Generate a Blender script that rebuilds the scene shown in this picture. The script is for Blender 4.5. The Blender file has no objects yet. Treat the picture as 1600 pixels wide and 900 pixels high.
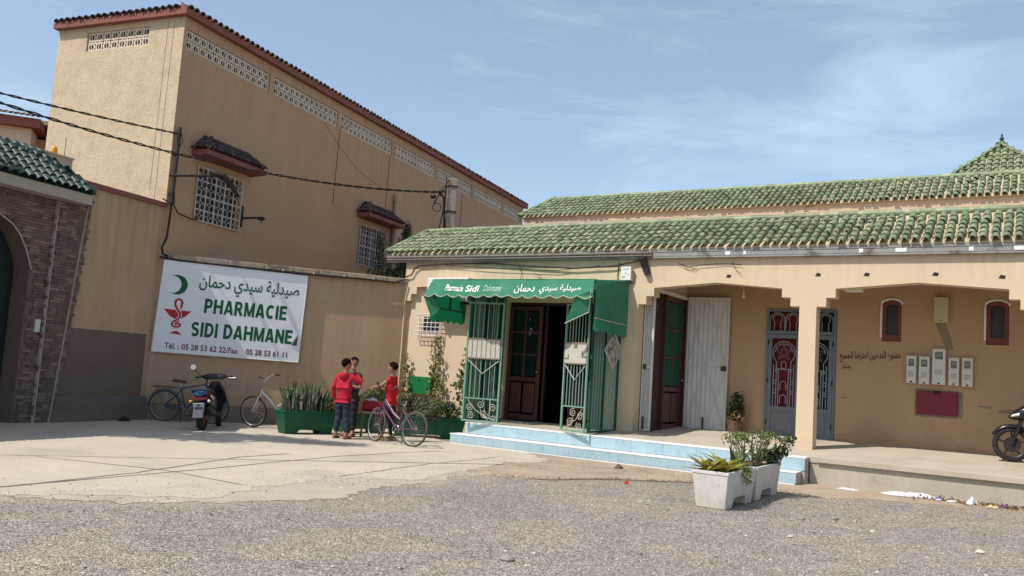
import bpy, bmesh, math, random
import numpy as np
from mathutils import Matrix, Vector, Euler, Quaternion
random.seed(7); rng = np.random.default_rng(7)
R = math.radians; PI = math.pi
SC = bpy.context.scene; COL = SC.collection

# ------------------------------------------------------------ camera
pitch, roll, FPX = 0.09850627, 0.06565427, 1344.6
fwd = Vector((0, math.cos(pitch), math.sin(pitch))); up0 = Vector((0, -math.sin(pitch), math.cos(pitch))); x0 = Vector((1, 0, 0))
cx = math.cos(roll)*x0 + math.sin(roll)*up0; cu = -math.sin(roll)*x0 + math.cos(roll)*up0
cam = bpy.data.cameras.new("camera"); camo = bpy.data.objects.new("camera", cam); COL.objects.link(camo)
m = Matrix((cx, cu, -fwd)).transposed().to_4x4(); m.translation = (0, 0, 1.5); camo.matrix_world = m
cam.sensor_width = 36; cam.lens = 36*FPX/1600; cam.clip_start = .05; cam.clip_end = 3000
SC.camera = camo

# ------------------------------------------------------------ sky, sun, exposure
SUN_D, SUN_EL = R(59.5), R(53)
sdir = Vector((-math.cos(SUN_EL)*math.sin(SUN_D), -math.cos(SUN_EL)*math.cos(SUN_D), math.sin(SUN_EL)))
W = bpy.data.worlds.new("World"); SC.world = W; W.use_nodes = True
nt = W.node_tree; nt.nodes.clear()
out = nt.nodes.new("ShaderNodeOutputWorld"); bg = nt.nodes.new("ShaderNodeBackground")
sky = nt.nodes.new("ShaderNodeTexSky"); sky.sky_type = 'NISHITA'; sky.sun_disc = False
sky.sun_elevation = SUN_EL; sky.sun_rotation = math.atan2(sdir.x, sdir.y)
sky.air_density = 1.0; sky.dust_density = 1.2; sky.ozone_density = 1.3; sky.altitude = 100
bg.inputs[1].default_value = 0.135
tc = nt.nodes.new("ShaderNodeTexCoord"); mp = nt.nodes.new("ShaderNodeMapping"); mp.inputs['Scale'].default_value = (1.3, 1.3, 5.5)
mp.inputs['Rotation'].default_value = (0, R(9), 0)
n1 = nt.nodes.new("ShaderNodeTexNoise"); n1.inputs['Scale'].default_value = 2.1; n1.inputs['Detail'].default_value = 9; n1.inputs['Roughness'].default_value = .62; n1.inputs['Distortion'].default_value = .5
cr = nt.nodes.new("ShaderNodeValToRGB"); cr.color_ramp.elements[0].position = .50; cr.color_ramp.elements[1].position = .82
cr.color_ramp.elements[0].color = (.13, .13, .13, 1); cr.color_ramp.elements[1].color = (.46, .46, .46, 1)
mx = nt.nodes.new("ShaderNodeMixRGB"); mx.inputs[2].default_value = (6.6, 7.8, 8.6, 1)
L = nt.links.new
L(tc.outputs['Generated'], mp.inputs[0]); L(mp.outputs[0], n1.inputs['Vector']); L(n1.outputs[0], cr.inputs[0]); L(cr.outputs[0], mx.inputs[0])
L(sky.outputs[0], mx.inputs[1]); L(mx.outputs[0], bg.inputs[0]); L(bg.outputs[0], out.inputs[0])
sl = bpy.data.lights.new("sun", 'SUN'); sl.energy = 4.0; sl.angle = R(.53); sl.color = (1, .95, .87)
so = bpy.data.objects.new("sun", sl); COL.objects.link(so); so.rotation_euler = (-sdir).to_track_quat('-Z', 'Y').to_euler(); so.location = (-20, -10, 25)
SC.view_settings.view_transform = 'Standard'; SC.view_settings.look = 'None'; SC.view_settings.exposure = 0.25; SC.view_settings.gamma = 1

# ------------------------------------------------------------ helpers: meshes
class MB:
    def __init__(s): s.v = []; s.f = []; s.m = []; s.M = None; s.mi = 0
    def add(s, vs, fs):
        b = len(s.v)
        if s.M is not None: vs = [s.M @ Vector(v) for v in vs]
        s.v += [tuple(v) for v in vs]; s.f += [tuple(i+b for i in f) for f in fs]; s.m += [s.mi]*len(fs); return s
    def box(s, x0, x1, y0, y1, z0, z1):
        return s.add([(x0,y0,z0),(x1,y0,z0),(x1,y1,z0),(x0,y1,z0),(x0,y0,z1),(x1,y0,z1),(x1,y1,z1),(x0,y1,z1)],
                     [(3,2,1,0),(4,5,6,7),(0,1,5,4),(1,2,6,5),(2,3,7,6),(3,0,4,7)])
    def hexa(s, b, t):   # bottom 4 pts ccw, top 4 pts
        return s.add(list(b)+list(t), [(3,2,1,0),(4,5,6,7),(0,1,5,4),(1,2,6,5),(2,3,7,6),(3,0,4,7)])
    def prism(s, poly, a, b, ax='y'):  # poly in the plane across ax
        n = len(poly)
        if ax == 'y': P = [(p[0], a, p[1]) for p in poly]+[(p[0], b, p[1]) for p in poly]
        elif ax == 'z': P = [(p[0], p[1], a) for p in poly]+[(p[0], p[1], b) for p in poly]
        else: P = [(a, p[0], p[1]) for p in poly]+[(b, p[0], p[1]) for p in poly]
        return s.add(P, [tuple(range(n)), tuple(range(2*n-1, n-1, -1))]+[(i, i+n, (i+1) % n+n, (i+1) % n) for i in range(n)])
    def tube(s, pts, r, n=8, caps=True, closed=False):
        pts = [Vector(p) for p in pts]; N = len(pts)
        rs = r if isinstance(r, (list, tuple)) else [r]*N
        rings = []; prev = None
        for i, p in enumerate(pts):
            if closed: t = pts[(i+1) % N]-pts[i-1]
            else: t = pts[min(i+1, N-1)]-pts[max(i-1, 0)]
            t = t.normalized() if t.length > 1e-9 else Vector((0,0,1))
            if prev is None:
                a = Vector((0,0,1)) if abs(t.z) < .9 else Vector((1,0,0)); u = t.cross(a).normalized()
            else:
                u = prev-t*prev.dot(t); u = u.normalized() if u.length > 1e-6 else t.orthogonal().normalized()
            prev = u; w = t.cross(u)
            rings.append([p+(u*math.cos(2*PI*k/n)+w*math.sin(2*PI*k/n))*rs[i] for k in range(n)])
        vs = [v for g in rings for v in g]; fs = []
        for i in range(N if closed else N-1):
            j = (i+1) % N
            for k in range(n): fs.append((i*n+k, i*n+(k+1) % n, j*n+(k+1) % n, j*n+k))
        if caps and not closed: fs += [tuple(range(n-1, -1, -1)), tuple((N-1)*n+k for k in range(n))]
        return s.add(vs, fs)
    def cyl(s, a, b, r0, r1=None, n=12): return s.tube([a, b], [r0, r0 if r1 is None else r1], n)
    def loft(s, rings, caps=True):
        n = len(rings[0]); vs = [v for g in rings for v in g]; fs = []
        for i in range(len(rings)-1):
            for k in range(n): fs.append((i*n+k, i*n+(k+1) % n, (i+1)*n+(k+1) % n, (i+1)*n+k))
        if caps: fs += [tuple(range(n-1, -1, -1)), tuple((len(rings)-1)*n+k for k in range(n))]
        return s.add(vs, fs)
    def ell(s, c, rx, ry, rz, n=10, m_=7):
        rings = []
        for i in range(m_+1):
            a = -PI/2+PI*i/m_; q = max(math.cos(a), .02)
            rings.append([(c[0]+rx*q*math.cos(2*PI*k/n), c[1]+ry*q*math.sin(2*PI*k/n), c[2]+rz*math.sin(a)) for k in range(n)])
        return s.loft(rings)
    def torus(s, c, Rr, r, axis='y', n=36, k=8, a0=0, a1=2*PI):
        full = abs(a1-a0-2*PI) < 1e-6; N = n if full else n+1
        pts = []
        for i in range(N):
            a = a0+(a1-a0)*i/n; p, q = Rr*math.cos(a), Rr*math.sin(a)
            pts.append({'y': (c[0]+p, c[1], c[2]+q), 'x': (c[0], c[1]+p, c[2]+q), 'z': (c[0]+p, c[1]+q, c[2])}[axis])
        return s.tube(pts, r, k, closed=full)
    def mesh(s, name, mats, smooth=False):
        me = bpy.data.meshes.new(name); me.from_pydata(s.v, [], s.f)
        mats = mats if isinstance(mats, (list, tuple)) else [mats]
        for mt in mats: me.materials.append(mt)
        if len(mats) > 1: me.polygons.foreach_set('material_index', s.m)
        if smooth:
            me.polygons.foreach_set('use_smooth', [True]*len(me.polygons))
            if smooth != 'all': me.set_sharp_from_angle(angle=R(42))
        me.update(); return me
    def build(s, name, mats, parent=None, smooth=False, loc=None, bevel=0):
        o = bpy.data.objects.new(name, s.mesh(name, mats, smooth)); COL.objects.link(o)
        if parent: o.parent = parent
        if loc: o.location = loc
        if bevel:
            bv = o.modifiers.new('bevel', 'BEVEL'); bv.width = bevel; bv.segments = 2; bv.limit_method = 'ANGLE'; bv.angle_limit = R(40)
        return o

FR = {'F': ((5.291, 15.728), R(-32.024)), 'S': ((-2.563, 20.64), R(20.589)), 'G': ((-7.722, 18.702), R(68.094)), 'W': ((0, 0), 0)}
def fw(fr, p):
    (ox, oy), a = FR[fr]; c, s = math.cos(a), math.sin(a)
    return Vector((ox+c*p[0]-s*p[1], oy+s*p[0]+c*p[1], p[2]))
def tag(o, label=None, cat=None, group=None, kind=None):
    if label: o['label'] = label
    if cat: o['category'] = cat
    if group: o['group'] = group
    if kind: o['kind'] = kind
    return o
def thing(name, label, cat, fr='W', loc=(0,0,0), rz=0, group=None):
    o = bpy.data.objects.new(name, None); o.empty_display_size = .2; COL.objects.link(o)
    o.location = fw(fr, loc); o.rotation_euler = (0, 0, FR[fr][1]+rz); return tag(o, label, cat, group)
def place(o, fr, loc, rz=0):
    o.location = fw(fr, loc); o.rotation_euler = (0, 0, FR[fr][1]+rz); return o
def inst(me, name, parent, mat4=None):
    o = bpy.data.objects.new(name, me); COL.objects.link(o); o.parent = parent
    if mat4 is not None: o.matrix_local = mat4
    return o
def stuff(mesh, mats4, name, parent):   # many copies baked in one mesh
    nv = len(mesh.vertices); co = np.empty(nv*3); mesh.vertices.foreach_get('co', co); co = co.reshape(-1, 3)
    faces = [tuple(p.vertices) for p in mesh.polygons]; V = []; Fc = []
    for i, M4 in enumerate(mats4):
        A = np.array(M4); V.append(co @ A[:3, :3].T + A[:3, 3]); Fc += [tuple(a+i*nv for a in f) for f in faces]
    me = bpy.data.meshes.new(name); me.from_pydata(np.concatenate(V).tolist(), [], Fc)
    for mt in mesh.materials: me.materials.append(mt)
    sm = [p.use_smooth for p in mesh.polygons]; me.polygons.foreach_set('use_smooth', sm*len(mats4))
    o = bpy.data.objects.new(name, me); COL.objects.link(o); o.parent = parent; o['kind'] = 'stuff'; return o
def copy_tree(o, parent=None):
    c = o.copy(); COL.objects.link(c)
    if parent: c.parent = parent; c.matrix_parent_inverse = o.matrix_parent_inverse.copy()
    for ch in list(o.children): copy_tree(ch, c)
    return c

# ------------------------------------------------------------ helpers: materials
MATS = {}
def mat(name, col, rough=.8, spread=.12, scale=2.0, fine=.05, fscale=45, bump=.15, bscale=90, bdist=.004, streak=0, spec=.3, metal=0, rnd=0, isl=0,
        col2=None, c2scale=1.5, c2thr=(.55, .65), trans=0, coat=0, c2mix=1.0, grime=None, drip=None):
    M_ = bpy.data.materials.new(name); M_.use_nodes = True; t = M_.node_tree; N = t.nodes; K = t.links.new
    b = N['Principled BSDF']
    def nd(ty, **kw):
        q = N.new('ShaderNode'+ty)
        for k, v in kw.items(): setattr(q, k, v)
        return q
    def math_(op, a, c, d=None):
        q = nd('Math', operation=op)
        for i, x in enumerate((a, c, d)):
            if x is None: continue
            if isinstance(x, (int, float)): q.inputs[i].default_value = x
            else: K(x, q.inputs[i])
        return q.outputs[0]
    tcn = nd('TexCoord'); vec = tcn.outputs['Object']
    oi = nd('ObjectInfo'); rv = oi.outputs['Random']
    if isl:
        ge = nd('NewGeometry'); rv = math_('FRACT', math_('ADD', rv, ge.outputs['Random Per Island']), 0)
    if rnd or isl:
        cb = nd('CombineXYZ'); K(math_('MULTIPLY', rv, 37.0), cb.inputs[0]); K(math_('MULTIPLY', rv, 91.0), cb.inputs[1])
        va = nd('VectorMath', operation='ADD'); K(vec, va.inputs[0]); K(cb.outputs[0], va.inputs[1]); vec = va.outputs[0]
    def noise(sc, det=5, ro=.6, v=None, dis=0):
        q = nd('TexNoise'); q.inputs['Scale'].default_value = sc; q.inputs['Detail'].default_value = det; q.inputs['Roughness'].default_value = ro
        q.inputs['Distortion'].default_value = dis; K(v or vec, q.inputs['Vector']); return q.outputs[0]
    # tint factor
    f = math_('MULTIPLY_ADD', noise(scale), 2*spread*1.6, 1-spread*1.6)
    if fine: f = math_('MULTIPLY', f, math_('MULTIPLY_ADD', noise(fscale, 3), 2*fine*1.6, 1-fine*1.6))
    if streak:
        mpn = nd('Mapping'); mpn.inputs['Scale'].default_value = (6, 6, .45); K(vec, mpn.inputs[0])
        f = math_('MULTIPLY', f, math_('MULTIPLY_ADD', noise(1.6, 6, .65, mpn.outputs[0]), 2*streak*1.5, 1-streak*1.5))
    if rnd: f = math_('MULTIPLY', f, math_('MULTIPLY_ADD', rv, 2*rnd, 1-rnd))
    base = nd('RGB'); base.outputs[0].default_value = (*col, 1); c = base.outputs[0]
    if col2:
        cs = noise(c2scale, 6, .6, None, .4) if not isl or c2scale > 0 else rv
        mr = nd('MapRange'); mr.inputs[1].default_value, mr.inputs[2].default_value = c2thr; mr.inputs[4].default_value = c2mix
        K(cs, mr.inputs[0])
        mxx = nd('MixRGB'); K(mr.outputs[0], mxx.inputs[0]); K(c, mxx.inputs[1]); mxx.inputs[2].default_value = (*col2, 1); c = mxx.outputs[0]
    def zmask(z0, z1, dcol, amt, sc_):   # dirt that belongs to the wall: splash-back at the foot, rain streaks under a coping
        nonlocal c
        sx = nd('SeparateXYZ'); K(tcn.outputs['Object'], sx.inputs[0]); mr2 = nd('MapRange'); mr2.inputs[1].default_value, mr2.inputs[2].default_value = z1, z0; K(sx.outputs[2], mr2.inputs[0])
        mp2 = nd('Mapping'); mp2.inputs['Scale'].default_value = sc_; K(tcn.outputs['Object'], mp2.inputs[0]); nz_ = noise(1.0, 7, .68, mp2.outputs[0])
        mr3 = nd('MapRange'); mr3.inputs[1].default_value, mr3.inputs[2].default_value = .40, .68; K(nz_, mr3.inputs[0])
        mm_ = nd('MixRGB'); K(math_('MULTIPLY', math_('MULTIPLY', mr2.outputs[0], mr3.outputs[0]), amt), mm_.inputs[0]); K(c, mm_.inputs[1]); mm_.inputs[2].default_value = (*dcol, 1); c = mm_.outputs[0]
    if grime: zmask(*grime)
    if drip: zmask(*drip)
    mu = nd('MixRGB', blend_type='MULTIPLY'); mu.inputs[0].default_value = 1; K(c, mu.inputs[1])
    cc = nd('CombineColor'); [K(f, cc.inputs[i]) for i in range(3)]; K(cc.outputs[0], mu.inputs[2])
    K(mu.outputs[0], b.inputs['Base Color'])
    b.inputs['Roughness'].default_value = rough; b.inputs['Specular IOR Level'].default_value = spec; b.inputs['Metallic'].default_value = metal
    if coat: b.inputs['Coat Weight'].default_value = coat; b.inputs['Coat Roughness'].default_value = .12
    if bump:
        bp = nd('Bump'); bp.inputs['Strength'].default_value = bump; bp.inputs['Distance'].default_value = bdist
        K(noise(bscale, 4, .65), bp.inputs['Height']); K(bp.outputs[0], b.inputs['Normal'])
    if trans:
        tr = nd('BsdfTranslucent'); K(mu.outputs[0], tr.inputs[0]); ms = nd('MixShader'); ms.inputs[0].default_value = trans
        K(b.outputs[0], ms.inputs[1]); K(tr.outputs[0], ms.inputs[2]); K(ms.outputs[0], N['Material Output'].inputs[0])
    MATS[name] = M_; return M_
def glass(name, col, rough=.05):
    M_ = bpy.data.materials.new(name); M_.use_nodes = True; b = M_.node_tree.nodes['Principled BSDF']
    b.inputs['Base Color'].default_value = (*col, 1); b.inputs['Roughness'].default_value = rough; b.inputs['Specular IOR Level'].default_value = .6; return M_

plaster_tan = mat('plaster_tan', (.57, .455, .31), .92, .09, 4.5, .17, 18, .9, 34, .022, streak=.05, col2=(.46, .36, .24), c2scale=2.2, c2thr=(.45, .7), c2mix=.7)
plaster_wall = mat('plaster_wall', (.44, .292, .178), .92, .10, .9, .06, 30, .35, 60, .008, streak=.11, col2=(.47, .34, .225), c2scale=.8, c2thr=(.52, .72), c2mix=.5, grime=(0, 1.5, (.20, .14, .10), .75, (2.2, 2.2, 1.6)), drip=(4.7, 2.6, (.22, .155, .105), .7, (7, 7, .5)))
plaster_dark = mat('plaster_dark', (.165, .112, .082), .95, .14, 1.6, .08, 30, .4, 50, .008, streak=.10)
plaster_face = mat('plaster_face', (.59, .462, .315), .9, .045, .8, .03, 40, .18, 70, .005, streak=.03, col2=(.52, .38, .25), c2scale=1.1, c2thr=(.60, .8), c2mix=.45, grime=(.1, 1.1, (.42, .32, .22), .7, (2.5, 2.5, 2)), drip=(4.0, 3.3, (.42, .31, .2), .5, (7, 7, .6)))
plaster_back_shade = mat('plaster_back_shade', (.43, .283, .165), .9, .06, 1.0, .03, 40, .18, 70, .005, streak=.05, col2=(.35, .24, .155), c2scale=1.4, c2thr=(.58, .75), c2mix=.5, grime=(.5, 1.6, (.27, .185, .125), .8, (1.6, 1.6, 2.4)))  # facade plaster darkened: part of the veranda shade sits in the colour
pink_wall = mat('pink_wall', (.52, .30, .2), .9, .07, 1.0, .04, 30, .2, 60, .006)
red_trim = mat('red_trim', (.215, .078, .062), .75, .12, 2.5, .06, 40, .15, 60, .004, streak=.06)
cement = mat('cement', (.40, .355, .29), .93, .12, 1.3, .09, 35, .4, 60, .008, streak=.06, col2=(.27, .235, .19), c2scale=1.8, c2thr=(.55, .68), c2mix=.7)
slab_m = mat('slab_cement', (.44, .385, .305), .85, .08, 1.5, .06, 30, .2, 60, .004, col2=(.34, .29, .22), c2scale=.9, c2thr=(.5, .7), c2mix=.6)
coping_m = mat('coping_cement', (.36, .285, .205), .93, .15, 3, .1, 30, .5, 45, .01, col2=(.17, .125, .09), c2scale=3, c2thr=(.55, .68), rnd=.12)
white_trim = mat('white_trim', (.72, .70, .66), .7, .06, 4, .04, 40, .1, 60, .003)
lattice_m = mat('lattice_plaster', (.62, .53, .42), .9, .08, 5, .05, 40, .2, 60, .004, rnd=.05)
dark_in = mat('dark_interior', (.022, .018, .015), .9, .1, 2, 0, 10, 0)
tile_green = mat('glazed_green_tile', (.165, .215, .115), .5, .18, 14, .08, 60, .25, 60, .004, rnd=.27, isl=1, col2=(.42, .35, .23), c2scale=7, c2thr=(.52, .68), c2mix=.85, spec=.4)
tile_dark = mat('dark_green_tile', (.028, .057, .045), .5, .15, 12, .06, 60, .2, 60, .004, rnd=.3, isl=1, spec=.3)
tile_brown = mat('brown_clay_tile', (.075, .05, .045), .85, .2, 10, .1, 60, .3, 60, .005, rnd=.35, isl=1)
mortar = mat('roof_mortar', (.46, .375, .25), .95, .16, 6, .1, 40, .6, 40, .012)
stone_brick = mat('ledger_stone', (.25, .165, .115), .9, .22, 22, .12, 90, .5, 60, .006, rnd=.42, isl=1, col2=(.11, .068, .055), c2scale=-1, c2thr=(.45, .55))
brick_mortar = mat('brick_mortar', (.15, .10, .08), .95, .15, 8, .1, 40, .4, 50, .006)
gate_green = mat('gate_green_metal', (.010, .022, .020), .55, .15, 3, .05, 40, .05, 60)
grille_white = mat('grille_white_paint', (.52, .48, .43), .6, .08, 5, .05, 60, .05)
iron = mat('dark_iron', (.028, .022, .02), .6, .2, 6, .1, 60, .1)
cable_m = mat('black_cable', (.016, .014, .013), .6, .1, 5, 0, 10, 0)
pvc = mat('beige_pipe', (.40, .30, .2), .55, .08, 4, .04, 30, .05)
zinc = mat('zinc_gutter', (.27, .255, .235), .5, .12, 3, .06, 40, .1, 40, .003, metal=.2, col2=(.13, .105, .09), c2scale=2.2, c2thr=(.54, .66))
concrete_pole = mat('pole_concrete', (.29, .235, .18), .93, .14, 3, .08, 40, .4, 50, .006)
wood_red = mat('varnished_wood', (.095, .032, .02), .42, .22, 3, .1, 50, .2, 50, .003, streak=.2, spec=.5)
wood_dark = mat('dark_wood', (.05, .02, .014), .5, .2, 3, .08, 50, .15, 50, .003, streak=.15)
shutter_white = mat('white_metal_shutter', (.60, .585, .55), .55, .05, 2, .03, 40, .06, 40, .003, streak=.08, col2=(.20, .13, .09), c2scale=5, c2thr=(.70, .76), c2mix=.8)
blue_paint = mat('grey_blue_paint', (.135, .155, .18), .5, .08, 3, .04, 40, .06)
bluegrey_rod = mat('pale_blue_rod', (.25, .30, .35), .5, .08, 3, .04, 40, .04)
red_cloth = mat('red_curtain', (.17, .024, .024), .9, .12, 3, .05, 60, .1, streak=.12)
green_cloth = mat('green_curtain', (.012, .085, .045), .9, .15, 3, .05, 60, .1, streak=.2)
red_paint = mat('dark_red_paint', (.17, .016, .026), .5, .08, 3, .04, 40, .05)
meter_white = mat('meter_plastic', (.58, .56, .48), .45, .04, 4, .02, 40, .02)
cream_box = mat('cream_plastic', (.48, .42, .23), .5, .05, 4, .02, 40, .02)
screen_m = glass('dark_glass', (.03, .032, .035), .08)
ink = mat('black_ink', (.03, .02, .015), .8, .1, 4, 0, 10, 0)
grey_ink = mat('grey_print', (.30, .29, .26), .8, .1, 4, 0, 10, 0)
awning_m = mat('awning_green', (.035, .235, .120), .7, .10, 2.5, .05, 60, .12, 30, .004, col2=(.17, .34, .24), c2scale=1.6, c2thr=(.48, .75), c2mix=.5, trans=.30)
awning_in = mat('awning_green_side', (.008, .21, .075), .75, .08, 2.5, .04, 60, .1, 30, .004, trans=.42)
awning_edge = mat('awning_piping', (.42, .40, .30), .8, .08, 3, .04, 40, .05)
awning_letter = mat('awning_lettering', (.70, .74, .68), .8, .12, 6, .06, 40, 0)
grille_green = mat('pale_green_paint', (.17, .29, .215), .55, .14, 6, .08, 60, .1, col2=(.19, .17, .13), c2scale=9, c2thr=(.64, .72))
grille_dark = mat('deep_green_paint', (.018, .075, .050), .55, .14, 6, .08, 60, .1)
plate_m = mat('weathered_plate', (.46, .43, .37), .6, .10, 4, .06, 40, .1, col2=(.22, .12, .07), c2scale=5, c2thr=(.63, .72))
step_blue = mat('pale_blue_tile', (.34, .465, .52), .32, .07, 5, .05, 30, .05, 30, .002, rnd=.05, col2=(.17, .31, .40), c2scale=7, c2thr=(.55, .72), c2mix=.65, spec=.5)
step_white = mat('white_nosing', (.72, .72, .70), .5, .05, 6, .03, 40, .05)
planter_green = mat('planter_green', (.006, .075, .030), .5, .15, 3, .06, 40, .12, 30, .004, col2=(.02, .22, .10), c2scale=2.4, c2thr=(.5, .75), c2mix=.5)
planter_white = mat('planter_white', (.60, .565, .52), .85, .09, 5, .06, 50, .35, 50, .006, col2=(.36, .31, .25), c2scale=7, c2thr=(.6, .72), c2mix=.7, grime=(0, .3, (.30, .24, .17), .8, (7, 7, 5)))
soil = mat('soil', (.06, .042, .03), .95, .2, 12, .1, 60, .6, 40, .012)
leaf_dark = mat('leaf_dark', (.030, .058, .022), .55, .25, 4, 0, 40, 0, isl=1, rnd=.45, trans=.25, col2=(.10, .115, .035), c2scale=2.2, c2thr=(.5, .75))
leaf_mid = mat('leaf_mid', (.085, .12, .045), .55, .25, 4, 0, 40, 0, isl=1, rnd=.4, trans=.3, col2=(.15, .15, .05), c2scale=3, c2thr=(.5, .75))
leaf_bright = mat('leaf_bright', (.16, .20, .065), .55, .25, 4, 0, 40, 0, isl=1, rnd=.4, trans=.35, col2=(.20, .20, .07), c2scale=3, c2thr=(.5, .7))
leaf_pale = mat('leaf_pale', (.17, .18, .06), .6, .25, 4, 0, 40, 0, isl=1, rnd=.4, trans=.35, col2=(.24, .19, .07), c2scale=3, c2thr=(.5, .7))
leaf_dry = mat('leaf_dry', (.20, .125, .05), .8, .25, 4, 0, 40, 0, isl=1, rnd=.4, trans=.2)
leaf_yellow = mat('leaf_yellow', (.38, .31, .05), .5, .2, 6, 0, 40, 0, isl=1, rnd=.3, trans=.25, col2=(.14, .19, .04), c2scale=6, c2thr=(.45, .65))
leaf_snake = mat('snake_leaf', (.055, .082, .042), .45, .2, 18, .1, 60, 0, isl=1, rnd=.35, col2=(.15, .175, .105), c2scale=12, c2thr=(.5, .62))
stem_m = mat('plant_stem', (.14, .115, .05), .85, .2, 8, .1, 40, .2)
bark = mat('bark', (.10, .075, .055), .95, .2, 8, .1, 40, .6, 30, .01)
rubber = mat('tyre_rubber', (.022, .020, .019), .85, .12, 6, .06, 50, .1)
dusty_rubber = mat('dusty_tyre', (.075, .066, .056), .9, .15, 6, .06, 50, .15)
chrome = mat('bare_metal', (.42, .41, .40), .32, .08, 5, .03, 40, .02, metal=.85)
alu = mat('rim_aluminium', (.50, .49, .47), .4, .06, 5, .03, 40, .02, metal=.5)
black_plastic = mat('black_plastic', (.016, .015, .016), .38, .12, 4, .04, 40, .04)
black_gloss = mat('black_gloss_paint', (.010, .010, .012), .22, .08, 4, 0, 40, 0, coat=.5)
silver_paint = mat('silver_paint', (.42, .42, .43), .35, .06, 4, .03, 40, .02, metal=.4)
purple_paint = mat('purple_paint', (.125, .032, .085), .38, .12, 5, .04, 40, .02, coat=.3)
pink_paint = mat('pink_paint', (.40, .22, .31), .4, .1, 5, .04, 40, .02)
blue_bike = mat('blue_bike_paint', (.035, .07, .135), .45, .12, 5, .04, 40, .02)
orange_rim = mat('orange_rim_paint', (.42, .055, .022), .45, .1, 5, .04, 40, .02)
tail_red = mat('tail_lamp_red', (.16, .008, .010), .18, .05, 4, 0, 40, 0, spec=.6)
sticker = mat('sticker_white', (.55, .50, .47), .5, .1, 6, .04, 40, 0)
plate_white = mat('number_plate_white', (.55, .56, .56), .5, .05, 6, .03, 40, 0)
mirror_m = mat('mirror_glass', (.75, .8, .85), .06, 0, 2, 0, 40, 0, metal=1.0)
skin_m = mat('skin', (.30, .155, .095), .55, .05, 8, .03, 60, .03)
hair_m = mat('hair', (.010, .007, .006), .95, .2, 20, .1, 120, .5, 120, .006, spec=.05)
shirt_red = mat('red_jersey', (.44, .014, .035), .85, .14, 9, .06, 60, .7, 16, .02)
shirt_bright = mat('bright_red_shirt', (.46, .010, .018), .8, .14, 9, .06, 60, .7, 16, .02)
shirt_dark = mat('grey_shirt', (.045, .038, .040), .85, .1, 5, .05, 90, .15, 60, .004)
jeans_m = mat('blue_denim', (.020, .027, .043), .85, .18, 9, .10, 120, .6, 18, .015, col2=(.075, .09, .115), c2scale=5, c2thr=(.55, .75))
trouser_m = mat('dark_trousers', (.020, .018, .024), .85, .12, 5, .05, 90, .15)
shoe_tan = mat('tan_sandal', (.26, .19, .085), .75, .12, 8, .05, 40, .1)
shoe_brown = mat('brown_sandal', (.20, .075, .045), .75, .12, 8, .05, 40, .1)
eye_m = mat('eye_dark', (.02, .014, .012), .3, 0, 4, 0, 40, 0)
lip_m = mat('lips', (.26, .10, .075), .5, .05, 8, 0, 40, 0)
sign_white = mat('banner_vinyl', (.74, .745, .76), .45, .035, 1.4, .015, 30, .10, 3.0, .03)
sign_green = mat('banner_green', (.004, .085, .032), .5, .04, 4, 0, 40, 0)
sign_red = mat('banner_red', (.40, .014, .020), .5, .04, 4, 0, 40, 0)
sign_maroon = mat('banner_maroon', (.14, .012, .018), .5, .04, 4, 0, 40, 0)
box_green = mat('utility_box_green', (.006, .135, .042), .5, .08, 4, .04, 40, .05)
white_plastic = mat('white_plastic', (.68, .67, .63), .5, .05, 5, .03, 40, .04)
rag_white = mat('white_rag', (.56, .56, .58), .85, .07, 6, .04, 60, .2, 30, .01)
rag_blue = mat('blue_print', (.10, .14, .36), .85, .1, 6, .04, 60, .1)
litter_red = mat('litter_red', (.48, .015, .02), .5, .1, 6, .04, 60, .1)
amber = mat('amber_lamp', (.62, .30, .02), .3, .06, 6, .02, 40, .02)
straw_m = mat('straw', (.36, .24, .12), .9, .15, 10, .1, 60, .2)
bag_red = mat('red_bag', (.35, .012, .03), .6, .1, 6, .05, 60, .2)
tar = mat('joint_tar', (.17, .145, .12), .95, .25, 6, .1, 60, .2)
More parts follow.
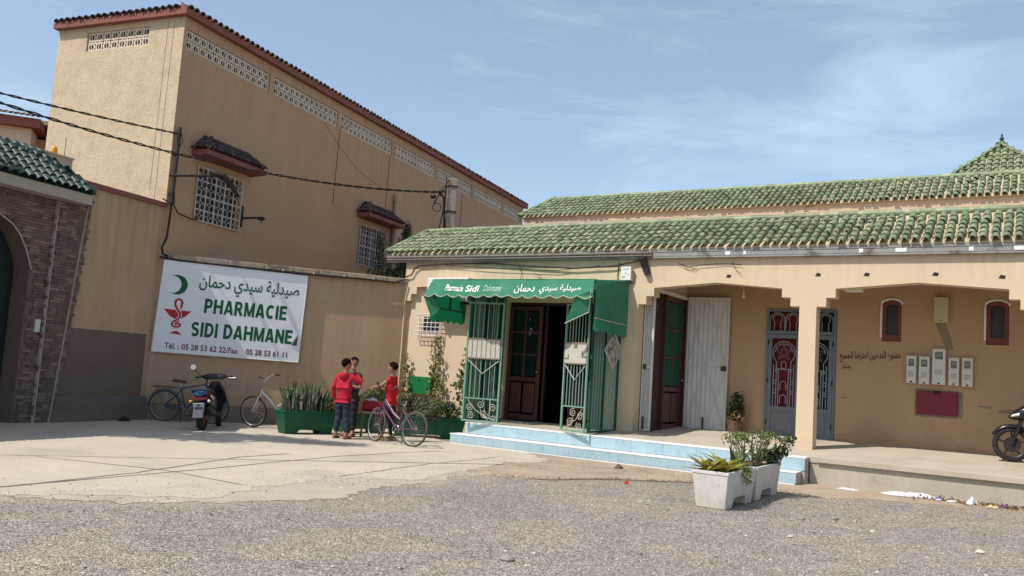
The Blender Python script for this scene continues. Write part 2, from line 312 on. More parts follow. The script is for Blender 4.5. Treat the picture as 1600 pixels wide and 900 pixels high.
# ============================================================ GROUND
def gravel_mat():
    M_ = bpy.data.materials.new('gravel_ground'); M_.use_nodes = True; t = M_.node_tree; N = t.nodes; K = t.links.new; b = N['Principled BSDF']
    tcn = N.new('ShaderNodeTexCoord')
    def noise(s, d=6, r=.62, dist=0):
        q = N.new('ShaderNodeTexNoise'); q.inputs['Scale'].default_value = s; q.inputs['Detail'].default_value = d; q.inputs['Roughness'].default_value = r; q.inputs['Distortion'].default_value = dist
        K(tcn.outputs['Object'], q.inputs['Vector']); return q.outputs[0]
    def vor(s):
        q = N.new('ShaderNodeTexVoronoi'); q.inputs['Scale'].default_value = s; K(tcn.outputs['Object'], q.inputs['Vector']); return q
    def ramp(v, *st):
        q = N.new('ShaderNodeValToRGB'); K(v, q.inputs[0]); e = q.color_ramp.elements
        while len(e) < len(st): e.new(.5)
        for el, (p, c) in zip(e, st): el.position = p; el.color = (*c, 1) if isinstance(c, tuple) else (c, c, c, 1)
        return q.outputs[0]
    def mixc(mode, f, a, c):
        q = N.new('ShaderNodeMixRGB'); q.blend_type = mode
        for i, x in enumerate((f, a, c)):
            if isinstance(x, (float, int)): q.inputs[i].default_value = x if i == 0 else (x, x, x, 1)
            elif isinstance(x, tuple): q.inputs[i].default_value = (*x, 1)
            else: K(x, q.inputs[i])
        return q.outputs[0]
    big = noise(.55, 7, .6, .6); v1 = vor(84); v2 = vor(38)
    col = ramp(big, (.30, (.36, .32, .262)), (.48, (.41, .36, .292)), (.62, (.465, .395, .305)), (.75, (.51, .42, .305)))
    sep = N.new('ShaderNodeSeparateColor'); K(v1.outputs['Color'], sep.inputs[0])
    peb = ramp(sep.outputs[0], (.0, .42), (.3, .85), (.7, 1.1), (1.0, 1.7))
    col = mixc('MULTIPLY', 1.0, col, peb)
    sep2 = N.new('ShaderNodeSeparateColor'); K(v2.outputs['Color'], sep2.inputs[0])
    col = mixc('MULTIPLY', .6, col, ramp(sep2.outputs[1], (.0, .55), (.25, .9), (.8, 1.05), (1.0, 1.5)))
    gaps = ramp(v1.outputs['Distance'], (.22, 1.12), (.5, .85), (.72, .38))  # shadow specks between pebbles, painted into the colour
    col = mixc('MULTIPLY', 1.0, col, gaps)
    col = mixc('MULTIPLY', .7, col, ramp(noise(3.3, 6, .7), (.25, .72), (.75, 1.25)))
    da = N.new('ShaderNodeAttribute'); da.attribute_name = 'dust'
    dn = N.new('ShaderNodeMath'); dn.operation = 'MULTIPLY_ADD'; K(noise(2.6, 8, .72, .5), dn.inputs[0]); dn.inputs[1].default_value = 1.15; 
    dm = N.new('ShaderNodeMath'); dm.operation = 'ADD'; K(da.outputs['Fac'], dm.inputs[0]); dm.inputs[1].default_value = -.42; K(dm.outputs[0], dn.inputs[2])
    dr = N.new('ShaderNodeMapRange'); dr.inputs[1].default_value = .42; dr.inputs[2].default_value = .80; dr.inputs[4].default_value = .85; K(dn.outputs[0], dr.inputs[0])
    dustc = mixc('MULTIPLY', .55, (.40, .345, .275), peb)
    col = mixc('MIX', dr.outputs[0], col, dustc)
    K(col, b.inputs['Base Color']); b.inputs['Roughness'].default_value = .95; b.inputs['Specular IOR Level'].default_value = .2
    bp = N.new('ShaderNodeBump'); bp.inputs['Strength'].default_value = .75; bp.inputs['Distance'].default_value = .016
    inv = N.new('ShaderNodeMath'); inv.operation = 'SUBTRACT'; inv.inputs[0].default_value = 1; K(v1.outputs['Distance'], inv.inputs[1])
    ad = N.new('ShaderNodeMath'); ad.operation = 'MULTIPLY_ADD'; K(noise(24, 5), ad.inputs[0]); ad.inputs[1].default_value = .8; K(inv.outputs[0], ad.inputs[2])
    K(ad.outputs[0], bp.inputs['Height']); K(bp.outputs[0], b.inputs['Normal']); return M_
gravel = gravel_mat()
concrete = mat('dusty_concrete', (.465, .402, .322), .93, .10, .8, .07, 26, .3, 60, .006, col2=(.33, .285, .232), c2scale=.7, c2thr=(.50, .75), c2mix=.8)
dirt = mat('sandy_dirt', (.36, .285, .205), .95, .18, 1.6, .16, 30, .6, 40, .012, col2=(.22, .165, .115), c2scale=1.4, c2thr=(.5, .7), c2mix=.8)
def gh(x, y): return .022*math.sin(.9*x+.4)*math.sin(.7*y+1.1)
def sheet(name, poly, z, m_, jag=0, kind='structure', sub=.35):
    P = []
    n = len(poly)
    for i in range(n):
        a, b_ = Vector(poly[i][:2]), Vector(poly[(i+1) % n][:2]); jg = jag if (len(poly[i]) < 3) else 0
        L_ = (b_-a).length; k = max(1, int(L_/.10)) if jg else 1
        for q in range(k):
            p = a.lerp(b_, q/k)
            if jg and q: p += Vector((random.gauss(0, jg*.45), random.gauss(0, jg*.45)))+Vector((math.sin(p.x*3.1+p.y*2)*jg, math.cos(p.y*2.7+p.x*1.3)*jg))
            P.append((p.x, p.y, z))
    mb = MB(); mb.add(P, [tuple(range(len(P)))]); o = mb.build(name, m_); bmx = bmesh.new(); bmx.from_mesh(o.data); bmesh.ops.triangulate(bmx, faces=bmx.faces); bmx.to_mesh(o.data); bmx.free()
    if kind: o['kind'] = kind
    return o
# one sheet to the horizon: fine cells in view (they carry how much dust lies on the gravel), big cells beyond
EDGE = [(-14, 9.6), (-9, 8.3), (-4.9, 8.55), (-3.1, 9.05), (-2.7, 9.95), (-2.2, 11.35), (-1.1, 11.7), (-.35, 13.6), (.25, 14.8), (.7, 15.15), (2.5, 14.9), (5.6, 13.4), (8, 12.9), (12, 11.2)]
def dist_edge(x, y):
    D = np.full(x.shape, 1e9)
    for (ax, ay), (bx, by) in zip(EDGE, EDGE[1:]):
        dx, dy = bx-ax, by-ay; t = np.clip(((x-ax)*dx+(y-ay)*dy)/(dx*dx+dy*dy), 0, 1); D = np.minimum(D, np.hypot(x-ax-t*dx, y-ay-t*dy))
    return D
gx_ = np.concatenate([[-400, -100, -30], np.arange(-14, 14.01, .2), [30, 100, 400]]); gy_ = np.concatenate([[-300, -60, 0], np.arange(4, 20.01, .2), [40, 120, 500]])
XX, YY = np.meshgrid(gx_, gy_, indexing='ij'); nyy = len(gy_); ii, jj = np.meshgrid(np.arange(len(gx_)-1), np.arange(nyy-1), indexing='ij'); k0 = (ii*nyy+jj).ravel()
me = bpy.data.meshes.new('gravel_ground'); me.from_pydata(np.stack([XX.ravel(), YY.ravel(), np.zeros(XX.size)], 1).tolist(), [], np.stack([k0, k0+nyy, k0+nyy+1, k0+1], 1).tolist()); me.materials.append(gravel)
at = me.attributes.new('dust', 'FLOAT', 'POINT'); at.data.foreach_set('value', np.exp(-dist_edge(XX, YY)/.55).ravel().astype(np.float32))
o = bpy.data.objects.new('gravel_ground', me); COL.objects.link(o); o['kind'] = 'structure'
e1 = fw('F', (-6.7, -1.6, 0)); e2 = fw('F', (.75, -1.55, 0)); e0 = fw('F', (-9.4, .5, 0))
pave = sheet('concrete_pavement', [(-14, 9.6), (-9, 8.3), (-4.9, 8.55), (-3.1, 9.05), (-2.7, 9.95), (-2.2, 11.35), (-1.1, 11.7), (-.35, 13.6), (.25, 14.8), (.7, 15.15),
     (e1.x+1.8, e1.y-.9, 0), (e1.x, e1.y+.2, 0), (e0.x, e0.y, 0), (-2.5, 20.9, 0), (-8.2, 18.9, 0), (-12, 9, 0)], .006, concrete, .10)
sheet('dirt_strip', [(-.95, 12.9), (-.7, 12.35), (-.2, 12.75), (.64, 12.65), (1.6, 13.2), (2.43, 13.42), (3.1, 13.6), (3.9, 13.1), (4.6, 12.7), (5.4, 12.9), (6.6, 12.7), (8.0, 12.3), (11.5, 11.2), (12, 11.6, 0), (6.7, 14.6, 0), (e2.x+.5, e2.y+.6, 0), (.2, 16.6, 0), (-.6, 16.3, 0), (-.9, 15.4)], .003, dirt, .09)
sheet('dirt_strip', [(-5.6, 8.6), (-3.6, 8.45), (-1.9, 9.6), (-1.2, 11.2), (-.2, 12.9), (-.9, 13.2), (-1.6, 11.9), (-2.8, 11.6), (-3.4, 9.4)], .0035, mat('pale_dust', (.40, .345, .275), .95, .16, 2, .16, 30, .5, 40, .01), .10)
damp = sheet('damp_soil_line', [(.2, 12.74), (.64, 12.72), (1.6, 13.27), (2.43, 13.46), (3.1, 13.66), (3.5, 13.4), (3.45, 13.34), (3.1, 13.55), (2.43, 13.34), (1.6, 13.12), (.64, 12.60)], .0045, mat('damp_soil', (.16, .115, .08), .95, .2, 5, .2, 40, .6, 40, .01), .035)
# old pavement joints: two converging, one crossing
def crack(pts, w, z=.0095):
    mb = MB(); P = []
    for i in range(len(pts)-1):
        a, b_ = Vector(pts[i]), Vector(pts[i+1]); k = max(1, int((b_-a).length/.25)); nrm = (b_-a).orthogonal().normalized()
        for q in range(k):
            p = a.lerp(b_, q/k)+nrm*random.gauss(0, .008); ww = w*random.uniform(.5, 1.25); P.append((p+nrm*ww, p-nrm*ww))
    P.append((Vector(pts[-1]), Vector(pts[-1])))
    for (a, b_), (c, d) in zip(P, P[1:]): mb.add([(a.x, a.y, z), (b_.x, b_.y, z), (d.x, d.y, z), (c.x, c.y, z)], [(0, 1, 2, 3)])
    o = mb.build('pavement_joint', tar); o['kind'] = 'structure'; return o
crack([(-5.1, 8.9), (-4.4, 10.6), (-3.85, 12.9), (-3.3, 13.9)], .020)
crack([(-5.1, 8.9), (-3.9, 11.2), (-2.6, 13.9), (-1.7, 15.2), (-.95, 16.0)], .018)
crack([(-2.1, 11.5), (-1.1, 13.7), (-.3, 15.0), (.1, 15.9)], .012)
crack([(-6.1, 11.5), (-4.2, 11.0), (-2.9, 10.15)], .012)
# loose stones on the gravel
def stones(name, n, xr, yr, smin, smax, m_, dens=None, seed=1, z=0):
    r = np.random.default_rng(seed); V = []; F_ = []
    base = np.array([(1,0,0),(-1,0,0),(0,1,0),(0,-1,0),(0,0,.8),(0,0,-.5)], float); fc = np.array([(0,2,4),(2,1,4),(1,3,4),(3,0,4),(2,0,5),(1,2,5),(3,1,5),(0,3,5)])
    x = r.uniform(*xr, n*3); y = r.uniform(*yr, n*3)
    if dens is not None: keep = dens(x, y, r); x, y = x[keep], y[keep]
    x, y = x[:n], y[:n]; n = len(x); s = smin+(smax-smin)*r.random(n)**3.2; a = r.uniform(0, 2*PI, n); e = r.uniform(.5, 1, (n, 6, 1))
    P = base[None]*e*s[:, None, None]; P[:, :, 0] *= r.uniform(.7, 1.4, (n, 1)); c, d = np.cos(a)[:, None], np.sin(a)[:, None]
    X = P[:, :, 0]*c-P[:, :, 1]*d+x[:, None]; Y = P[:, :, 0]*d+P[:, :, 1]*c+y[:, None]; Z = P[:, :, 2]*.75+s[:, None]*.12+z
    V = np.stack([X, Y, Z], 2).reshape(-1, 3); F_ = (fc[None]+6*np.arange(n)[:, None, None]).reshape(-1, 3)
    me = bpy.data.meshes.new(name); me.from_pydata(V.tolist(), [], F_.tolist()); me.materials.append(m_); me.update()
    o = bpy.data.objects.new(name, me); COL.objects.link(o); o['kind'] = 'stuff'; return o
stone_m = mat('loose_gravel', (.34, .295, .24), .95, .2, 10, .1, 60, .3, isl=1, rnd=.6)
def edge_y(x):  # pavement front edge
    return np.interp(x, [-14, -5, -3.1, -2.5, -1.1, -.3, .3, 2.4, 4.8, 12], [9, 8.6, 9.05, 11.0, 11.6, 13.5, 14.6, 14.4, 14.0, 10.5])
stones('loose_gravel', 52000, (-5.6, 10), (5.2, 14.5), .003, .016, stone_m, lambda x, y, r: (y < edge_y(x)-.15-np.abs(r.normal(0, .35, len(x)))) & (np.abs(x) < .75*y) & (r.random(len(x)) < (8/np.maximum(y, 5))**2.2), 3)
stones('scattered_grit', 9000, (-6.5, 4), (8.0, 16), .003, .014, mat('dark_grit', (.16, .14, .12), .95, .2, 10, .1, 60, .3, isl=1, rnd=.7), lambda x, y, r: (y > edge_y(x)-.5) & (r.random(len(x)) < np.exp(-np.maximum(y-edge_y(x), 0)/.6)+.02), 5, .006)
stones('pale_pebbles', 420, (-5, 9), (6, 13.8), .010, .03, mat('pale_pebble', (.50, .46, .40), .9, .15, 8, .05, 60, .2, isl=1, rnd=.35), lambda x, y, r: (y < edge_y(x)), 9)
stones('dark_pebbles', 420, (-5, 9), (6, 13.8), .008, .022, mat('dark_pebble', (.06, .055, .05), .9, .15, 8, .05, 60, .2, isl=1, rnd=.35), lambda x, y, r: (y < edge_y(x)), 11)

# ============================================================ TILES
def tile_mesh(name, m_, r0=.068, r1=.056, Ln=.30, th=.011, n=7, flat=1.0):
    mb = MB(); V = []
    for (y, r) in ((0, r0), (Ln, r1)):
        for q in (r, r-th):
            for k in range(n+1):
                a = PI*k/n; V.append((q*math.cos(a), y, q*math.sin(a)*flat))
    N = n+1; F_ = []
    for k in range(n):
        F_ += [(k, k+1, 2*N+k+1, 2*N+k), (N+k+1, N+k, 3*N+k, 3*N+k+1), (k+1, k, N+k, N+k+1)]
    F_ += [(0, 2*N, 3*N, N), (n, N+n, 3*N+n, 2*N+n)]
    mb.add(V, F_); return mb.mesh(name, m_, smooth=True)
T_green = tile_mesh('roof_tile', tile_green); T_dark = tile_mesh('roof_tile', tile_dark, .085, .072, .30)
T_brown = tile_mesh('roof_tile', tile_brown, .075, .062, .26, .012, 6); T_small = tile_mesh('hood_tile', tile_brown, .060, .05, .20, .010, 5)
def slope_mats(org, xdir, updir, ncol, nrow, pitch_, expo, keep=None, jit=1.0, lift=.022):
    xd = Vector(xdir).normalized(); ud = Vector(updir).normalized(); nd = xd.cross(ud).normalized(); L_ = []
    for r_ in range(nrow):
        for c in range(ncol):
            px, pu = (c+.5)*pitch_, r_*expo
            if keep and not keep(px, pu): continue
            p = Vector(org)+xd*(px+random.gauss(0, .006)*jit)+ud*(pu+random.gauss(0, .010)*jit)+nd*(lift+.004*random.random())
            t = .075+random.gauss(0, .015)*jit; u2 = (ud*math.cos(t)-nd*math.sin(t)).normalized(); q = random.gauss(0, .022)*jit
            x2 = (xd*math.cos(q)+ud*math.sin(q)).normalized(); u2 = (u2-x2*u2.dot(x2)).normalized(); n2 = x2.cross(u2)
            M4 = Matrix((x2, u2, n2)).transposed().to_4x4(); M4.translation = p; L_.append(M4)
    return L_
def lay(mats, me, name, parent, limit=300, key=None):
    if key: mats = sorted(mats, key=key)
    for M4 in mats[:limit]: inst(me, name, parent, M4)
    if len(mats) > limit: stuff(me, mats[limit:], name, parent)

# ============================================================ TALL TAN BUILDING (frame G: x along the long side, y into the building)
big = thing('tall_building', 'tall tan plaster building with dark red cornice, pierced lattice panels and two grilled windows', 'building', 'G', (0, 0, 0))
BL, BD, BH = 21.45, 3.87, 9.03
lat_side = [(.11+i*3.18, .11+i*3.18+2.98) for i in range(6)]+[(19.2, 21.15)]
LZ0, LZ1 = 8.28, 8.74
# side wall with recessed openings for lattices and windows, made from strips
win = [(.86, 2.38, 4.55, 5.74), (7.92, 9.46, 4.52, 5.70)]
w = MB()
xs = [0]
def side_strip(x0, x1, z0, z1): w.add([(x0, 0, z0), (x1, 0, z0), (x1, 0, z1), (x0, 0, z1)], [(0, 1, 2, 3)])
side_strip(0, BL, LZ1, BH); prev = 0
for a, b_ in lat_side: side_strip(prev, a, LZ0, LZ1); prev = b_
side_strip(prev, BL, LZ0, LZ1); side_strip(0, BL, 5.74, LZ0); side_strip(0, BL, 0, 4.52)
prev = 0
for (a, b_, c, d) in win:
    side_strip(prev, a, 4.52, 5.74); prev = b_
    if c > 4.52: side_strip(a, b_, 4.52, c)
    if d < 5.74: side_strip(a, b_, d, 5.74)
side_strip(prev, BL, 4.52, 5.74)
def reveal(x0, x1, z0, z1, dp):
    w.add([(x0,0,z0),(x1,0,z0),(x1,0,z1),(x0,0,z1),(x0,dp,z0),(x1,dp,z0),(x1,dp,z1),(x0,dp,z1)], [(0,4,5,1),(1,5,6,2),(2,6,7,3),(3,7,4,0)])
for a, b_ in lat_side: reveal(a, b_, LZ0, LZ1, .16)
for a, b_, c, d in win: reveal(a, b_, c, d, .18)
w.add([(BL, 0, 0), (BL, BD, 0), (BL, BD, BH), (BL, 0, BH)], [(0, 1, 2, 3)])
w.build('side_wall', plaster_wall_big := mat('plaster_side_shade', (.44, .282, .172), .92, .08, 1.0, .09, 26, .5, 45, .010, streak=.09, col2=(.385, .245, .148), c2scale=.5, c2thr=(.45, .7), c2mix=.6, drip=(9.0, 5.5, (.30, .20, .135), .55, (6, 6, .35))), big)  # darker than the sunlit front: shade of this side put into the colour
fwb = MB(); fy0, fy1, fz0, fz1 = 1.02, 2.93, 8.40, 8.86
def fr_strip(y0, y1, z0, z1): fwb.add([(0, y0, z0), (0, y0, z1), (0, y1, z1), (0, y1, z0)], [(0, 1, 2, 3)])
fr_strip(0, BD, 0, fz0); fr_strip(0, BD, fz1, BH); fr_strip(0, fy0, fz0, fz1); fr_strip(fy1, BD, fz0, fz1)
fwb.add([(0,fy0,fz0),(0,fy1,fz0),(0,fy1,fz1),(0,fy0,fz1),(.16,fy0,fz0),(.16,fy1,fz0),(.16,fy1,fz1),(.16,fy0,fz1)], [(1,5,4,0),(2,6,5,1),(3,7,6,2),(0,4,7,3)])
fwb.add([(0, BD, 0), (BL, BD, 0), (BL, BD, BH), (0, BD, BH)], [(3, 2, 1, 0)])
fwb.build('front_wall', plaster_tan, big)
# dark space behind the lattices
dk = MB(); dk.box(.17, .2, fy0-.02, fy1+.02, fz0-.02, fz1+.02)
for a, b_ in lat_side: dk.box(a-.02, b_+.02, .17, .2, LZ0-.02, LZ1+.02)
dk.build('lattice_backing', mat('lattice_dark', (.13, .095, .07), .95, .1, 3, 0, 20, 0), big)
# lattice block: ring with a bar, linked by diagonals
def lattice_block(sz_x, sz_z):
    mb = MB(); cxx, czz, t = sz_x/2, sz_z/2, .035
    n = 10; ro, ri = min(sz_x, sz_z)*.485, min(sz_x, sz_z)*.33
    for k in range(n):
        a, b_ = 2*PI*k/n, 2*PI*(k+1)/n; P = []
        for (q, r_) in ((a, ro), (b_, ro), (b_, ri), (a, ri)): P.append((cxx+r_*math.cos(q), czz+r_*math.sin(q)))
        V = [(p[0], -.0, p[1]) for p in P]+[(p[0], t, p[1]) for p in P]
        mb.add(V, [(3, 2, 1, 0), (0, 1, 5, 4), (2, 3, 7, 6)])
    def bar(ax, az, bx, bz, wd):
        a, b_ = Vector((ax, 0, az)), Vector((bx, 0, bz)); d = (b_-a).normalized(); nn = Vector((-d.z, 0, d.x))*wd
        V = [a+nn, a-nn, b_-nn, b_+nn]; mb.add([tuple(v) for v in V]+[(v.x, t-.004, v.z) for v in V], [(0, 1, 2, 3), (0, 4, 5, 1), (2, 6, 7, 3)])
    e = .0035
    mb.M = Matrix.Translation((0, e, 0)); bar(cxx, czz-ri, cxx, czz+ri, .011)
    k2 = ro*.7071
    for sx in (0, 1):
        for sz_ in (0, 1):
            ex_, ez_ = sx*sz_x, sz_*sz_z; ix, iz = cxx+(k2 if sx else -k2), czz+(k2 if sz_ else -k2); bar(ix, iz, ex_, ez_, .026)
    return mb.mesh('lattice_block', lattice_m)
bw = 2.98/13; lb = lattice_block(bw, .23); lbf = lattice_block(1.91/8, .23)
for a, b_ in lat_side:
    n = max(1, round((b_-a)/bw))
    for i in range(n):
        for r_ in range(2): inst(lb, 'lattice_block', big, Matrix.Translation((a+i*(b_-a)/n, .035, LZ0+r_*.23)))
for i in range(8):
    for r_ in range(2): inst(lbf, 'lattice_block', big, Matrix.Translation((.035, fy1-i*1.91/8, fz0+r_*.23)) @ Matrix.Rotation(-PI/2, 4, 'Z'))
# cornice with a row of small tiles
c = MB(); ov = .15
c.prism([(-ov, BH-.04), (0.02, BH-.04), (.02, BH+.24), (-ov, BH+.10)], -ov, BL+.2, 'x')   # side run (poly in y,z)
c.M = Matrix.Rotation(PI/2, 4, 'Z'); c.M = None
c.add([(-ov, .02, BH-.04), (-ov, BD+.03, BH-.04), (.02, BD+.03, BH-.04), (.02, .02, BH-.04), (-ov, .02, BH+.10), (-ov, BD+.03, BH+.10), (.02, BD+.03, BH+.24), (.02, .02, BH+.24)],
      [(0,3,2,1),(4,5,6,7),(0,1,5,4),(1,2,6,5),(2,3,7,6)])
c.build('cornice', red_trim, big)
rt = MB(); rt.add([(-ov+.03, -ov+.03, BH+.105), (BL, -ov+.03, BH+.105), (BL, 1.2, BH+.45), (1.2, 1.2, BH+.45)], [(0, 1, 2, 3)])
rt.add([(-ov+.03, -ov+.03, BH+.105), (1.2, 1.2, BH+.45), (1.2, BD-1, BH+.45), (-ov+.03, BD, BH+.105)], [(0, 1, 2, 3)])
rt.build('roof_bed', mat('roof_bed_clay', (.2, .13, .095), .95, .2, 5, .1, 40, .4), big)
tm = slope_mats((-ov, -ov-.05, BH+.105), (1, 0, 0), (0, 1, .26), 112, 1, .194, .2, lift=.0)
tm2 = slope_mats((-ov-.05, BD+.02, BH+.105), (0, -1, 0), (1, 0, .26), 20, 1, .194, .2, lift=.0)
lay(tm+tm2, T_brown, 'cornice_tile', big, 300)
# windows with grilles, hoods
def grille(x0, x1, z0, z1, nx, nz, y, parent, name, zs=None, circ=True, m_=grille_white, r=.011):
    mb = MB(); zs = zs or [z0+(z1-z0)*i/nz for i in range(nz+1)]
    for i in range(nx+1): x = x0+(x1-x0)*i/nx; mb.tube([(x, y, z0), (x, y, z1)], r*1.1, 6)
    for z in zs: mb.tube([(x0, y-.004, z), (x1, y-.004, z)], r*1.1, 6)
    if circ:
        for i in range(nx):
            for k in range(len(zs)-1):
                cw = (x1-x0)/nx; h = zs[k+1]-zs[k]; rr = min(cw, h)/4.05; nr = max(1, int(round(h/(2*rr+.001)))); 
                for a in range(2):
                    for b_ in range(nr):
                        mb.torus((x0+cw*(i+.25+.5*a), y+.003, zs[k]+h*(b_+.5)/nr), min(rr, h/nr/2), .0065, 'y', 10, 4)
    return mb.build(name, m_, parent)
for (a, b_, c_, d), nx in zip(win, (5, 5)):
    wd = MB(); wd.box(a, b_, .17, .2, c_, d); f = wd.build('window', mat('dusty_pane', (.055, .042, .038), .3, .15, 3, .05, 30, 0), big)
    fm = MB()
    for (p, q, s_, t_) in ((a, a+.05, c_, d), (b_-.05, b_, c_, d), (a+.05, b_-.05, c_, c_+.05), (a+.05, b_-.05, d-.05, d), ((a+b_)/2-.03, (a+b_)/2+.03, c_+.05, d-.05)): fm.box(p, q, .12, .168, s_, t_)
    fm.build('window_frame', mat('window_brown', (.10, .06, .045), .6, .1, 4, .05, 40, .05), f)
    grille(a-.02, b_+.02, c_-.03, d+.03, nx, 4, -.05, big, 'window_grille', zs=[c_-.03, c_+.22, c_+.55, c_+.90, d+.03])
def hood(x0, x1, zb):
    h = bpy.data.objects.new('window_hood', None); COL.objects.link(h); h.parent = big
    sl = MB(); pr = .46; zt = zb+.11; xm0, xm1 = x0+.42, x1-.42
    sl.hexa([(x0, -pr, zb), (x1, -pr, zb), (x1-.0, -.002, zb-.03), (x0, -.002, zb-.03)], [(x0, -pr, zt), (x1, -pr, zt), (x1, -.002, zt), (x0, -.002, zt)])
    sl.build('hood_slab', red_trim, h)
    bd = MB(); zr = zt+.36
    bd.add([(x0+.03, -pr+.03, zt+.002), (x1-.03, -pr+.03, zt+.002), (xm1, -.002, zr), (xm0, -.002, zr), (x0+.03, -.002, zt+.002), (x1-.03, -.002, zt+.002)], [(0, 1, 2, 3), (0, 3, 4), (1, 5, 2)])
    bd.build('hood_bed', red_trim, h)
    up = Vector((0, pr-.03, .36)).normalized(); sl_len = math.hypot(pr, .36); n = int((x1-x0)/.125)
    def kp(px, pu): f = pu/sl_len; return .40*f-.03 < px < (x1-x0)-.40*f+.03
    L1 = slope_mats((x0, -pr-.02, zt+.01), (1, 0, 0), up, n, 3, (x1-x0)/n, .185, kp)
    for M4 in L1: inst(T_small, 'hood_tile', h, M4)
    upl = Vector((.42, 0, .36)).normalized()
    L2 = slope_mats((x0-.02, 0, zt+.01), (0, -1, 0), upl, 4, 3, pr/4, .18, lambda px, pu: px < pr-pu*.84+.02)
    for M4 in L2: inst(T_small, 'hood_tile', h, M4)
    cap = MB(); cap.tube([(x0+.03, -pr+.03, zt+.05), (xm0, -.03, zr+.03)], .04, 8); cap.tube([(xm0, -.03, zr+.03), (xm1, -.03, zr+.03)], .035, 8); cap.tube([(xm1, -.03, zr+.03), (x1-.03, -pr+.03, zt+.05)], .04, 8); cap.build('hood_ridge', red_trim, h)
hood(.62, 2.72, 5.98); hood(7.70, 9.86, 5.94)
p = MB(); p.cyl((9.86, -.09, 0), (9.86, -.09, 6.82), .085, n=14); p.cyl((9.86, -.09, 6.82), (9.86, -.09, 7.05), .115, n=14); p.cyl((9.86, -.09, 5.3), (9.86, -.09, 5.42), .10, n=14); p.build('downpipe', pvc, big, smooth=True)
wire_brown = mat('wire_brown', (.13, .085, .06), .8, .1, 4, 0, 20, 0)
for x_, z0, z1 in ((6.36, 6.0, 8.3), (9.30, 6.2, 8.25), (14.9, 5.4, 8.2)):
    p = MB(); p.cyl((x_, -.010, z0), (x_+.05, -.010, z1), .008, n=5); p.build('wall_wire', wire_brown, big)
p = MB(); p.tube([(5.6, -.012, 8.2), (6.6, -.012, 7.7), (7.6, -.012, 7.3), (9.0, -.012, 7.1)], .004, 5); p.build('wall_wire', wire_brown, big)
p = MB(); p.tube([(-.004, .48, 8.9), (-.004, .5, 5.0)], .004, 4); p.tube([(-.004, .30, 8.9), (-.004, .34, 4.8)], .004, 4); p.build('wall_wire', mat('thin_crack', (.34, .26, .18), .9, .1, 4, 0, 20, 0), big)
# iron brackets with insulators
def bracket(x, z, ln, down):
    b_ = MB(); b_.box(x-.03, x+.03, -.06, -.003, z-.22, z+.3); b_.tube([(x, -.05, z), (x+ln*.12, -ln, z+.02)], .028, 6)
    for q in (.86, 1.0): b_.ell((x+ln*.12*q, -ln*q, z-.005), .05, .06, .05, 8, 5)
    b_.tube([(x+ln*.11, -ln*.95, z), (x+ln*.11, -ln*.97, z-.12)], .01, 5)
    if down: b_.tube([(x+ln*.12, -ln, z), (x+ln*.2+.1, -ln-.1, z-.22), (x+.32, -ln-.12, z-.34)], .05, 8)
    b_.build('iron_bracket', iron, big)
bracket(2.47, 4.86, .62, False)

# ============================================================ BOUNDARY WALL WITH RED COPING
bwl = thing('boundary_wall', 'shaded tan boundary wall with red coping between brick gate and banner', 'wall', 'G', (0, 0, 0))
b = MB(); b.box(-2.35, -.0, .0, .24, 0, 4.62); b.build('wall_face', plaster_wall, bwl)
b = MB(); b.box(-2.4, .02, -.05, .29, 4.622, 4.72); b.build('coping', red_trim, bwl)
b = MB(); b.box(-2.38, -.16, -.014, -.001, .5, 1.82); b.build('render_patch', plaster_dark, bwl)
b = MB(); b.box(-2.38, -.02, -.10, -.002, .0, .24); b.box(-2.38, -.02, -.06, -.002, .242, .5); b.build('plinth', mat('plinth_cement', (.15, .115, .10), .95, .14, 2, .1, 30, .4, 50, .008, col2=(.25, .12, .085), c2scale=1.2, c2thr=(.58, .68), c2mix=.6), bwl)
# ============================================================ SIGN WALL
sw = thing('garden_wall', 'tan rendered wall with weathered coping stones behind the pharmacy banner', 'wall', 'S', (0, 0, 0))
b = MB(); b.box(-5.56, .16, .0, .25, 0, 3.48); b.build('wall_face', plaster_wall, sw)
b = MB(); b.box(-5.56, .02, -.05, -.002, 0, .36); b.build('plinth', mat('plinth_render', (.20, .145, .105), .95, .14, 2, .1, 30, .4, 50, .008), sw)
x = -5.56; k = 0
while x < .1:
    ln = random.uniform(.5, .85); x1 = min(x+ln, .16); b = MB(); dz = random.uniform(-.006, .008); dy = random.uniform(-.012, .012)
    b.box(x+.004, x1-.004, -.075+dy, .30, 3.484, 3.60+dz); b.build('coping_stone', coping_m, sw, bevel=.012); x = x1
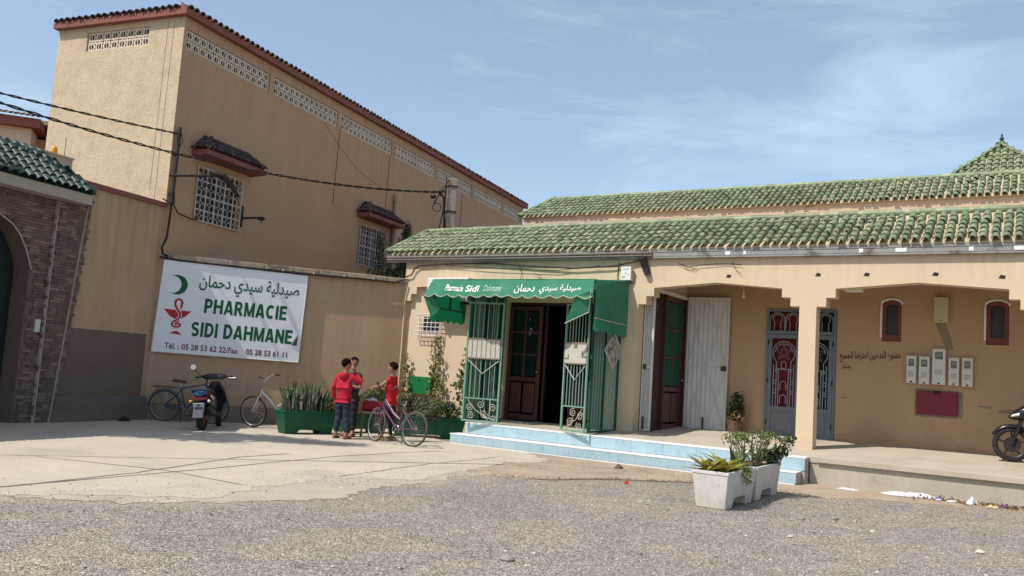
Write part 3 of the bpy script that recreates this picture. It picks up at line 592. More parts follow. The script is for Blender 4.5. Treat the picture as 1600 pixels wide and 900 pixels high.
# ============================================================ BRICK GATE
gt = thing('brick_gate', 'brick faced gateway with dark green doors and dark green tiled roof', 'gate', 'G', (-4.2, 0, 0))
gx = 4.2  # local x = frame x + 4.2
def arch_pts():
    return [(-3.115, 0), (-3.115, 2.83), (-3.26, 3.17), (-3.42, 3.42), (-3.58, 3.58), (-3.84, 3.71), (-4.15, 3.86)]
ap = arch_pts(); right = [(q+gx, z) for q, z in ap]; cxa = -4.2+gx; left = [(2*cxa-q, z) for q, z in right[::-1]]
out_l = -12.6+gx
outline = [(right[0][0], 0), (-2.40+gx, 0), (-2.07+gx, 4.34), (out_l, 4.34), (out_l, 0), (left[-1][0], 0)]+[q for q in left[::-1]]+[q for q in right[::-1]][:-1]
b = MB(); b.prism(outline, .02, .60); b.build('gate_wall', brick_mortar, gt)
b = MB(); b.add([(-2.40+gx, -.055, 0), (-2.40+gx, .3, 0), (-2.07+gx, .3, 4.34), (-2.07+gx, -.055, 4.34), (-2.26+gx, -.055, 0), (-2.26+gx, .3, 0), (-1.96+gx, .3, 4.40), (-1.96+gx, -.055, 4.40)],
      [(0, 4, 7, 3), (4, 5, 6, 7), (0, 1, 5, 4), (3, 7, 6, 2)]); b.build('gate_return', brick_mortar, gt)
# bricks: ledger stones proud of the mortar
def in_arch(x, z):
    xx = abs(x-cxa)
    if z > 3.84: return False
    zs = [q[1] for q in ap[1:]]; xs_ = [abs(q[0]+gx-cxa) for q in ap[1:]]
    lim = xs_[0] if z < 2.83 else float(np.interp(z, zs, xs_))
    return xx < lim+.012
bm_ = [MB().box(-l/2, l/2, -.018-d, .03, .002, .053).mesh('brick', stone_brick) for l, d in ((.19, 0), (.15, .006), (.23, .003), (.11, .009))]
bl = []
z = 0.0; row = 0
while z < 4.28:
    x = -4.95+gx+random.uniform(0, .2)
    xr = -2.40+gx+(.33*z/4.34)
    while x < xr-.03:
        k = random.randrange(4); l = (.19, .15, .23, .11)[k]
        cxm = x+l/2
        if x+l < xr+.03 and not in_arch(x, z+.03) and not in_arch(x+l, z+.03): bl.append((k, cxm, z, 1-min(1, (xr-x+l)/.1)))
        x += l+.004
    z += .0565
vis = [q for q in bl if -4.1+gx < q[1]]; rest = [q for q in bl if q not in vis]; random.shuffle(vis); vis.sort(key=lambda q: -q[2]*0-q[1])
off = lambda q: Matrix.Translation((q[1], -.05 if q[1] > -2.72+gx else .012, q[2]))
for q in vis[:300]: inst(bm_[q[0]], 'brick', gt, off(q))
for k in range(4):
    L_ = [off(q) for q in vis[300:]+rest if q[0] == k]
    if L_: stuff(bm_[k], L_, 'brick', gt)
b = MB(); b.prism([(-2.73+gx, 0), (-2.40+gx, 0), (-2.07+gx, 4.34), (-2.73+gx, 4.34)], -.05, .018); b.build('pilaster', brick_mortar, gt)
zz = 0
while zz < 4.3:   # short bricks on the outer return
    xr = -2.40+gx+.33*zz/4.34; ln = random.choice((.10, .14, .07)); b = MB(); b.box(xr+.004, xr+ln, -.085, -.03, zz+.002, zz+.053)
    b.build('brick', stone_brick, gt); zz += .0565
trim_m = mat('trim_plastic', (.40, .335, .29), .7, .08, 4, .04, 40, .05)
tr = MB(); tr.box(-2.746+gx, -2.734+gx, -.088, .012, .0, 4.2); tr.build('tile_trim', trim_m, gt)
tr = MB(); tr.hexa([(-2.415+gx, -.092, 0), (-2.403+gx, -.092, 0), (-2.403+gx, -.05, 0), (-2.415+gx, -.05, 0)], [(-2.085+gx, -.092, 4.2), (-2.073+gx, -.092, 4.2), (-2.073+gx, -.05, 4.2), (-2.085+gx, -.05, 4.2)]); tr.build('tile_trim', trim_m, gt)
tr = MB(); tr.tube([(q, -.022, z) for q, z in right[1:]+left[:-1]], .013, 6); tr.build('arch_trim', trim_m, gt)
# jamb lining of the arch and doors
d = MB(); jl = right[1:]+left[:-1]
dl = MB()
for sgn, xa, xb in ((1, cxa+.004, 1.09+cxa), (-1, cxa-1.09, cxa-.004)):
    dd = MB(); dd.box(xa, xb, .42, .47, .03, 3.9)
    dr = dd.build('gate_door', gate_green, gt)
    for zz0, zz1 in ((.15, .95), (1.05, 1.85), (1.95, 2.75), (2.85, 3.6)):
        pm = MB(); pm.box(xa+.1, xb-.1, .395, .418, zz0, zz1); pm.build('door_panel', gate_green, dr, bevel=.01)
ib = MB(); ib.box(-2.90+gx, -2.80+gx, -.045, .012, 1.68, 1.92); ib.build('intercom', meter_white, gt, bevel=.008)
# roof: fascia slab, bed, tiles, ridge
ex0, ex1, eo, ez = out_l-.2, -2.22+gx, -.34, 4.40
b = MB(); b.box(ex0, ex1, eo, .95, 4.20, 4.395); b.build('roof_slab', mat('gate_fascia', (.40, .335, .26), .9, .1, 2, .06, 40, .2, 60, .005, streak=.06), gt, bevel=.01)
px1, ry, rz_ = -2.95+gx, .30, 5.0
b = MB(); b.add([(ex0, eo+.02, ez), (ex1-.02, eo+.02, ez), (px1, ry, rz_-.01), (ex0, ry, rz_-.01), (ex1-.02, .93, ez), (ex0, .93, ez)], [(0, 1, 2, 3), (1, 4, 2), (4, 5, 3, 2)]); b.build('roof_bed', mat('dark_roof_bed', (.03, .045, .04), .9, .1, 4, .05, 40, .2), gt)
up = Vector((0, ry-eo, rz_-ez)); sl_ = up.length
fx = (px1-ex1)/sl_
L1 = slope_mats((ex0, eo-.05, ez+.0), (1, 0, 0), up, int((ex1-ex0)/.178), 5, .178, .19, lambda px, pu: px < (ex1-ex0)+fx*pu+.03, .8)
L1 = sorted(L1, key=lambda M4: -M4.translation.x)
lay(L1, T_dark, 'roof_tile', gt, 300)
L2 = slope_mats((ex1+.05, eo, ez), (0, 1, 0), (px1-ex1, 0, rz_-ez), 7, 5, .178, .19, lambda px, pu: .62*pu < px < 1.24-.62*pu)
lay(L2, T_dark, 'roof_tile', gt, 300)
cp = MB(); cp.tube([(ex0, ry, rz_+.03), (px1, ry, rz_+.03)], .085, 10); cp.tube([(px1, ry, rz_+.02), (ex1+.02, eo-.02, ez+.06)], .075, 10); cp.build('ridge_cap', tile_dark, gt, smooth=True)
# block behind the roof with an amber beacon and aerial
pb = thing('gate_pier', 'pale plastered pier rising behind the green tiled gate roof', 'pier', 'G', (-2.30, .62, 0))
b = MB(); b.box(-.5, .34, 0, .5, 0, 5.19); b.box(-.52, .36, -.02, .52, 5.192, 5.23); b.build('pier', plaster_tan, pb)
bc = thing('beacon_lamp', 'amber beacon lamp on the pier behind the green gate roof', 'lamp', 'G', (-2.22, .85, 5.23))
b = MB(); b.cyl((0, 0, 0), (0, 0, .07), .085, .08, 14); b.build('lamp_base', black_plastic, bc)
b = MB(); b.loft([[(r_*math.cos(2*PI*k/14), r_*math.sin(2*PI*k/14), z_) for k in range(14)] for r_, z_ in ((.085, .07), (.095, .13), (.085, .20), (.055, .26), (.012, .29))]); b.build('lamp_dome', amber, bc, smooth=True); bc.scale = (.66, .66, .72)
an = MB(); an.cyl((0, 0, 0), (0, 0, .05), .025, n=8); an.cyl((0, 0, .05), (0, 0, .42), .006, n=5); o = an.build('aerial', iron); place(o, 'G', (-2.02, .8, 5.23)); tag(o, 'thin black whip aerial beside the amber beacon', 'aerial')
# ============================================================ DISTANT PINK HOUSE
ph = thing('pink_house', 'distant salmon pink house with red tiled eaves behind the gate roof', 'house', 'W', (-18.5, 31.5, 0), R(20))
b = MB(); b.box(-9, 0.2, 0, 8, 0, 9.4); b.build('wall', mat('cream_wall', (.60, .50, .34), .9, .06, 1, .03, 30, .1), ph)
b = MB(); b.box(.2, 7.5, 1.2, 8, 0, 9.3); b.build('wall', pink_wall, ph)
b = MB(); b.box(-9.3, .5, -.3, 8, 9.402, 9.75); b.box(.52, 7.5, .9, 8, 9.302, 9.65); b.build('cornice', red_trim, ph)
b = MB(); b.box(-9.3, 7.5, .6, 8, 9.76, 9.92); b.build('roof_bed', mortar, ph)
Lh = slope_mats((-9.3, -.42, 9.76), (1, 0, 0), (0, 1, .3), 52, 2, .19, .3)+slope_mats((.6, .8, 9.66), (1, 0, 0), (0, 1, .3), 36, 2, .19, .3)
T_pale = tile_mesh('roof_tile', mat('pale_clay_tile', (.36, .29, .24), .85, .2, 8, .1, 60, .3, rnd=.3, isl=1), .085, .07, .34, .013, 5)
lay(Lh, T_pale, 'roof_tile', ph, 300)
b = MB(); b.box(-3.6, 7.6, -2.8, 1.0, 6.9, 7.7); b.box(-3.8, 7.7, -3.0, 1.0, 7.702, 7.85); b.build('lower_roof_edge', red_trim, ph)
# ============================================================ ARCADE BUILDING (frame F: x to the right along the facade, y into the building)
XL, XR = -9.28, 7.3
def SZ(y): return .44+(y+1.03)*.0475   # veranda floor slopes up slightly towards the building
ar = thing('arcade_building', 'cream arcaded pharmacy building with stepped arches and green tiled eaves', 'building', 'F', (0, 0, 0))
def stepped(xl, xr):  # arch profile from left springing to right springing
    s = [(xl, 3.065), (xl+.165, 3.065), (xl+.165, 3.23), (xl+.325, 3.23), (xl+.325, 3.395), ((xl+xr)/2, 3.505)]
    return s+[(xl+xr-q, z) for q, z in s[:-1][::-1]]
poly = [(XL, 0), (XL, 4.03), (XR, 4.03), (XR, .3), (XR-.1, .3)]
bays = [(-9.24, -3.54), (-3.19, 0.0), (.302, 3.66), (3.962, XR-.1)]
for a, b_ in bays[::-1]:
    poly += [(b_, .3)]+stepped(a, b_)[::-1]+[(a, .3)]
poly += [(-9.24, 0)]
def fix(pl):
    o_ = [];
    for p in pl:
        if not o_ or (abs(p[0]-o_[-1][0])+abs(p[1]-o_[-1][1])) > 1e-4: o_.append(p)
    return o_
w = MB(); w.prism(fix(poly), 0, .30); o = w.build('front_wall', plaster_face, ar)
bmx = bmesh.new(); bmx.from_mesh(o.data); bmesh.ops.recalc_face_normals(bmx, faces=bmx.faces); bmesh.ops.triangulate(bmx, faces=[f for f in bmx.faces if len(f.verts) > 4]); bmx.to_mesh(o.data); bmx.free()
# infill wall of the pharmacy bay with a door opening and a small window
b = MB(); dx0, dx1, dz1 = -6.38, -3.98, 3.08
swx0, swx1, swz0, swz1 = -8.74, -8.26, 2.34, 2.70
def pan(x0, x1, z0, z1): b.box(x0, x1, .13, .28, z0, z1)
pan(-9.24, swx0, 0, 3.5); pan(swx1, dx0, 0, 3.5); pan(swx0, swx1, 0, swz0); pan(swx0, swx1, swz1, 3.5); pan(dx0, dx1, dz1, 3.5); pan(dx1, -3.54, 0, 3.5)
b.build('infill_wall', plaster_face, ar)
b = MB(); b.box(-9.28, -3.1, .31, .45, 3.4, 4.0); b.build('lintel', plaster_back_shade, ar)
# dark shop interior and small window
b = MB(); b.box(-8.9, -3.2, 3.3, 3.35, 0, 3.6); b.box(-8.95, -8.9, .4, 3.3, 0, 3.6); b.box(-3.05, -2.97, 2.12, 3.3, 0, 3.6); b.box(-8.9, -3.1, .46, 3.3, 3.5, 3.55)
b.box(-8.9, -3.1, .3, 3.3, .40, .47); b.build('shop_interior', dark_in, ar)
b = MB(); b.box(-5.3, -4.75, 1.9, 2.3, .48, 1.45); b.box(-4.6, -3.4, 2.6, 2.9, .48, 2.6); b.build('shop_counter', mat('shop_counter', (.05, .05, .06), .6, .2, 4, .05, 40, 0), ar)
b = MB(); b.box(swx0+.0, swx1-.0, .26, .30, swz0, swz1); b.build('window_pane', dark_in, ar)
# side partition of the veranda, back wall, ceiling
wa = MB()
gw = [( -1.16, .25, .5, 3.2)]
def bw_(x0, x1, z0, z1): wa.box(x0, x1, 2.1, 2.3, z0, z1)
wl, wr = (1.10, 1.45), (2.90, 3.27); wz0, wz1 = 2.60, 3.42
bw_(-3.1, -1.16, .3, 3.8); bw_(-1.16, .25, 3.2, 3.8); bw_(.25, wl[0], .3, 3.8)
for a, b_ in (wl, wr): bw_(a, b_, .3, wz0); bw_(a, b_, wz1, 3.8)
bw_(wl[1], wr[0], .3, 3.8); bw_(wr[1], 7.3, .3, 3.8)
wa.box(7.2, 7.3, .31, 2.09, .3, 3.8)
wa.build('back_wall', plaster_back_shade, ar)
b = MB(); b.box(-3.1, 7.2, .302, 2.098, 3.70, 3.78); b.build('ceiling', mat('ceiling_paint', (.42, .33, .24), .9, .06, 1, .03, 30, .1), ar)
b = MB(); b.box(.70, 1.0, .33, .62, 3.40, 3.66); b.build('ceiling_box', white_trim, ar)
# floor slab, right-hand plinth and coping
def floor_poly(x0, x1, y0, y1, th, name, m_):
    b = MB(); b.hexa([(x0, y0, SZ(y0)-th), (x1, y0, SZ(y0)-th), (x1, y1, SZ(y1)-th), (x0, y1, SZ(y1)-th)], [(x0, y0, SZ(y0)), (x1, y0, SZ(y0)), (x1, y1, SZ(y1)), (x0, y1, SZ(y1))])
    return b.build(name, m_, ar)
floor_poly(-3.54, XR, -.74, 2.10, .12, 'veranda_floor', slab_m)
floor_poly(-6.30, -3.545, -1.03, .128, .2, 'shop_threshold', slab_m)
floor_poly(-3.54, .62, -1.05, -.743, .09, 'edge_slab', slab_m)
floor_poly(.624, 3.9, -1.09, -.743, .075, 'edge_slab', slab_m); floor_poly(3.906, XR, -1.09, -.743, .075, 'edge_slab', slab_m)
b = MB(); b.box(.5, XR, -1.03, -.3, 0, .362); b.build('plinth', cement, ar)
# steps clad in blue tiles with white nosings
st = thing('tiled_steps', 'pale blue tiled steps with white nosings below the pharmacy entrance', 'steps', 'F', (-6.3, -1.3, 0))
sx = 6.3; sy = 1.3
b = MB(); b.box(-6.33+sx+.012, .48+sx, 0, .30, 0, .425); b.box(-6.47+sx+.012, .42+sx, -.32+.012, -.002, 0, .203)
b.build('step_core', cement, st)
def riser(xa, xb, y, z0, z1):
    n = round((xb-xa)/.31); w_ = (xb-xa)/n; me = MB().box(-w_/2+.0012, w_/2-.0012, -.012, .006, 0, z1-z0-.004).mesh('riser_tile', step_blue)
    for i in range(n): inst(me, 'riser_tile', st, Matrix.Translation((xa+(i+.5)*w_, y+random.uniform(-.0015, .0015), z0+.002)))
riser(-6.33+sx, .48+sx, 0, .214, .412); riser(-6.47+sx, .42+sx, -.32, .022, .184)
for y0, y1, x0, x1 in ((0, .3, -6.33, -6.33), (-.32, 0, -6.47, -6.47)):
    z0, z1 = (.214, .412) if y0 == 0 else (.02, .184)
    me = MB().box(-.006, .012, 0, y1-y0-.004, 0, z1-z0-.004).mesh('riser_tile', step_blue); inst(me, 'riser_tile', st, Matrix.Translation((x0+sx, y0+.002, z0+.002)))
b = MB(); b.box(-6.345+sx, .492+sx, -.016, .26, .414, .436); b.box(-6.485+sx, .432+sx, -.337, -.002, .186, .208); b.build('tread_nosing', step_white, st, bevel=.004)
b = MB(); b.box(-6.48+sx, .40+sx, -.334, -.30, .001, .020); b.build('base_strip', step_white, st)
# gutter, soffit and roof
b = MB(); b.box(-9.80, XR+.1, -.10, .02, 3.985, 4.02); b.box(-9.80, XR+.1, -.105, -.085, 4.022, 4.105); b.box(-9.80, XR+.1, -.115, -.08, 4.107, 4.122); b.box(-9.84, XR+.1, -.10, .35, 4.125, 4.165)
b.build('gutter', zinc, ar)
b = MB(); b.tube([(-9.80, -.122, 4.10), (-6, -.122, 4.085), (-2.9, -.122, 4.095)], .026, 8); b.tube([(-9.80, -.122, 4.045), (-6, -.124, 4.03), (-2.9, -.122, 4.04)], .02, 8); b.build('gutter_pipe', mat('old_pipe', (.17, .14, .115), .7, .2, 4, .1, 40, .1), ar, smooth=True)
ez, ey, rz_, ry = 4.19, -.13, 4.93, 1.2
b = MB(); b.hexa([(-9.82, ey+.03, ez-.035), (XR+.2, ey+.03, ez-.035), (XR+.2, ry, ez-.035), (-9.6, ry, ez-.035)], [(-9.82, ey+.03, ez), (XR+.2, ey+.03, ez), (XR+.2, ry, rz_), (-9.6, ry, rz_)])
b.hexa([(-9.6, ry+.002, 4.1), (XR+.2, ry+.002, 4.1), (XR+.2, 1.9, 4.1), (-9.6, 1.9, 4.1)], [(-9.6, ry+.002, rz_-.01), (XR+.2, ry+.002, rz_-.01), (XR+.2, 1.9, 4.5), (-9.6, 1.9, 4.5)]); b.build('roof_bed', mortar, ar)
up = Vector((0, ry-ey, rz_-ez)); n = int((XR+9.9)/.172)
RT = slope_mats((-9.86, ey-.03, ez), (1, 0, 0), up, n, 6, .172, .232, lambda px, pu: px > .02+.18*pu, 1.25)
inview = [M4 for M4 in RT if M4.translation.x < 4.15]; outv = [M4 for M4 in RT if M4.translation.x >= 4.15]
inview.sort(key=lambda M4: -M4.translation.x)
lay(inview+outv, T_green, 'roof_tile', ar, 300)
rc = MB().cyl((0, 0, 0), (.36, 0, .004), .072, .066, 12).mesh('ridge_tile', tile_green, True)
x = -9.6
while x < XR: inst(rc, 'ridge_tile', ar, Matrix.Translation((x, ry+.02, rz_+.045+random.uniform(-.008, .008)))); x += .345
gcv = MB().cyl((0, 0, 0), (.05, .36, .2), .07, .064, 10).mesh('verge_tile', tile_green, True)
for i in range(4): inst(gcv, 'verge_tile', ar, Matrix.Translation((-9.84+.055*i, ey+.33*i, ez+.05+.185*i)))
for x in (-3.35, -1.4, -1.05, 1.02, 1.62, 2.75, 3.4): b = MB(); b.box(x, x+random.uniform(.05, .2), -.1090, -.1055, 4.03, 4.10); b.build('gutter_patch', white_trim, ar)
for x, z in ((.31, 3.65), (1.14, 3.65), (2.24, 3.65), (3.23, 3.60), (-1.35, 3.63)): b = MB(); b.prism([(x-.05, z-.025), (x+.04, z-.035), (x+.055, z+.02), (x-.02, z+.035)], -.004, -.001); b.build('scupper_hole', ink, ar)
b = MB(); b.tube([(-3.10, -.15, 4.0), (-3.08, -.10, 3.93), (-3.03, -.06, 3.80), (-3.0, -.05, 3.66)], [.06, .07, .05, .07], 8); b.tube([(-3.16, -.12, 4.0), (-3.12, -.06, 3.85), (-3.05, -.04, 3.7)], [.03, .03, .04], 6); b.build('torn_downpipe', iron, ar, smooth=True)
# building left flank and roof deck behind
b = MB(); b.box(XL-.02, XL+.2, .302, 6.9, 0, 4.0); b.box(XL-.02, XR, 1.92, 6.95, 3.9, 4.1); b.build('flank_wall', plaster_face, ar)
# ---------------------------------------------------------- rear hall with second tier of green tiles, and pyramid roofed tower
rh = thing('rear_hall', 'rear hall with upper green tiled roof above the arcade', 'building', 'F', (0, 7, 0))
b = MB(); b.box(-10.2, 9, .15, 2.4, 0, 6.30); b.build('wall', mat('hall_wall', (.46, .31, .21), .9, .06, 1.0, .03, 30, .15), rh)
b = MB(); b.box(-10.35, 9.1, .0, .148, 6.22, 6.44); b.build('ledge', mat('hall_ledge', (.50, .38, .28), .9, .12, 2, .06, 30, .3, streak=.06, col2=(.24, .15, .1), c2scale=3, c2thr=(.6, .7)), rh)
ez2, rz2, ry2 = 6.455, 7.26, 1.25
b = MB(); b.hexa([(-10.5, -.08, ez2-.012), (9.2, -.08, ez2-.012), (9.2, ry2, ez2-.012), (-10.0, ry2, ez2-.012)], [(-10.5, -.08, ez2), (9.2, -.08, ez2), (9.2, ry2, rz2), (-10.0, ry2, rz2)]); b.build('roof_bed', mortar, rh)
up2 = Vector((0, ry2+.1, rz2-ez2)); RT2 = slope_mats((-10.5, -.12, ez2), (1, 0, 0), up2, int(19.6/.172), 6, .172, .25, lambda px, pu: px > .02+.32*pu, 1.25)
a_ = sorted([M4 for M4 in RT2 if M4.translation.x < 4.0], key=lambda M4: -M4.translation.x); lay(a_+[M4 for M4 in RT2 if M4.translation.x >= 4.0], T_green, 'roof_tile', rh, 300)
x = -10.0
while x < 9: inst(rc, 'ridge_tile', rh, Matrix.Translation((x, ry2+.02, rz2+.045+random.uniform(-.006, .006)))); x += .345
for i in range(5): inst(MB().cyl((0, 0, 0), (.13, .34, .2), .07, .064, 10).mesh('verge_tile', tile_green, True) if i == 0 else bpy.data.objects['verge_tile.%03d' % 4].data, 'verge_tile', rh, Matrix.Translation((-10.5+.1*i, -.1+.27*i, ez2+.05+.165*i)))
tw = thing('tiled_tower', 'pyramidal green tiled tower roof with dark ball finial', 'tower', 'F', (2.73, 12, 0))
b = MB(); b.box(-1.5, 1.5, -1.5, 1.5, 0, 7.4); b.build('tower_wall', MATS['hall_wall'], tw)
hb, zb, za = 1.75, 7.4, 9.0
b = MB(); b.add([(-hb, -hb, zb), (hb, -hb, zb), (hb, hb, zb), (-hb, hb, zb), (0, 0, za)], [(3, 2, 1, 0), (0, 1, 4), (1, 2, 4), (2, 3, 4), (3, 0, 4)]); b.build('roof_bed', mortar, tw)
T_tw = tile_mesh('roof_tile', tile_green, .085, .07, .30, .01, 5)
Ls = []
for k in range(4):
    Mz = Matrix.Rotation(k*PI/2, 4, 'Z'); u_ = Vector((0, hb, za-zb)); sl_ = u_.length
    Ls += [Mz @ q for q in slope_mats((-hb, -hb, zb), (1, 0, 0), u_, 20, 10, .175, .24, lambda px, pu: (hb/sl_)*pu-.02 < px < 2*hb-(hb/sl_)*pu+.02)]
lay(Ls, T_tw, 'roof_tile', tw, 300)
b = MB()
for k in range(4):
    s1, s2 = ((-1, -1), (1, -1), (1, 1), (-1, 1))[k]; b.tube([(s1*hb, s2*hb, zb+.04), (0, 0, za+.05)], .06, 8)
b.build('hip_tile', tile_green, tw, smooth=True)
b = MB(); b.cyl((0, 0, za-.05), (0, 0, za+.34), .018, n=8); b.ell((0, 0, za+.09), .085, .085, .085, 12, 8); b.ell((0, 0, za+.22), .06, .06, .06, 12, 8); b.ell((0, 0, za+.32), .03, .03, .05, 8, 6); b.build('finial', mat('finial_metal', (.04, .06, .055), .5, .1, 4, .05, 40, .05), tw, smooth=True)

# ---------------------------------------------------------- veranda: shutters, side door, blue gate, windows
def corrugated(name, x0, x1, z0, z1, y, parent_thing):
    b = MB(); n = 9; rib = .02; xs_ = []; 
    for i in range(n):
        a = x0+(x1-x0)*i/n; wd = (x1-x0)/n; xs_ += [(a, 0), (a+wd*.35, 0), (a+wd*.5, -rib), (a+wd*.85, -rib)]
    xs_.append((x1, 0))
    V = []; F_ = []
    for q, d in xs_: V += [(q, y+d, z0), (q, y+d, z1), (q, y+d+.012, z0), (q, y+d+.012, z1)]
    for i in range(len(xs_)-1):
        k = i*4; F_ += [(k, k+4, k+5, k+1), (k+3, k+7, k+6, k+2), (k+1, k+5, k+7, k+3), (k+2, k+6, k+4, k)]
    F_ += [(0, 1, 3, 2), (len(V)-4, len(V)-2, len(V)-1, len(V)-3)]
    b.add(V, F_); return b
def shutter(label, x0, x1, z0, z1, y, nx):
    t = thing('metal_shutter', label, 'shutter', 'F', ((x0+x1)/2, y, z0), 0, 'white metal shutter leaves at the side door'); hw = (x1-x0)/2; h = z1-z0
    corrugated('s', -hw, hw, 0, h, 0, t).build('corrugated_sheet', shutter_white, t)
    b = MB()
    for q in (-hw, hw-.03): b.box(q, q+.03, -.045, -.021, 0, h)
    b.box(-hw+.031, hw-.031, -.043, -.021, h-.03, h); b.box(-hw+.031, hw-.031, -.043, -.021, h*.46, h*.46+.03); b.box(-hw+.031, hw-.031, -.043, -.021, 0, .03)
    b.build('shutter_frame', shutter_white, t)
    for zA, zB in ((.03, h*.46), (h*.46+.03, h-.03)):
        for k in range(nx):
            xa, xb = -hw+.03+(2*hw-.06)*k/nx, -hw+.03+(2*hw-.06)*(k+1)/nx
            for (p, q) in (((xa, zA), (xb, zB)), ((xa, zB), (xb, zA))):
                b = MB(); b.tube([(p[0], -.038, p[1]), (q[0], -.038, q[1])], .008, 4); b.build('cross_brace', shutter_white, t)
    b = MB(); b.box(hw-.14 if nx > 1 else -hw+.03, hw-.02 if nx > 1 else -hw+.09, -.07, -.04, h*.46-.03, h*.46+.07); b.box(-.05, -.02, -.06, -.03, .02, .28); b.build('rusty_latch', mat('rust', (.085, .045, .03), .9, .3, 10, .1, 60, .3), t)
shutter('narrow white metal shutter leaf folded behind the pier beside the green awning', -3.18, -2.96, .52, 3.29, .36, 1)
shutter('wide white corrugated shutter leaf folded against the back wall', -2.86, -1.93, .55, 3.42, 2.02, 2)
sd = thing('side_door', 'dark varnished side door with green curtained panes behind the white shutters', 'door', 'F', (-2.93, .45, 0), PI/2)
# local x runs into the building (along the partition), local -y faces +X of the facade
b = MB(); b.box(-.1, 1.62, .0, .1, 3.36, 3.66); b.build('door_head', mat('head_plaster', (.52, .42, .31), .9, .06, 2, .03, 30, .1), sd)
b = MB(); b.box(-.10, 1.62, -.03, .0, 3.36, 3.43); b.build('white_lintel', white_trim, sd)
b = MB(); b.box(-.06, 0, .0, .09, .50, 3.358); b.box(1.56, 1.62, .0, .09, .52, 3.358); b.box(.40, .46, .0, .09, .5, 3.358); b.build('door_frame', wood_dark, sd)
b = MB(); b.box(0.002, .398, .05, .08, .52, 3.35); b.build('closed_leaf', wood_dark, sd)
def panelled(parent, x0, x1, z0, zm, z1, y, pm, glassm, nx=2, nz=3):
    b = MB(); fw_ = .085; b.box(x0, x0+fw_, y, y+.045, z0, z1); b.box(x1-fw_, x1, y, y+.045, z0, z1); b.box(x0+fw_, x1-fw_, y, y+.045, z1-fw_, z1); b.box(x0+fw_, x1-fw_, y, y+.045, z0, z0+.12); b.box(x0+fw_, x1-fw_, y, y+.045, zm-.05, zm+.05)
    for i in range(1, nx): q = x0+fw_+(x1-x0-2*fw_)*i/nx; b.box(q-.02, q+.02, y+.002, y+.04, zm+.05, z1-fw_)
    for k in range(1, nz): q = zm+.05+(z1-fw_-zm-.05)*k/nz; b.box(x0+fw_, x1-fw_, y+.004, y+.038, q-.02, q+.02)
    o = b.build('door_leaf', pm, parent, bevel=.004)
    for i in range(nx):
        for k in range(nz):
            g_ = MB(); ww = (x1-x0-2*fw_)/nx; hh = (z1-fw_-zm-.05)/nz; g_.box(x0+fw_+ww*i+.021, x0+fw_+ww*(i+1)-.021, y+.02, y+.026, zm+.05+hh*k+.021, zm+.05+hh*(k+1)-.021); g_.build('pane', glassm, o)
    for i in range(2):
        ww = (x1-x0-2*fw_)/2; g_ = MB(); g_.box(x0+fw_+ww*i+.03, x0+fw_+ww*(i+1)-.03, y+.006, y+.03, z0+.15, zm-.08); g_.build('door_panel', pm, o, bevel=.012)
    g_ = MB(); g_.ell((x1-.045, y-.03, z0+1.05), .022, .03, .022, 8, 6); g_.build('knob', chrome, o)
    return o
panelled(sd, .462, 1.555, .53, 1.38, 3.34, .03, wood_red, green_cloth)
# blue gate
bg_ = thing('wrought_iron_gate', 'grey blue double gate with wrought iron arches and stars behind the column', 'gate', 'F', (-.455, 2.1, .5))
b = MB(); X0, X1, Hh = -.70, .70, 2.70
b.box(X0, X0+.05, -.03, .05, .0, Hh); b.box(X1-.05, X1, -.03, .05, .0, Hh); b.box(X0+.05, X1-.05, -.03, .05, Hh-.05, Hh); b.box(X0+.05, X1-.05, -.03, .05, 2.18, 2.25)
b.build('gate_frame', blue_paint, bg_)
b = MB()
for q in (-.48, -.16, .17, .48):
    c_ = q; b.torus((c_, -.005, 2.48), .15, .010, 'y', 14, 5, 0, PI); b.tube([(c_-.15, -.005, 2.48), (c_-.15, -.005, 2.26)], .010, 5); b.tube([(c_+.15, -.005, 2.48), (c_+.15, -.005, 2.26)], .010, 5)
    b.torus((c_, -.005, 2.50), .095, .009, 'y', 14, 5, -.6, PI+.6); b.tube([(c_-.06, -.005, 2.44), (c_-.07, -.005, 2.26)], .009, 5); b.tube([(c_+.06, -.005, 2.44), (c_+.07, -.005, 2.26)], .009, 5)
b.build('transom_ironwork', bluegrey_rod, bg_)
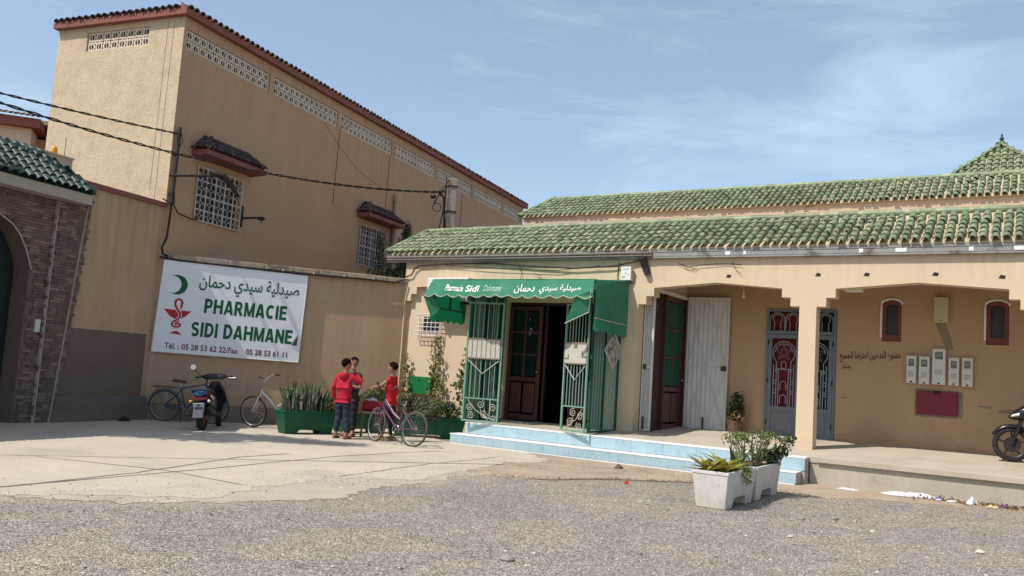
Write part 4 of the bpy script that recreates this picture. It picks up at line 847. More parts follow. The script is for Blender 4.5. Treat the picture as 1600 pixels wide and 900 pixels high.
for k, (xa, xb) in enumerate(((X0+.055, -.004), (.004, X1-.055))):
    f = MB(); f.box(xa, xa+.075, -.035, .005, .04, 2.17); f.box(xb-.075, xb, -.035, .005, .04, 2.17); f.box(xa+.075, xb-.075, -.035, .005, 2.09, 2.17); f.box(xa+.075, xb-.075, -.035, .005, .60, .68); f.box(xa+.075, xb-.075, -.035, .005, .04, .12)
    lf = f.build('gate_leaf', blue_paint, bg_)
    q = MB(); q.box(xa+.075, xb-.075, -.012, .0, .122, .598); q.box(xa+.12, xb-.12, -.022, -.0125, .17, .55); q.build('kick_panel', blue_paint, lf)
    r_ = MB(); c_ = (xa+xb)/2; hw = (xb-xa)/2-.075; y = -.018; rd = .010
    r_.torus((c_, y, 1.80), hw-.02, rd, 'y', 20, 5, -.35, PI+.35); r_.torus((c_, y, 1.80), hw-.07, rd, 'y', 20, 5, 0, PI)
    S5 = [(c_+(hw-.06)*math.cos(PI/2+2*PI*i*2/5), y-.006, 1.80+(hw-.06)*math.sin(PI/2+2*PI*i*2/5)) for i in range(5)]; r_.tube(S5, rd, 5, closed=True)
    for s_ in (-1, 1):
        r_.tube([(c_+s_*(hw-.02), y, 1.72), (c_+s_*(hw-.10), y, 1.60), (c_+s_*(hw-.10), y, .68)], rd, 5); r_.tube([(c_+s_*(hw-.04), y, 1.55), (c_+s_*(hw-.04), y, .68)], rd, 5)
        r_.tube([(c_+s_*.10, y, 1.42), (c_+s_*.10, y, .68)], rd, 5)
        for zz in (1.42, 1.18, .98): r_.torus((c_+s_*(hw-.07 if zz < 1.4 else .14), y, zz), .032, .009, 'y', 10, 5)
    r_.tube([(c_-.14, y, 1.45), (c_+.14, y, 1.45)], rd, 5)
    for zz in (1.14, .86): r_.torus((c_, y, zz), .06, .009, 'y', 10, 5, 0, PI); r_.tube([(c_-.06, y, zz), (c_-.06, y, zz-.12)], .009, 5); r_.tube([(c_+.06, y, zz), (c_+.06, y, zz-.12)], .009, 5)
    r_.torus((c_, y, 1.56), .05, .009, 'y', 10, 5, 0, PI); r_.tube([(c_-.05, y, 1.56), (c_-.05, y, 1.47), (c_+.05, y, 1.47), (c_+.05, y, 1.56)], .009, 5)
    r_.build('leaf_ironwork', bluegrey_rod, lf)
    for zz in (.35, 1.2, 2.0): h_ = MB(); h_.cyl((xa+.0 if k == 0 else xb, -.045, zz-.05), (xa+.0 if k == 0 else xb, -.045, zz+.05), .014, n=8); h_.build('hinge', iron, lf)
b = MB(); nn = 26
P = [(X0+.06+(.66)*i/nn, .10+.018*math.sin(i*1.9), 0) for i in range(nn+1)]
b.add([(p[0], p[1], .05) for p in P]+[(p[0], p[1], 2.64) for p in P], [(i, i+1, i+nn+2, i+nn+1) for i in range(nn)]); b.build('red_curtain', red_cloth, bg_)
b = MB(); b.box(X0, X1, .21, .24, 0, Hh); b.build('dark_backing', dark_in, bg_)
b = MB(); b.box(X0-.03, X1+.03, -.22, .19, -.02, .015); b.build('door_sill', slab_m, bg_)
# small arched windows
for (a, b_), lab in ((wl, 'narrow arched red framed window left of the cream box'), (wr, 'narrow arched red framed window right of the cream box')):
    t = thing('arched_window', lab, 'window', 'F', ((a+b_)/2, 2.1, wz0), 0, 'red framed arched windows'); hw = (b_-a)/2; h = wz1-wz0
    def arch_poly(hw_, h_, z0=0, rise=.10): return [(-hw_, z0), (hw_, z0), (hw_, h_-rise)]+[(hw_*math.cos(PI*i/8), h_-rise+rise*math.sin(PI*i/8)) for i in range(1, 8)]+[(-hw_, h_-rise)]
    m_ = MB(); ou, inn = arch_poly(hw+.03, h+.03, .4)[2:], arch_poly(hw, h, .4)[2:]
    for i in range(len(ou)-1):
        (p, q), (r1, s1) = ou[i], ou[i+1]; (p2, q2), (r2, s2) = inn[i], inn[i+1]
        m_.hexa([(p2, -.02, q2), (p, -.02, q), (p, .01, q), (p2, .01, q2)], [(r2, -.02, s2), (r1, -.02, s1), (r1, .01, s1), (r2, .01, s2)])
    m_.box(-hw-.035, -hw, -.02, -.001, .08, h-.10); m_.build('white_surround', white_trim, t)
    f = MB(); ou, inn = arch_poly(hw-.004, h-.004, 0.004), [(q*.62, .13+z*.74) for q, z in arch_poly(hw, h)]
    for i in range(len(ou)):
        k = (i+1) % len(ou); (p, q), (r1, s1), (p2, q2), (r2, s2) = ou[i], ou[k], inn[i], inn[k]
        f.hexa([(p2, .03, q2), (p, .03, q), (p, .09, q), (p2, .09, q2)], [(r2, .03, s2), (r1, .03, s1), (r1, .09, s1), (r2, .09, s2)])
    f.build('window_frame', mat('window_red_wood', (.17, .045, .03), .5, .15, 4, .06, 40, .08), t)
    g_ = MB(); g_.box(-hw+.002, hw-.002, .092, .11, .002, h-.02); g_.build('pane', glass('window_glass', (.012, .014, .018), .5), t)
# meters, boxes
mm = [(1.65, 1.81, 2.34, .175, 'leftmost narrow electric meter box on the back wall'), (1.875, 1.80, 2.335, .185, 'narrow electric meter box just left of the tallest meter'), (2.125, 1.81, 2.49, .23, 'tallest electric meter box in the middle of the row'),
      (2.38, 1.81, 2.335, .18, 'narrow electric meter box just right of the tallest meter'), (2.605, 1.80, 2.34, .185, 'rightmost narrow electric meter box on the back wall')]
for x, z0, z1, wd, lab in mm:
    t = thing('electric_meter', lab, 'meter', 'F', (x, 2.1, z0), 0, 'electric meters on the back wall'); h = z1-z0
    b = MB(); b.box(-wd/2, wd/2, -.10, -.002, 0, h); b.build('meter_case', meter_white, t, bevel=.012)
    b = MB(); b.box(-wd*.28, wd*.28, -.106, -.101, h-.20, h-.065); b.build('meter_window', screen_m, t)
    b = MB(); b.box(-wd*.2, wd*.2, -.109, -.1065, h-.15, h-.09); b.build('meter_register', mat('meter_dial', (.22, .22, .21), .6, .2, 20, 0, 40, 0), t)
    b = MB()
    for r_ in range(3):
        for c_ in range(3): b.box(-wd*.27+c_*wd*.19, -wd*.27+c_*wd*.19+wd*.14, -.1025, -.1005, h*.38-r_*.035, h*.38-r_*.035+.02)
    b.build('printed_text', grey_ink, t); b = MB(); b.box(-.02, .02, -.108, -.1005, .015, .04); b.build('seal', ink, t)
t = thing('junction_box', 'cream plastic junction box between the two arched windows', 'box', 'F', (2.15, 2.1, 2.99)); b = MB(); b.box(-.125, .125, -.12, -.002, 0, .49); b.build('box_lid', cream_box, t, bevel=.012)
b = MB(); b.box(-.127, .127, -.03, -.0025, -.006, .496); b.build('box_rim', cream_box, t); b = MB(); b.cyl((0, -.121, .03), (0, -.126, .03), .012, n=8); b.build('screw', ink, t)
t = thing('red_cabinet', 'dark red metal cabinet set in cement below the meters', 'cabinet', 'F', (2.1, 2.1, 1.24)); b = MB(); b.box(-.35, .35, -.07, -.002, 0, .44); b.build('cabinet_door', red_paint, t, bevel=.008)
b = MB(); b.box(-.06, .06, -.085, -.071, .40, .45); b.build('latch', ink, t); b = MB(); b.prism([(-.39, -.05), (.38, -.045), (.44, .0), (.435, .40), (.41, .46), (-.38, .49)], -.006, -.0015); b.build('cement_surround', mat('cement_patch', (.24, .185, .135), .95, .18, 4, .1, 30, .3), t)
b = MB(); b.prism([(2.05, 2.98), (2.22, 2.98), (2.30, 2.75), (2.36, 2.5), (2.25, 2.45), (2.16, 2.7)], 2.094, 2.0985); o = b.build('plaster_patch', MATS['cement_patch'], ar)
b = MB(); b.prism([(2.75, 1.44), (3.02, 1.43), (3.0, 1.46), (2.8, 1.47)], 2.094, 2.0985); b.prism([(3.1, 1.36), (3.5, 1.37), (3.45, 1.43), (3.15, 1.42)], 2.094, 2.0985); b.prism([(.3, 1.45), (.5, 1.44), (.45, 1.47)], 2.094, 2.0985); b.build('plaster_patch', MATS['cement_patch'], ar)
t = thing('light_bulb', 'bare bulb hanging under the veranda ceiling right of the shutters', 'lamp', 'F', (-1.62, 1.9, 3.44)); b = MB(); b.ell((0, 0, 0), .035, .035, .045, 10, 7); b.build('bulb', white_plastic, t, smooth=True); b = MB(); b.cyl((0, 0, .04), (0, 0, .09), .02, n=8); b.cyl((0, 0, .09), (0, 0, .26), .006, n=5); b.build('bulb_holder', white_plastic, t)
# electric box on the facade
t = thing('white_electric_box', 'white electric box on the facade right of the green awning', 'box', 'F', (-3.46, -.001, 3.54)); b = MB(); b.box(-.11, .11, -.10, 0, 0, .28); b.build('box_case', white_plastic, t, bevel=.008)
b = MB(); b.box(-.012, .012, -.102, -.1, .13, .16); b.box(-.08, -.01, -.102, -.1, .05, .08); b.box(-.07, .07, -.102, -.1, .22, .235); b.box(.05, .07, -.102, -.1, .1, .13); b.build('printed_text', grey_ink, t); b = MB(); b.box(-.07, .08, -.07, -.01, -.06, -.002); b.build('terminal_cover', mat('terminal_grey', (.12, .1, .085), .7, .1, 5, 0, 30, 0), t)
b = MB(); b.tube([(-.2, -.012, .38), (-.22, -.012, .1), (-.2, -.012, -.05)], .009, 5); b.tube([(.08, -.02, -.03), (.16, -.02, -.05), (.18, -.02, .12), (.13, -.02, .2)], .009, 5); b.build('wire_loop', cable_m, t)
# air conditioner behind the awning
t = thing('air_conditioner', 'white air conditioner outdoor unit behind top of the green awning', 'air conditioner', 'F', (-7.72, -.02, 3.03)); b = MB(); b.box(-.60, .55, -.36, -.04, 0, .54); b.build('ac_case', white_plastic, t, bevel=.015)
b = MB(); b.torus((-.18, -.362, .27), .21, .01, 'y', 24, 6); b.torus((-.18, -.362, .27), .13, .008, 'y', 20, 6); b.torus((-.18, -.362, .27), .05, .008, 'y', 16, 6); b.build('fan_grille', grey_ink, t); b = MB(); b.box(.552, .575, -.33, -.06, .03, .50); b.build('side_grille', grey_ink, t)
for q in (-.5, .4): b = MB(); b.box(q, q+.06, -.36, .02, -.05, -.002); b.build('wall_bracket', iron, t)
# small barred window
t = thing('barred_window', 'small white barred window left of the green awning', 'window', 'F', (-8.5, .13, 2.22)); b = MB()
for i in range(7): x = -.36+.72*i/6; b.tube([(x, -.002, .03), (x, -.16, .03), (x, -.16, .53), (x, -.002, .53)], .008, 5)
for k in range(6): z = .03+.5*k/5; b.tube([(-.36, -.002, z), (-.36, -.16, z), (.36, -.16, z), (.36, -.002, z)], .008, 5)
b.build('window_cage', mat('cage_white', (.70, .69, .72), .6, .05, 5, .03, 40, 0), t)
b = MB(); b.box(-.24, .24, .05, .07, .12, .48); b.build('window_pane', dark_in, t)
# green utility box on the facade
t = thing('green_utility_box', 'green metal utility box on the wall between the climbing plants', 'box', 'F', (-8.62, .125, .88)); b = MB(); b.box(-.33, .33, -.14, 0, 0, .40); b.build('box_door', box_green, t, bevel=.006); b = MB(); b.cyl((.0, -.142, .33), (0, -.16, .33), .02, n=8); b.build('lock', iron, t)
# ============================================================ AWNING
aw = thing('awning', 'faded green canvas awning with white lettering and scalloped valance over the pharmacy door', 'awning', 'F', (-5.45, 0, 2.4))
AX, AZ = 5.45, 2.4     # local = frame + AX, z - AZ
def A(x, y, z): return (x+AX, y, z-AZ)
ft, fb = (-1.78, 3.353), (-1.95, 2.986)     # front panel top and bottom (y, z)
xl0, xl1, xr0, xr1 = -7.09, -7.19, -3.33, -3.27
def scal(t, n, d): return -d*abs(math.sin(PI*n*t))
# front panel with a scalloped hem, slight sag and ripples
b = MB(); nx, nz = 120, 8; V = []
for i in range(nx+1):
    t = i/nx
    for k in range(nz+1):
        s = k/nz; x = (xl0+(xr0-xl0)*t)*(1-s)+(xl1+(xr1-xl1)*t)*s
        y = ft[0]+(fb[0]-ft[0])*s+.018*math.sin(t*31+s*2)*s+.012*math.sin(t*9)
        z = ft[1]+(fb[1]-ft[1])*s-.020*math.sin(PI*t)*(1-s)+.008*math.sin(t*17)
        if k == nz: z += scal(t, 13, .055)+.03
        V.append(A(x, y, z))
b.add(V, [(i*(nz+1)+k, i*(nz+1)+k+1, (i+1)*(nz+1)+k+1, (i+1)*(nz+1)+k) for i in range(nx) for k in range(nz)]); b.build('front_valance', awning_m, aw, smooth='all')
hem = [V[i*(nz+1)+nz] for i in range(nx+1)]
b = MB(); b.tube([(p[0], p[1]-.006, p[2]) for p in hem], .009, 5); b.build('hem_piping', awning_edge, aw)
# roof canvas
b = MB(); V = []
for i in range(25):
    t = i/24
    for k in range(7):
        s = k/6; V.append(A((-7.42+.33*s)+(4.0-.24*s)*t, -1.78*s, 3.56-.207*s-.035*math.sin(PI*s)-.01*math.sin(t*25)*math.sin(PI*s)))
b.add(V, [(i*7+k, i*7+k+1, (i+1)*7+k+1, (i+1)*7+k) for i in range(24) for k in range(6)]); b.build('roof_canvas', awning_m, aw, smooth='all')
# side panels with hems
def side_panel(x, m_, zf, zb, n, dxf):
    b = MB(); V = []; nn = 40; kk = 6
    for i in range(nn+1):
        t = i/nn; y = -1.78*t
        for k in range(kk+1):
            s = k/kk; z0 = 3.54-.2*t; z1 = zb+(zf-zb)*t
            z = z0+(z1-z0)*s+(scal(t, n, .05)+.02 if k == kk else 0)
            V.append(A(x+dxf*t+.022*math.sin(7*t+3*s)*s, y, z))
    b.add(V, [(i*(kk+1)+k, i*(kk+1)+k+1, (i+1)*(kk+1)+k+1, (i+1)*(kk+1)+k) for i in range(nn) for k in range(kk)]); o = b.build('side_panel', m_, aw, smooth='all')
    return o, V
so_, V = side_panel(-3.42, awning_m, 2.40, 2.38, 6, .13)
b = MB(); b.tube([A(-3.405, -.02, 2.62), A(-3.265, -1.78, 2.62)], .010, 5); b.tube([A(-3.41, -.01, 3.54), A(-3.41, -.01, 2.40)], .008, 5); b.build('side_piping', awning_edge, aw)
side_panel(-7.46, awning_in, 2.50, 2.55, 5, .36)
# loose corner flaps hanging from the valance ends
def flap(pts, nm='corner_flap'):
    b = MB(); b.add([A(*p) for p in pts], [(0, 1, 2), (0, 2, 3)] if len(pts) == 4 else [(0, 1, 2)]); o = b.build(nm, awning_m, aw)
    sd_ = o.modifiers.new('thick', 'SOLIDIFY'); sd_.thickness = .006; return o
flap([(-3.30, -1.93, 3.12), (-3.62, -1.94, 3.00), (-3.86, -1.84, 2.50), (-3.38, -1.82, 2.72)])
flap([(-7.20, -1.94, 3.01), (-6.96, -1.92, 2.98), (-6.86, -1.76, 2.72), (-7.06, -1.80, 2.56)])
b = MB(); b.tube([A(-3.30, -1.94, 3.12), A(-3.38, -1.83, 2.72), A(-3.86, -1.85, 2.50)], .009, 5); b.build('hem_piping', awning_edge, aw)
# frame bars
b = MB()
for x in (-7.06, -5.3, -3.38): b.tube([A(x, -.02, 3.49), A(x, -1.74, 3.31)], .018, 6)
b.tube([A(-7.06, -1.74, 3.29), A(-3.38, -1.74, 3.29)], .018, 6)
for x, x2 in ((-7.06, -7.42), (-3.38, -3.46)): b.tube([A(x, -1.74, 3.29), A(x, -1.72, 2.76), A(x2, -.05, 2.80)], .018, 6)
b.tube([A(-7.24, -.90, 3.42), A(-7.24, -.90, 2.78)], .022, 6)
b.build('awning_frame', grille_dark, aw, smooth=True)
b = MB(); b.tube([A(-6.3, -.9, 3.12), A(-3.7, -.9, 3.12)], .022, 6)
for k in range(7): x = -5.4+k*.28; b.tube([A(x, -1.3, 3.18), A(x+.28, -.9, 3.12)], .012, 5)
b.build('white_rail', white_trim, aw)

# ============================================================ LETTERING
AR = {'ص': 0xFEB9, 'ي': 0xFEF1, 'د': 0xFEA9, 'ل': 0xFEDD, 'ة': 0xFE93, 'س': 0xFEB1, 'ح': 0xFEA1, 'م': 0xFEE1, 'ا': 0xFE8D, 'ن': 0xFEE5, 'ع': 0xFEC9, 'و': 0xFEED, 'ت': 0xFE95, 'خ': 0xFEA5, 'ر': 0xFEAD, 'ج': 0xFE9D, 'ش': 0xFEB5, 'ك': 0xFED9, 'ب': 0xFE8F}
NOJ = set('داوةر')
def shape_ar(s):
    out_ = []
    for wd in s.split(' '):
        r_ = []
        for i, ch in enumerate(wd):
            pj = i > 0 and wd[i-1] not in NOJ; nj = i < len(wd)-1 and ch not in NOJ
            r_.append(chr(AR[ch]+((3 if nj else 1) if pj else (2 if nj else 0))))
        out_.append(''.join(r_))
    return ' '.join(w_[::-1] for w_ in out_[::-1])
def text_mesh(body, x0, x1, z0, z1, y, th, bold=0., shear=0.0, res=3):
    cu = bpy.data.curves.new('t', 'FONT'); cu.body = body; cu.size = 1; cu.offset = bold; cu.extrude = .01; cu.resolution_u = res; cu.shear = shear; cu.space_character = 1.0
    o = bpy.data.objects.new('t', cu); COL.objects.link(o); dg = bpy.context.evaluated_depsgraph_get(); dg.update()
    me = bpy.data.meshes.new_from_object(o.evaluated_get(dg)); bpy.data.objects.remove(o); bpy.data.curves.remove(cu)
    n = len(me.vertices); co = np.empty(n*3); me.vertices.foreach_get('co', co); co = co.reshape(-1, 3); mn, mx_ = co.min(0), co.max(0)
    X = x0+(co[:, 0]-mn[0])/(mx_[0]-mn[0])*(x1-x0); Z = z0+(co[:, 1]-mn[1])/(mx_[1]-mn[1])*(z1-z0); Y = np.where(co[:, 2] > 0, y-th, y)
    me.vertices.foreach_set('co', np.stack([X, Y, Z], 1).ravel()); me.update(); return me
def text_obj(name, body, box_, y, th, m_, parent, warp=None, **kw):
    me = text_mesh(body, *box_, y, th, **kw); me.materials.clear(); me.materials.append(m_)
    if warp:
        for v in me.vertices: v.co = warp(v.co)
    o = bpy.data.objects.new(name, me); COL.objects.link(o); o.parent = parent; return o
TQ = .973
def abox(x0, x1, z0, z1): return (3.85+(x0-3.85)*TQ+AX, 3.85+(x1-3.85)*TQ+AX, 1.5+(z0-1.5)*TQ-AZ, 1.5+(z1-1.5)*TQ-AZ)
def on_awning(co):   # lay the letters on the sloping, slightly wavy valance
    t = (co.x-(xl0+AX))/(xr0-xl0); s = max(0, min(1, (ft[1]-AZ-co.z)/(ft[1]-fb[1])))
    y = ft[0]+(fb[0]-ft[0])*s+.018*math.sin(t*31+s*2)*s+.012*math.sin(t*9); return Vector((co.x, y-.007+co.y, co.z-.020*math.sin(PI*t)*(1-s)+.008*math.sin(t*17)))
text_obj('lettering', 'Pharmacie', abox(-6.97, -6.53, 3.135, 3.285), 0, .002, awning_letter, aw, on_awning, bold=.016)
text_obj('lettering', 'Sidi', abox(-6.46, -6.11, 3.135, 3.285), 0, .002, awning_letter, aw, on_awning, bold=.018)
text_obj('lettering', 'Dahmane', abox(-5.99, -5.56, 3.135, 3.285), 0, .002, mat('worn_lettering', (.30, .48, .39), .8, .2, 30, .1, 60, 0), aw, on_awning, bold=.012)
text_obj('lettering', shape_ar('صيدلية سيدي'), abox(-4.66, -3.76, 3.09, 3.29), 0, .002, awning_letter, aw, on_awning, bold=.012)
text_obj('lettering', shape_ar('دحمان'), abox(-5.24, -4.78, 3.10, 3.31), 0, .002, awning_letter, aw, on_awning, bold=.016)

# ============================================================ ENTRANCE GRILLES
def scroll(b, cx_, cz_, r0, turns, sgn, y, rod=.008, a0=0.):
    P = []; n = int(18*turns)
    for i in range(n+1):
        t = i/n; a = a0+sgn*2*PI*turns*t; r_ = r0*(1-.82*t); P.append((cx_+r_*math.cos(a), y, cz_+r_*math.sin(a)))
    b.tube(P, rod, 5)
def gate_leaf(label, p0, p1, flip, plate_split, fcol, z0=.47, H_=2.45):
    d = Vector((p1[0]-p0[0], p1[1]-p0[1])); wd = d.length; rz = math.atan2(d.y, d.x)
    t = thing('grille_gate', label, 'gate', 'F', (p0[0], p0[1], z0), rz, 'open grille leaves at the pharmacy entrance')
    b = MB(); b.box(0, .035, -.018, .018, 0, H_); b.box(wd-.035, wd, -.018, .018, 0, H_); b.box(.035, wd-.035, -.018, .018, 0, .035); b.box(.035, wd-.035, -.018, .018, H_-.035, H_); b.box(.035, wd-.035, -.014, .014, .46, .485)
    b.build('leaf_frame', fcol, t)
    me = MB().box(-.0075, .0075, -.0075, .0075, 0, H_-.52).mesh('bar', fcol)
    nb = 6
    for i in range(nb): inst(me, 'bar', t, Matrix.Translation((.035+(wd-.07)*(i+1)/(nb+1), 0, .486)))
    b = MB(); b.box(.036, wd-.036, -.030, -.019, 1.30, 1.68); pl = b.build('sheet_plate', plate_m, t)
    b = MB()
    for i in range(nb+2) if plate_split else (): x = .04+(wd-.08)*i/(nb+1); b.box(x-.006, x+.006, -.036, -.0305, 1.28, 1.72)
    b.box(.03, wd-.03, -.040, -.0305, 1.28, 1.305); b.box(.03, wd-.03, -.040, -.0305, 1.675, 1.70)
    if not plate_split:
        b.box(.03, .14, -.042, -.0305, 1.38, 1.40); b.box(.12, .14, -.042, -.0305, 1.38, 1.46); b.box(wd-.14, wd-.03, -.042, -.0305, 1.42, 1.44); b.box(wd-.14, wd-.12, -.042, -.0305, 1.44, 1.54); b.box(wd/2-.04, wd/2+.04, -.042, -.0305, 1.6, 1.67)
    b.build('plate_strap', mat('strap_rust', (.22, .17, .13), .8, .2, 8, .1, 40, .1), pl)
    b = MB(); m_ = wd/2; b.tube([(.05, -.02, 1.26), (m_, -.02, .98), (wd-.05, -.02, 1.26)], .011, 5); b.build('chevron_bar', plate_m, t)
    b = MB(); pv = 1 if flip else -1; xx = (lambda q: q if not flip else wd-q)
    for (qx, qz, r0, tn, a0) in ((.14, .30, .08, 1.6, .4), (.17, .12, .075, 1.5, 2.2), (.36, .36, .085, 1.6, 1.2), (.44, .17, .09, 1.6, .2), (.60, .30, .08, 1.5, 2.6), (.62, .11, .06, 1.4, .8)):
        if qx < wd-.04: scroll(b, xx(qx*wd/.72), qz, r0, tn, pv, -.004, .008, a0)
    b.tube([(xx(.10*wd/.72), -.004, .44), (xx(.26*wd/.72), -.004, .24), (xx(.5*wd/.72), -.004, .10), (xx(.66*wd/.72), -.004, .05)], .008, 5); b.tube([(xx(.36*wd/.72), -.004, .27), (xx(.40*wd/.72), -.004, .16), (xx(.52*wd/.72), -.004, .05)], .008, 5)
    b.build('scrollwork', mat('scroll_cream', (.40, .37, .29), .6, .1, 6, .05, 40, 0), t)
    return t
gate_leaf('left open green grille leaf with pale ribbed plate and scrolls below the awning', (-6.34, -1.46), (-5.56, -1.30), False, True, grille_green)
gate_leaf('right open green grille leaf with rusty plate and scrolls below the awning', (-4.12, -1.30), (-3.52, -1.46), True, False, grille_green)
def cage(label, x, y0, y1, sgn, diamond):
    t = thing('side_grille', label, 'grille', 'F', (x, y0, .46), PI/2, 'fixed side grilles of the pharmacy entrance'); wd = y1-y0; H_ = 2.75
    b = MB(); b.box(0, .05, -.025, .025, 0, H_); b.box(wd-.05, wd, -.025, .025, 0, H_); b.box(.05, wd-.05, -.02, .02, 0, .04); b.box(.05, wd-.05, -.02, .02, H_-.04, H_); b.box(wd*.46, wd*.46+.05, -.026, .026, .041, H_-.041); b.build('grille_frame', grille_dark, t)
    me = MB().box(-.012, .012, -.016, .016, 0, H_-.09).mesh('bar', grille_green)
    for i in range(9): inst(me, 'bar', t, Matrix.Translation((.05+(wd-.1)*(i+.5)/9, 0, .045)))
    b = MB(); b.box(.06, wd*.44, .03, .034, .06, H_-.1); b.build('sheet_panel', mat('grey_sheet_%d' % (x*10), (.23, .27, .25), .6, .1, 4, .05, 40, 0), t)
    if diamond:
        c_ = (wd*.70, 1.62); o_ = [(c_[0]-.40, c_[1]), (c_[0], c_[1]-.36), (c_[0]+.40, c_[1]), (c_[0], c_[1]+.36)]; b = MB()
        for k in range(4):
            (p, q), (r1, s1) = o_[k], o_[(k+1) % 4]; b.tube([(p, -.05, q), (r1, -.05, s1)], .016, 5)
        dm = b.build('diamond_frame', plate_m, t); b = MB(); b.prism([(c_[0]+(p-c_[0])*.93, c_[1]+(q-c_[1])*.93) for p, q in o_], -.046, -.038); b.build('diamond_plate', mat('faded_picture', (.36, .34, .30), .6, .35, 16, .1, 60, 0, col2=(.10, .09, .08), c2scale=14, c2thr=(.52, .58)), dm)
        # local x grows into the building, -y of the rotated frame faces +X: keep the plate on the outer face
    return t
cage('right fixed green side grille with a framed diamond plate', -3.56, -1.25, -.02, 1, True)
cage('left fixed green side grille between the climbing plants and the shop door', -6.42, -1.25, -.02, -1, False)
b = thing('folded_grille', 'folded dark green grille panels behind the left open leaf', 'grille', 'F', (-6.30, -.75, .47), R(8))
me = MB().box(-.014, .014, -.014, .014, 0, 2.7).mesh('bar', grille_dark)
for i in range(7): inst(me, 'bar', b, Matrix.Translation((i*.062, .03*(i % 2), 0)))
q = MB(); q.box(-.03, .40, -.02, .02, -.0, .04); q.box(-.03, .40, -.02, .02, 2.66, 2.7); q.box(.16, .28, .05, .06, .05, 2.6); q.build('grille_frame', grille_dark, b)
# pharmacy door: half-glazed wooden leaf
pd = thing('pharmacy_door', 'worn half glazed wooden door leaf under the green awning', 'door', 'F', (-6.36, .20, .49), R(-3))
panelled(pd, 0, .86, .02, .90, 2.50, 0, wood_red, glass('door_glass', (.012, .022, .018), .06))
b = MB(); b.box(-.02, 2.34, .06, .12, 2.53, 2.59); b.box(.90, .96, .07, .12, 0.0, 2.52); b.box(1.58, 1.66, .07, .12, .0, 2.52); b.box(1.665, 2.3, .09, .12, .0, .9); b.build('door_frame', wood_dark, pd)
b = MB()
for (x, z, wd_, h) in ((.54, 1.99, .05, .03), (.50, 1.93, .08, .025), (.60, 1.93, .05, .025), (.53, 1.87, .03, .04), (.52, 2.2, .02, .03)): b.box(x, x+wd_, .0165, .0185, z, z+h)
b.build('door_sticker', sticker, pd)
b = MB(); b.box(.05, .85, -.30, -.05, -.03, .012); b.build('door_mat', mat('door_mat', (.05, .06, .08), .95, .2, 8, .1, 60, .3), pd)

# ============================================================ PHARMACY BANNER
sg = thing('pharmacy_banner', 'white vinyl pharmacy banner with green and red lettering on the garden wall', 'sign', 'S', (-3.9, -.06, 2.44))
QX, QZ = -3.9, 2.44
c4 = [(-5.48, 1.47), (-2.38, 1.43), (-2.33, 3.41), (-5.41, 3.455)]
def sh(x, z):  # unit coordinates of the banner -> local
    u, v = (x+5.48)/3.1, (z-1.47)/1.98
    return x, z
b = MB(); V = []; nx, nz = 60, 40
for i in range(nx+1):
    for k in range(nz+1):
        s, t = i/nx, k/nz; x = (c4[0][0]*(1-s)+c4[1][0]*s)*(1-t)+(c4[3][0]*(1-s)+c4[2][0]*s)*t; z = (c4[0][1]*(1-s)+c4[1][1]*s)*(1-t)+(c4[3][1]*(1-s)+c4[2][1]*s)*t
        e = min(s, 1-s, t, 1-t); y = -.022+.0015*math.sin(14*s+9*t)*min(1, e*8)+.003*math.sin(30*s-22*t)*max(0, s-.6)*max(0, 1-t*1.3)*4*min(1, e*9)
        V.append((x-QX, y, z-QZ))
b.add(V, [(i*(nz+1)+k, (i+1)*(nz+1)+k, (i+1)*(nz+1)+k+1, i*(nz+1)+k+1) for i in range(nx) for k in range(nz)]); b.build('banner_sheet', sign_white, sg, smooth='all')
b = MB()
for i in range(4):
    (x, z), (x2, z2) = c4[i], c4[(i+1) % 4]; b.tube([(x-QX, -.012, z-QZ), (x2-QX, -.012, z2-QZ)], .016, 6)
b.build('banner_frame', white_trim, sg)
b = MB(); b.add([(x-QX, .045, z-QZ) for x, z in c4]+[(x-QX, -.005, z-QZ) for x, z in c4], [(0, 1, 2, 3), (0, 4, 5, 1), (1, 5, 6, 2), (2, 6, 7, 3), (3, 7, 4, 0)]); b.build('banner_backing', mat('banner_back', (.25, .24, .22), .8, .1, 4, 0, 30, 0), sg)
yl = -.0243
def ysheet(x, z):
    s, t = min(1, max(0, (x+QX+5.45)/3.08)), min(1, max(0, (z+QZ-1.45)/1.98)); e = min(s, 1-s, t, 1-t)
    return -.022+.0015*math.sin(14*s+9*t)*min(1, e*8)+.003*math.sin(30*s-22*t)*max(0, s-.6)*max(0, 1-t*1.3)*4*min(1, e*9)
def swarp(co): return Vector((co.x, ysheet(co.x, co.z)-.002+co.y, co.z))
def arc_(cx_, cy_, rx, ry, a0, a1, n=14): return [(cx_+rx*math.cos(R(a0+(a1-a0)*i/n)), cy_+ry*math.sin(R(a0+(a1-a0)*i/n))) for i in range(n+1)]
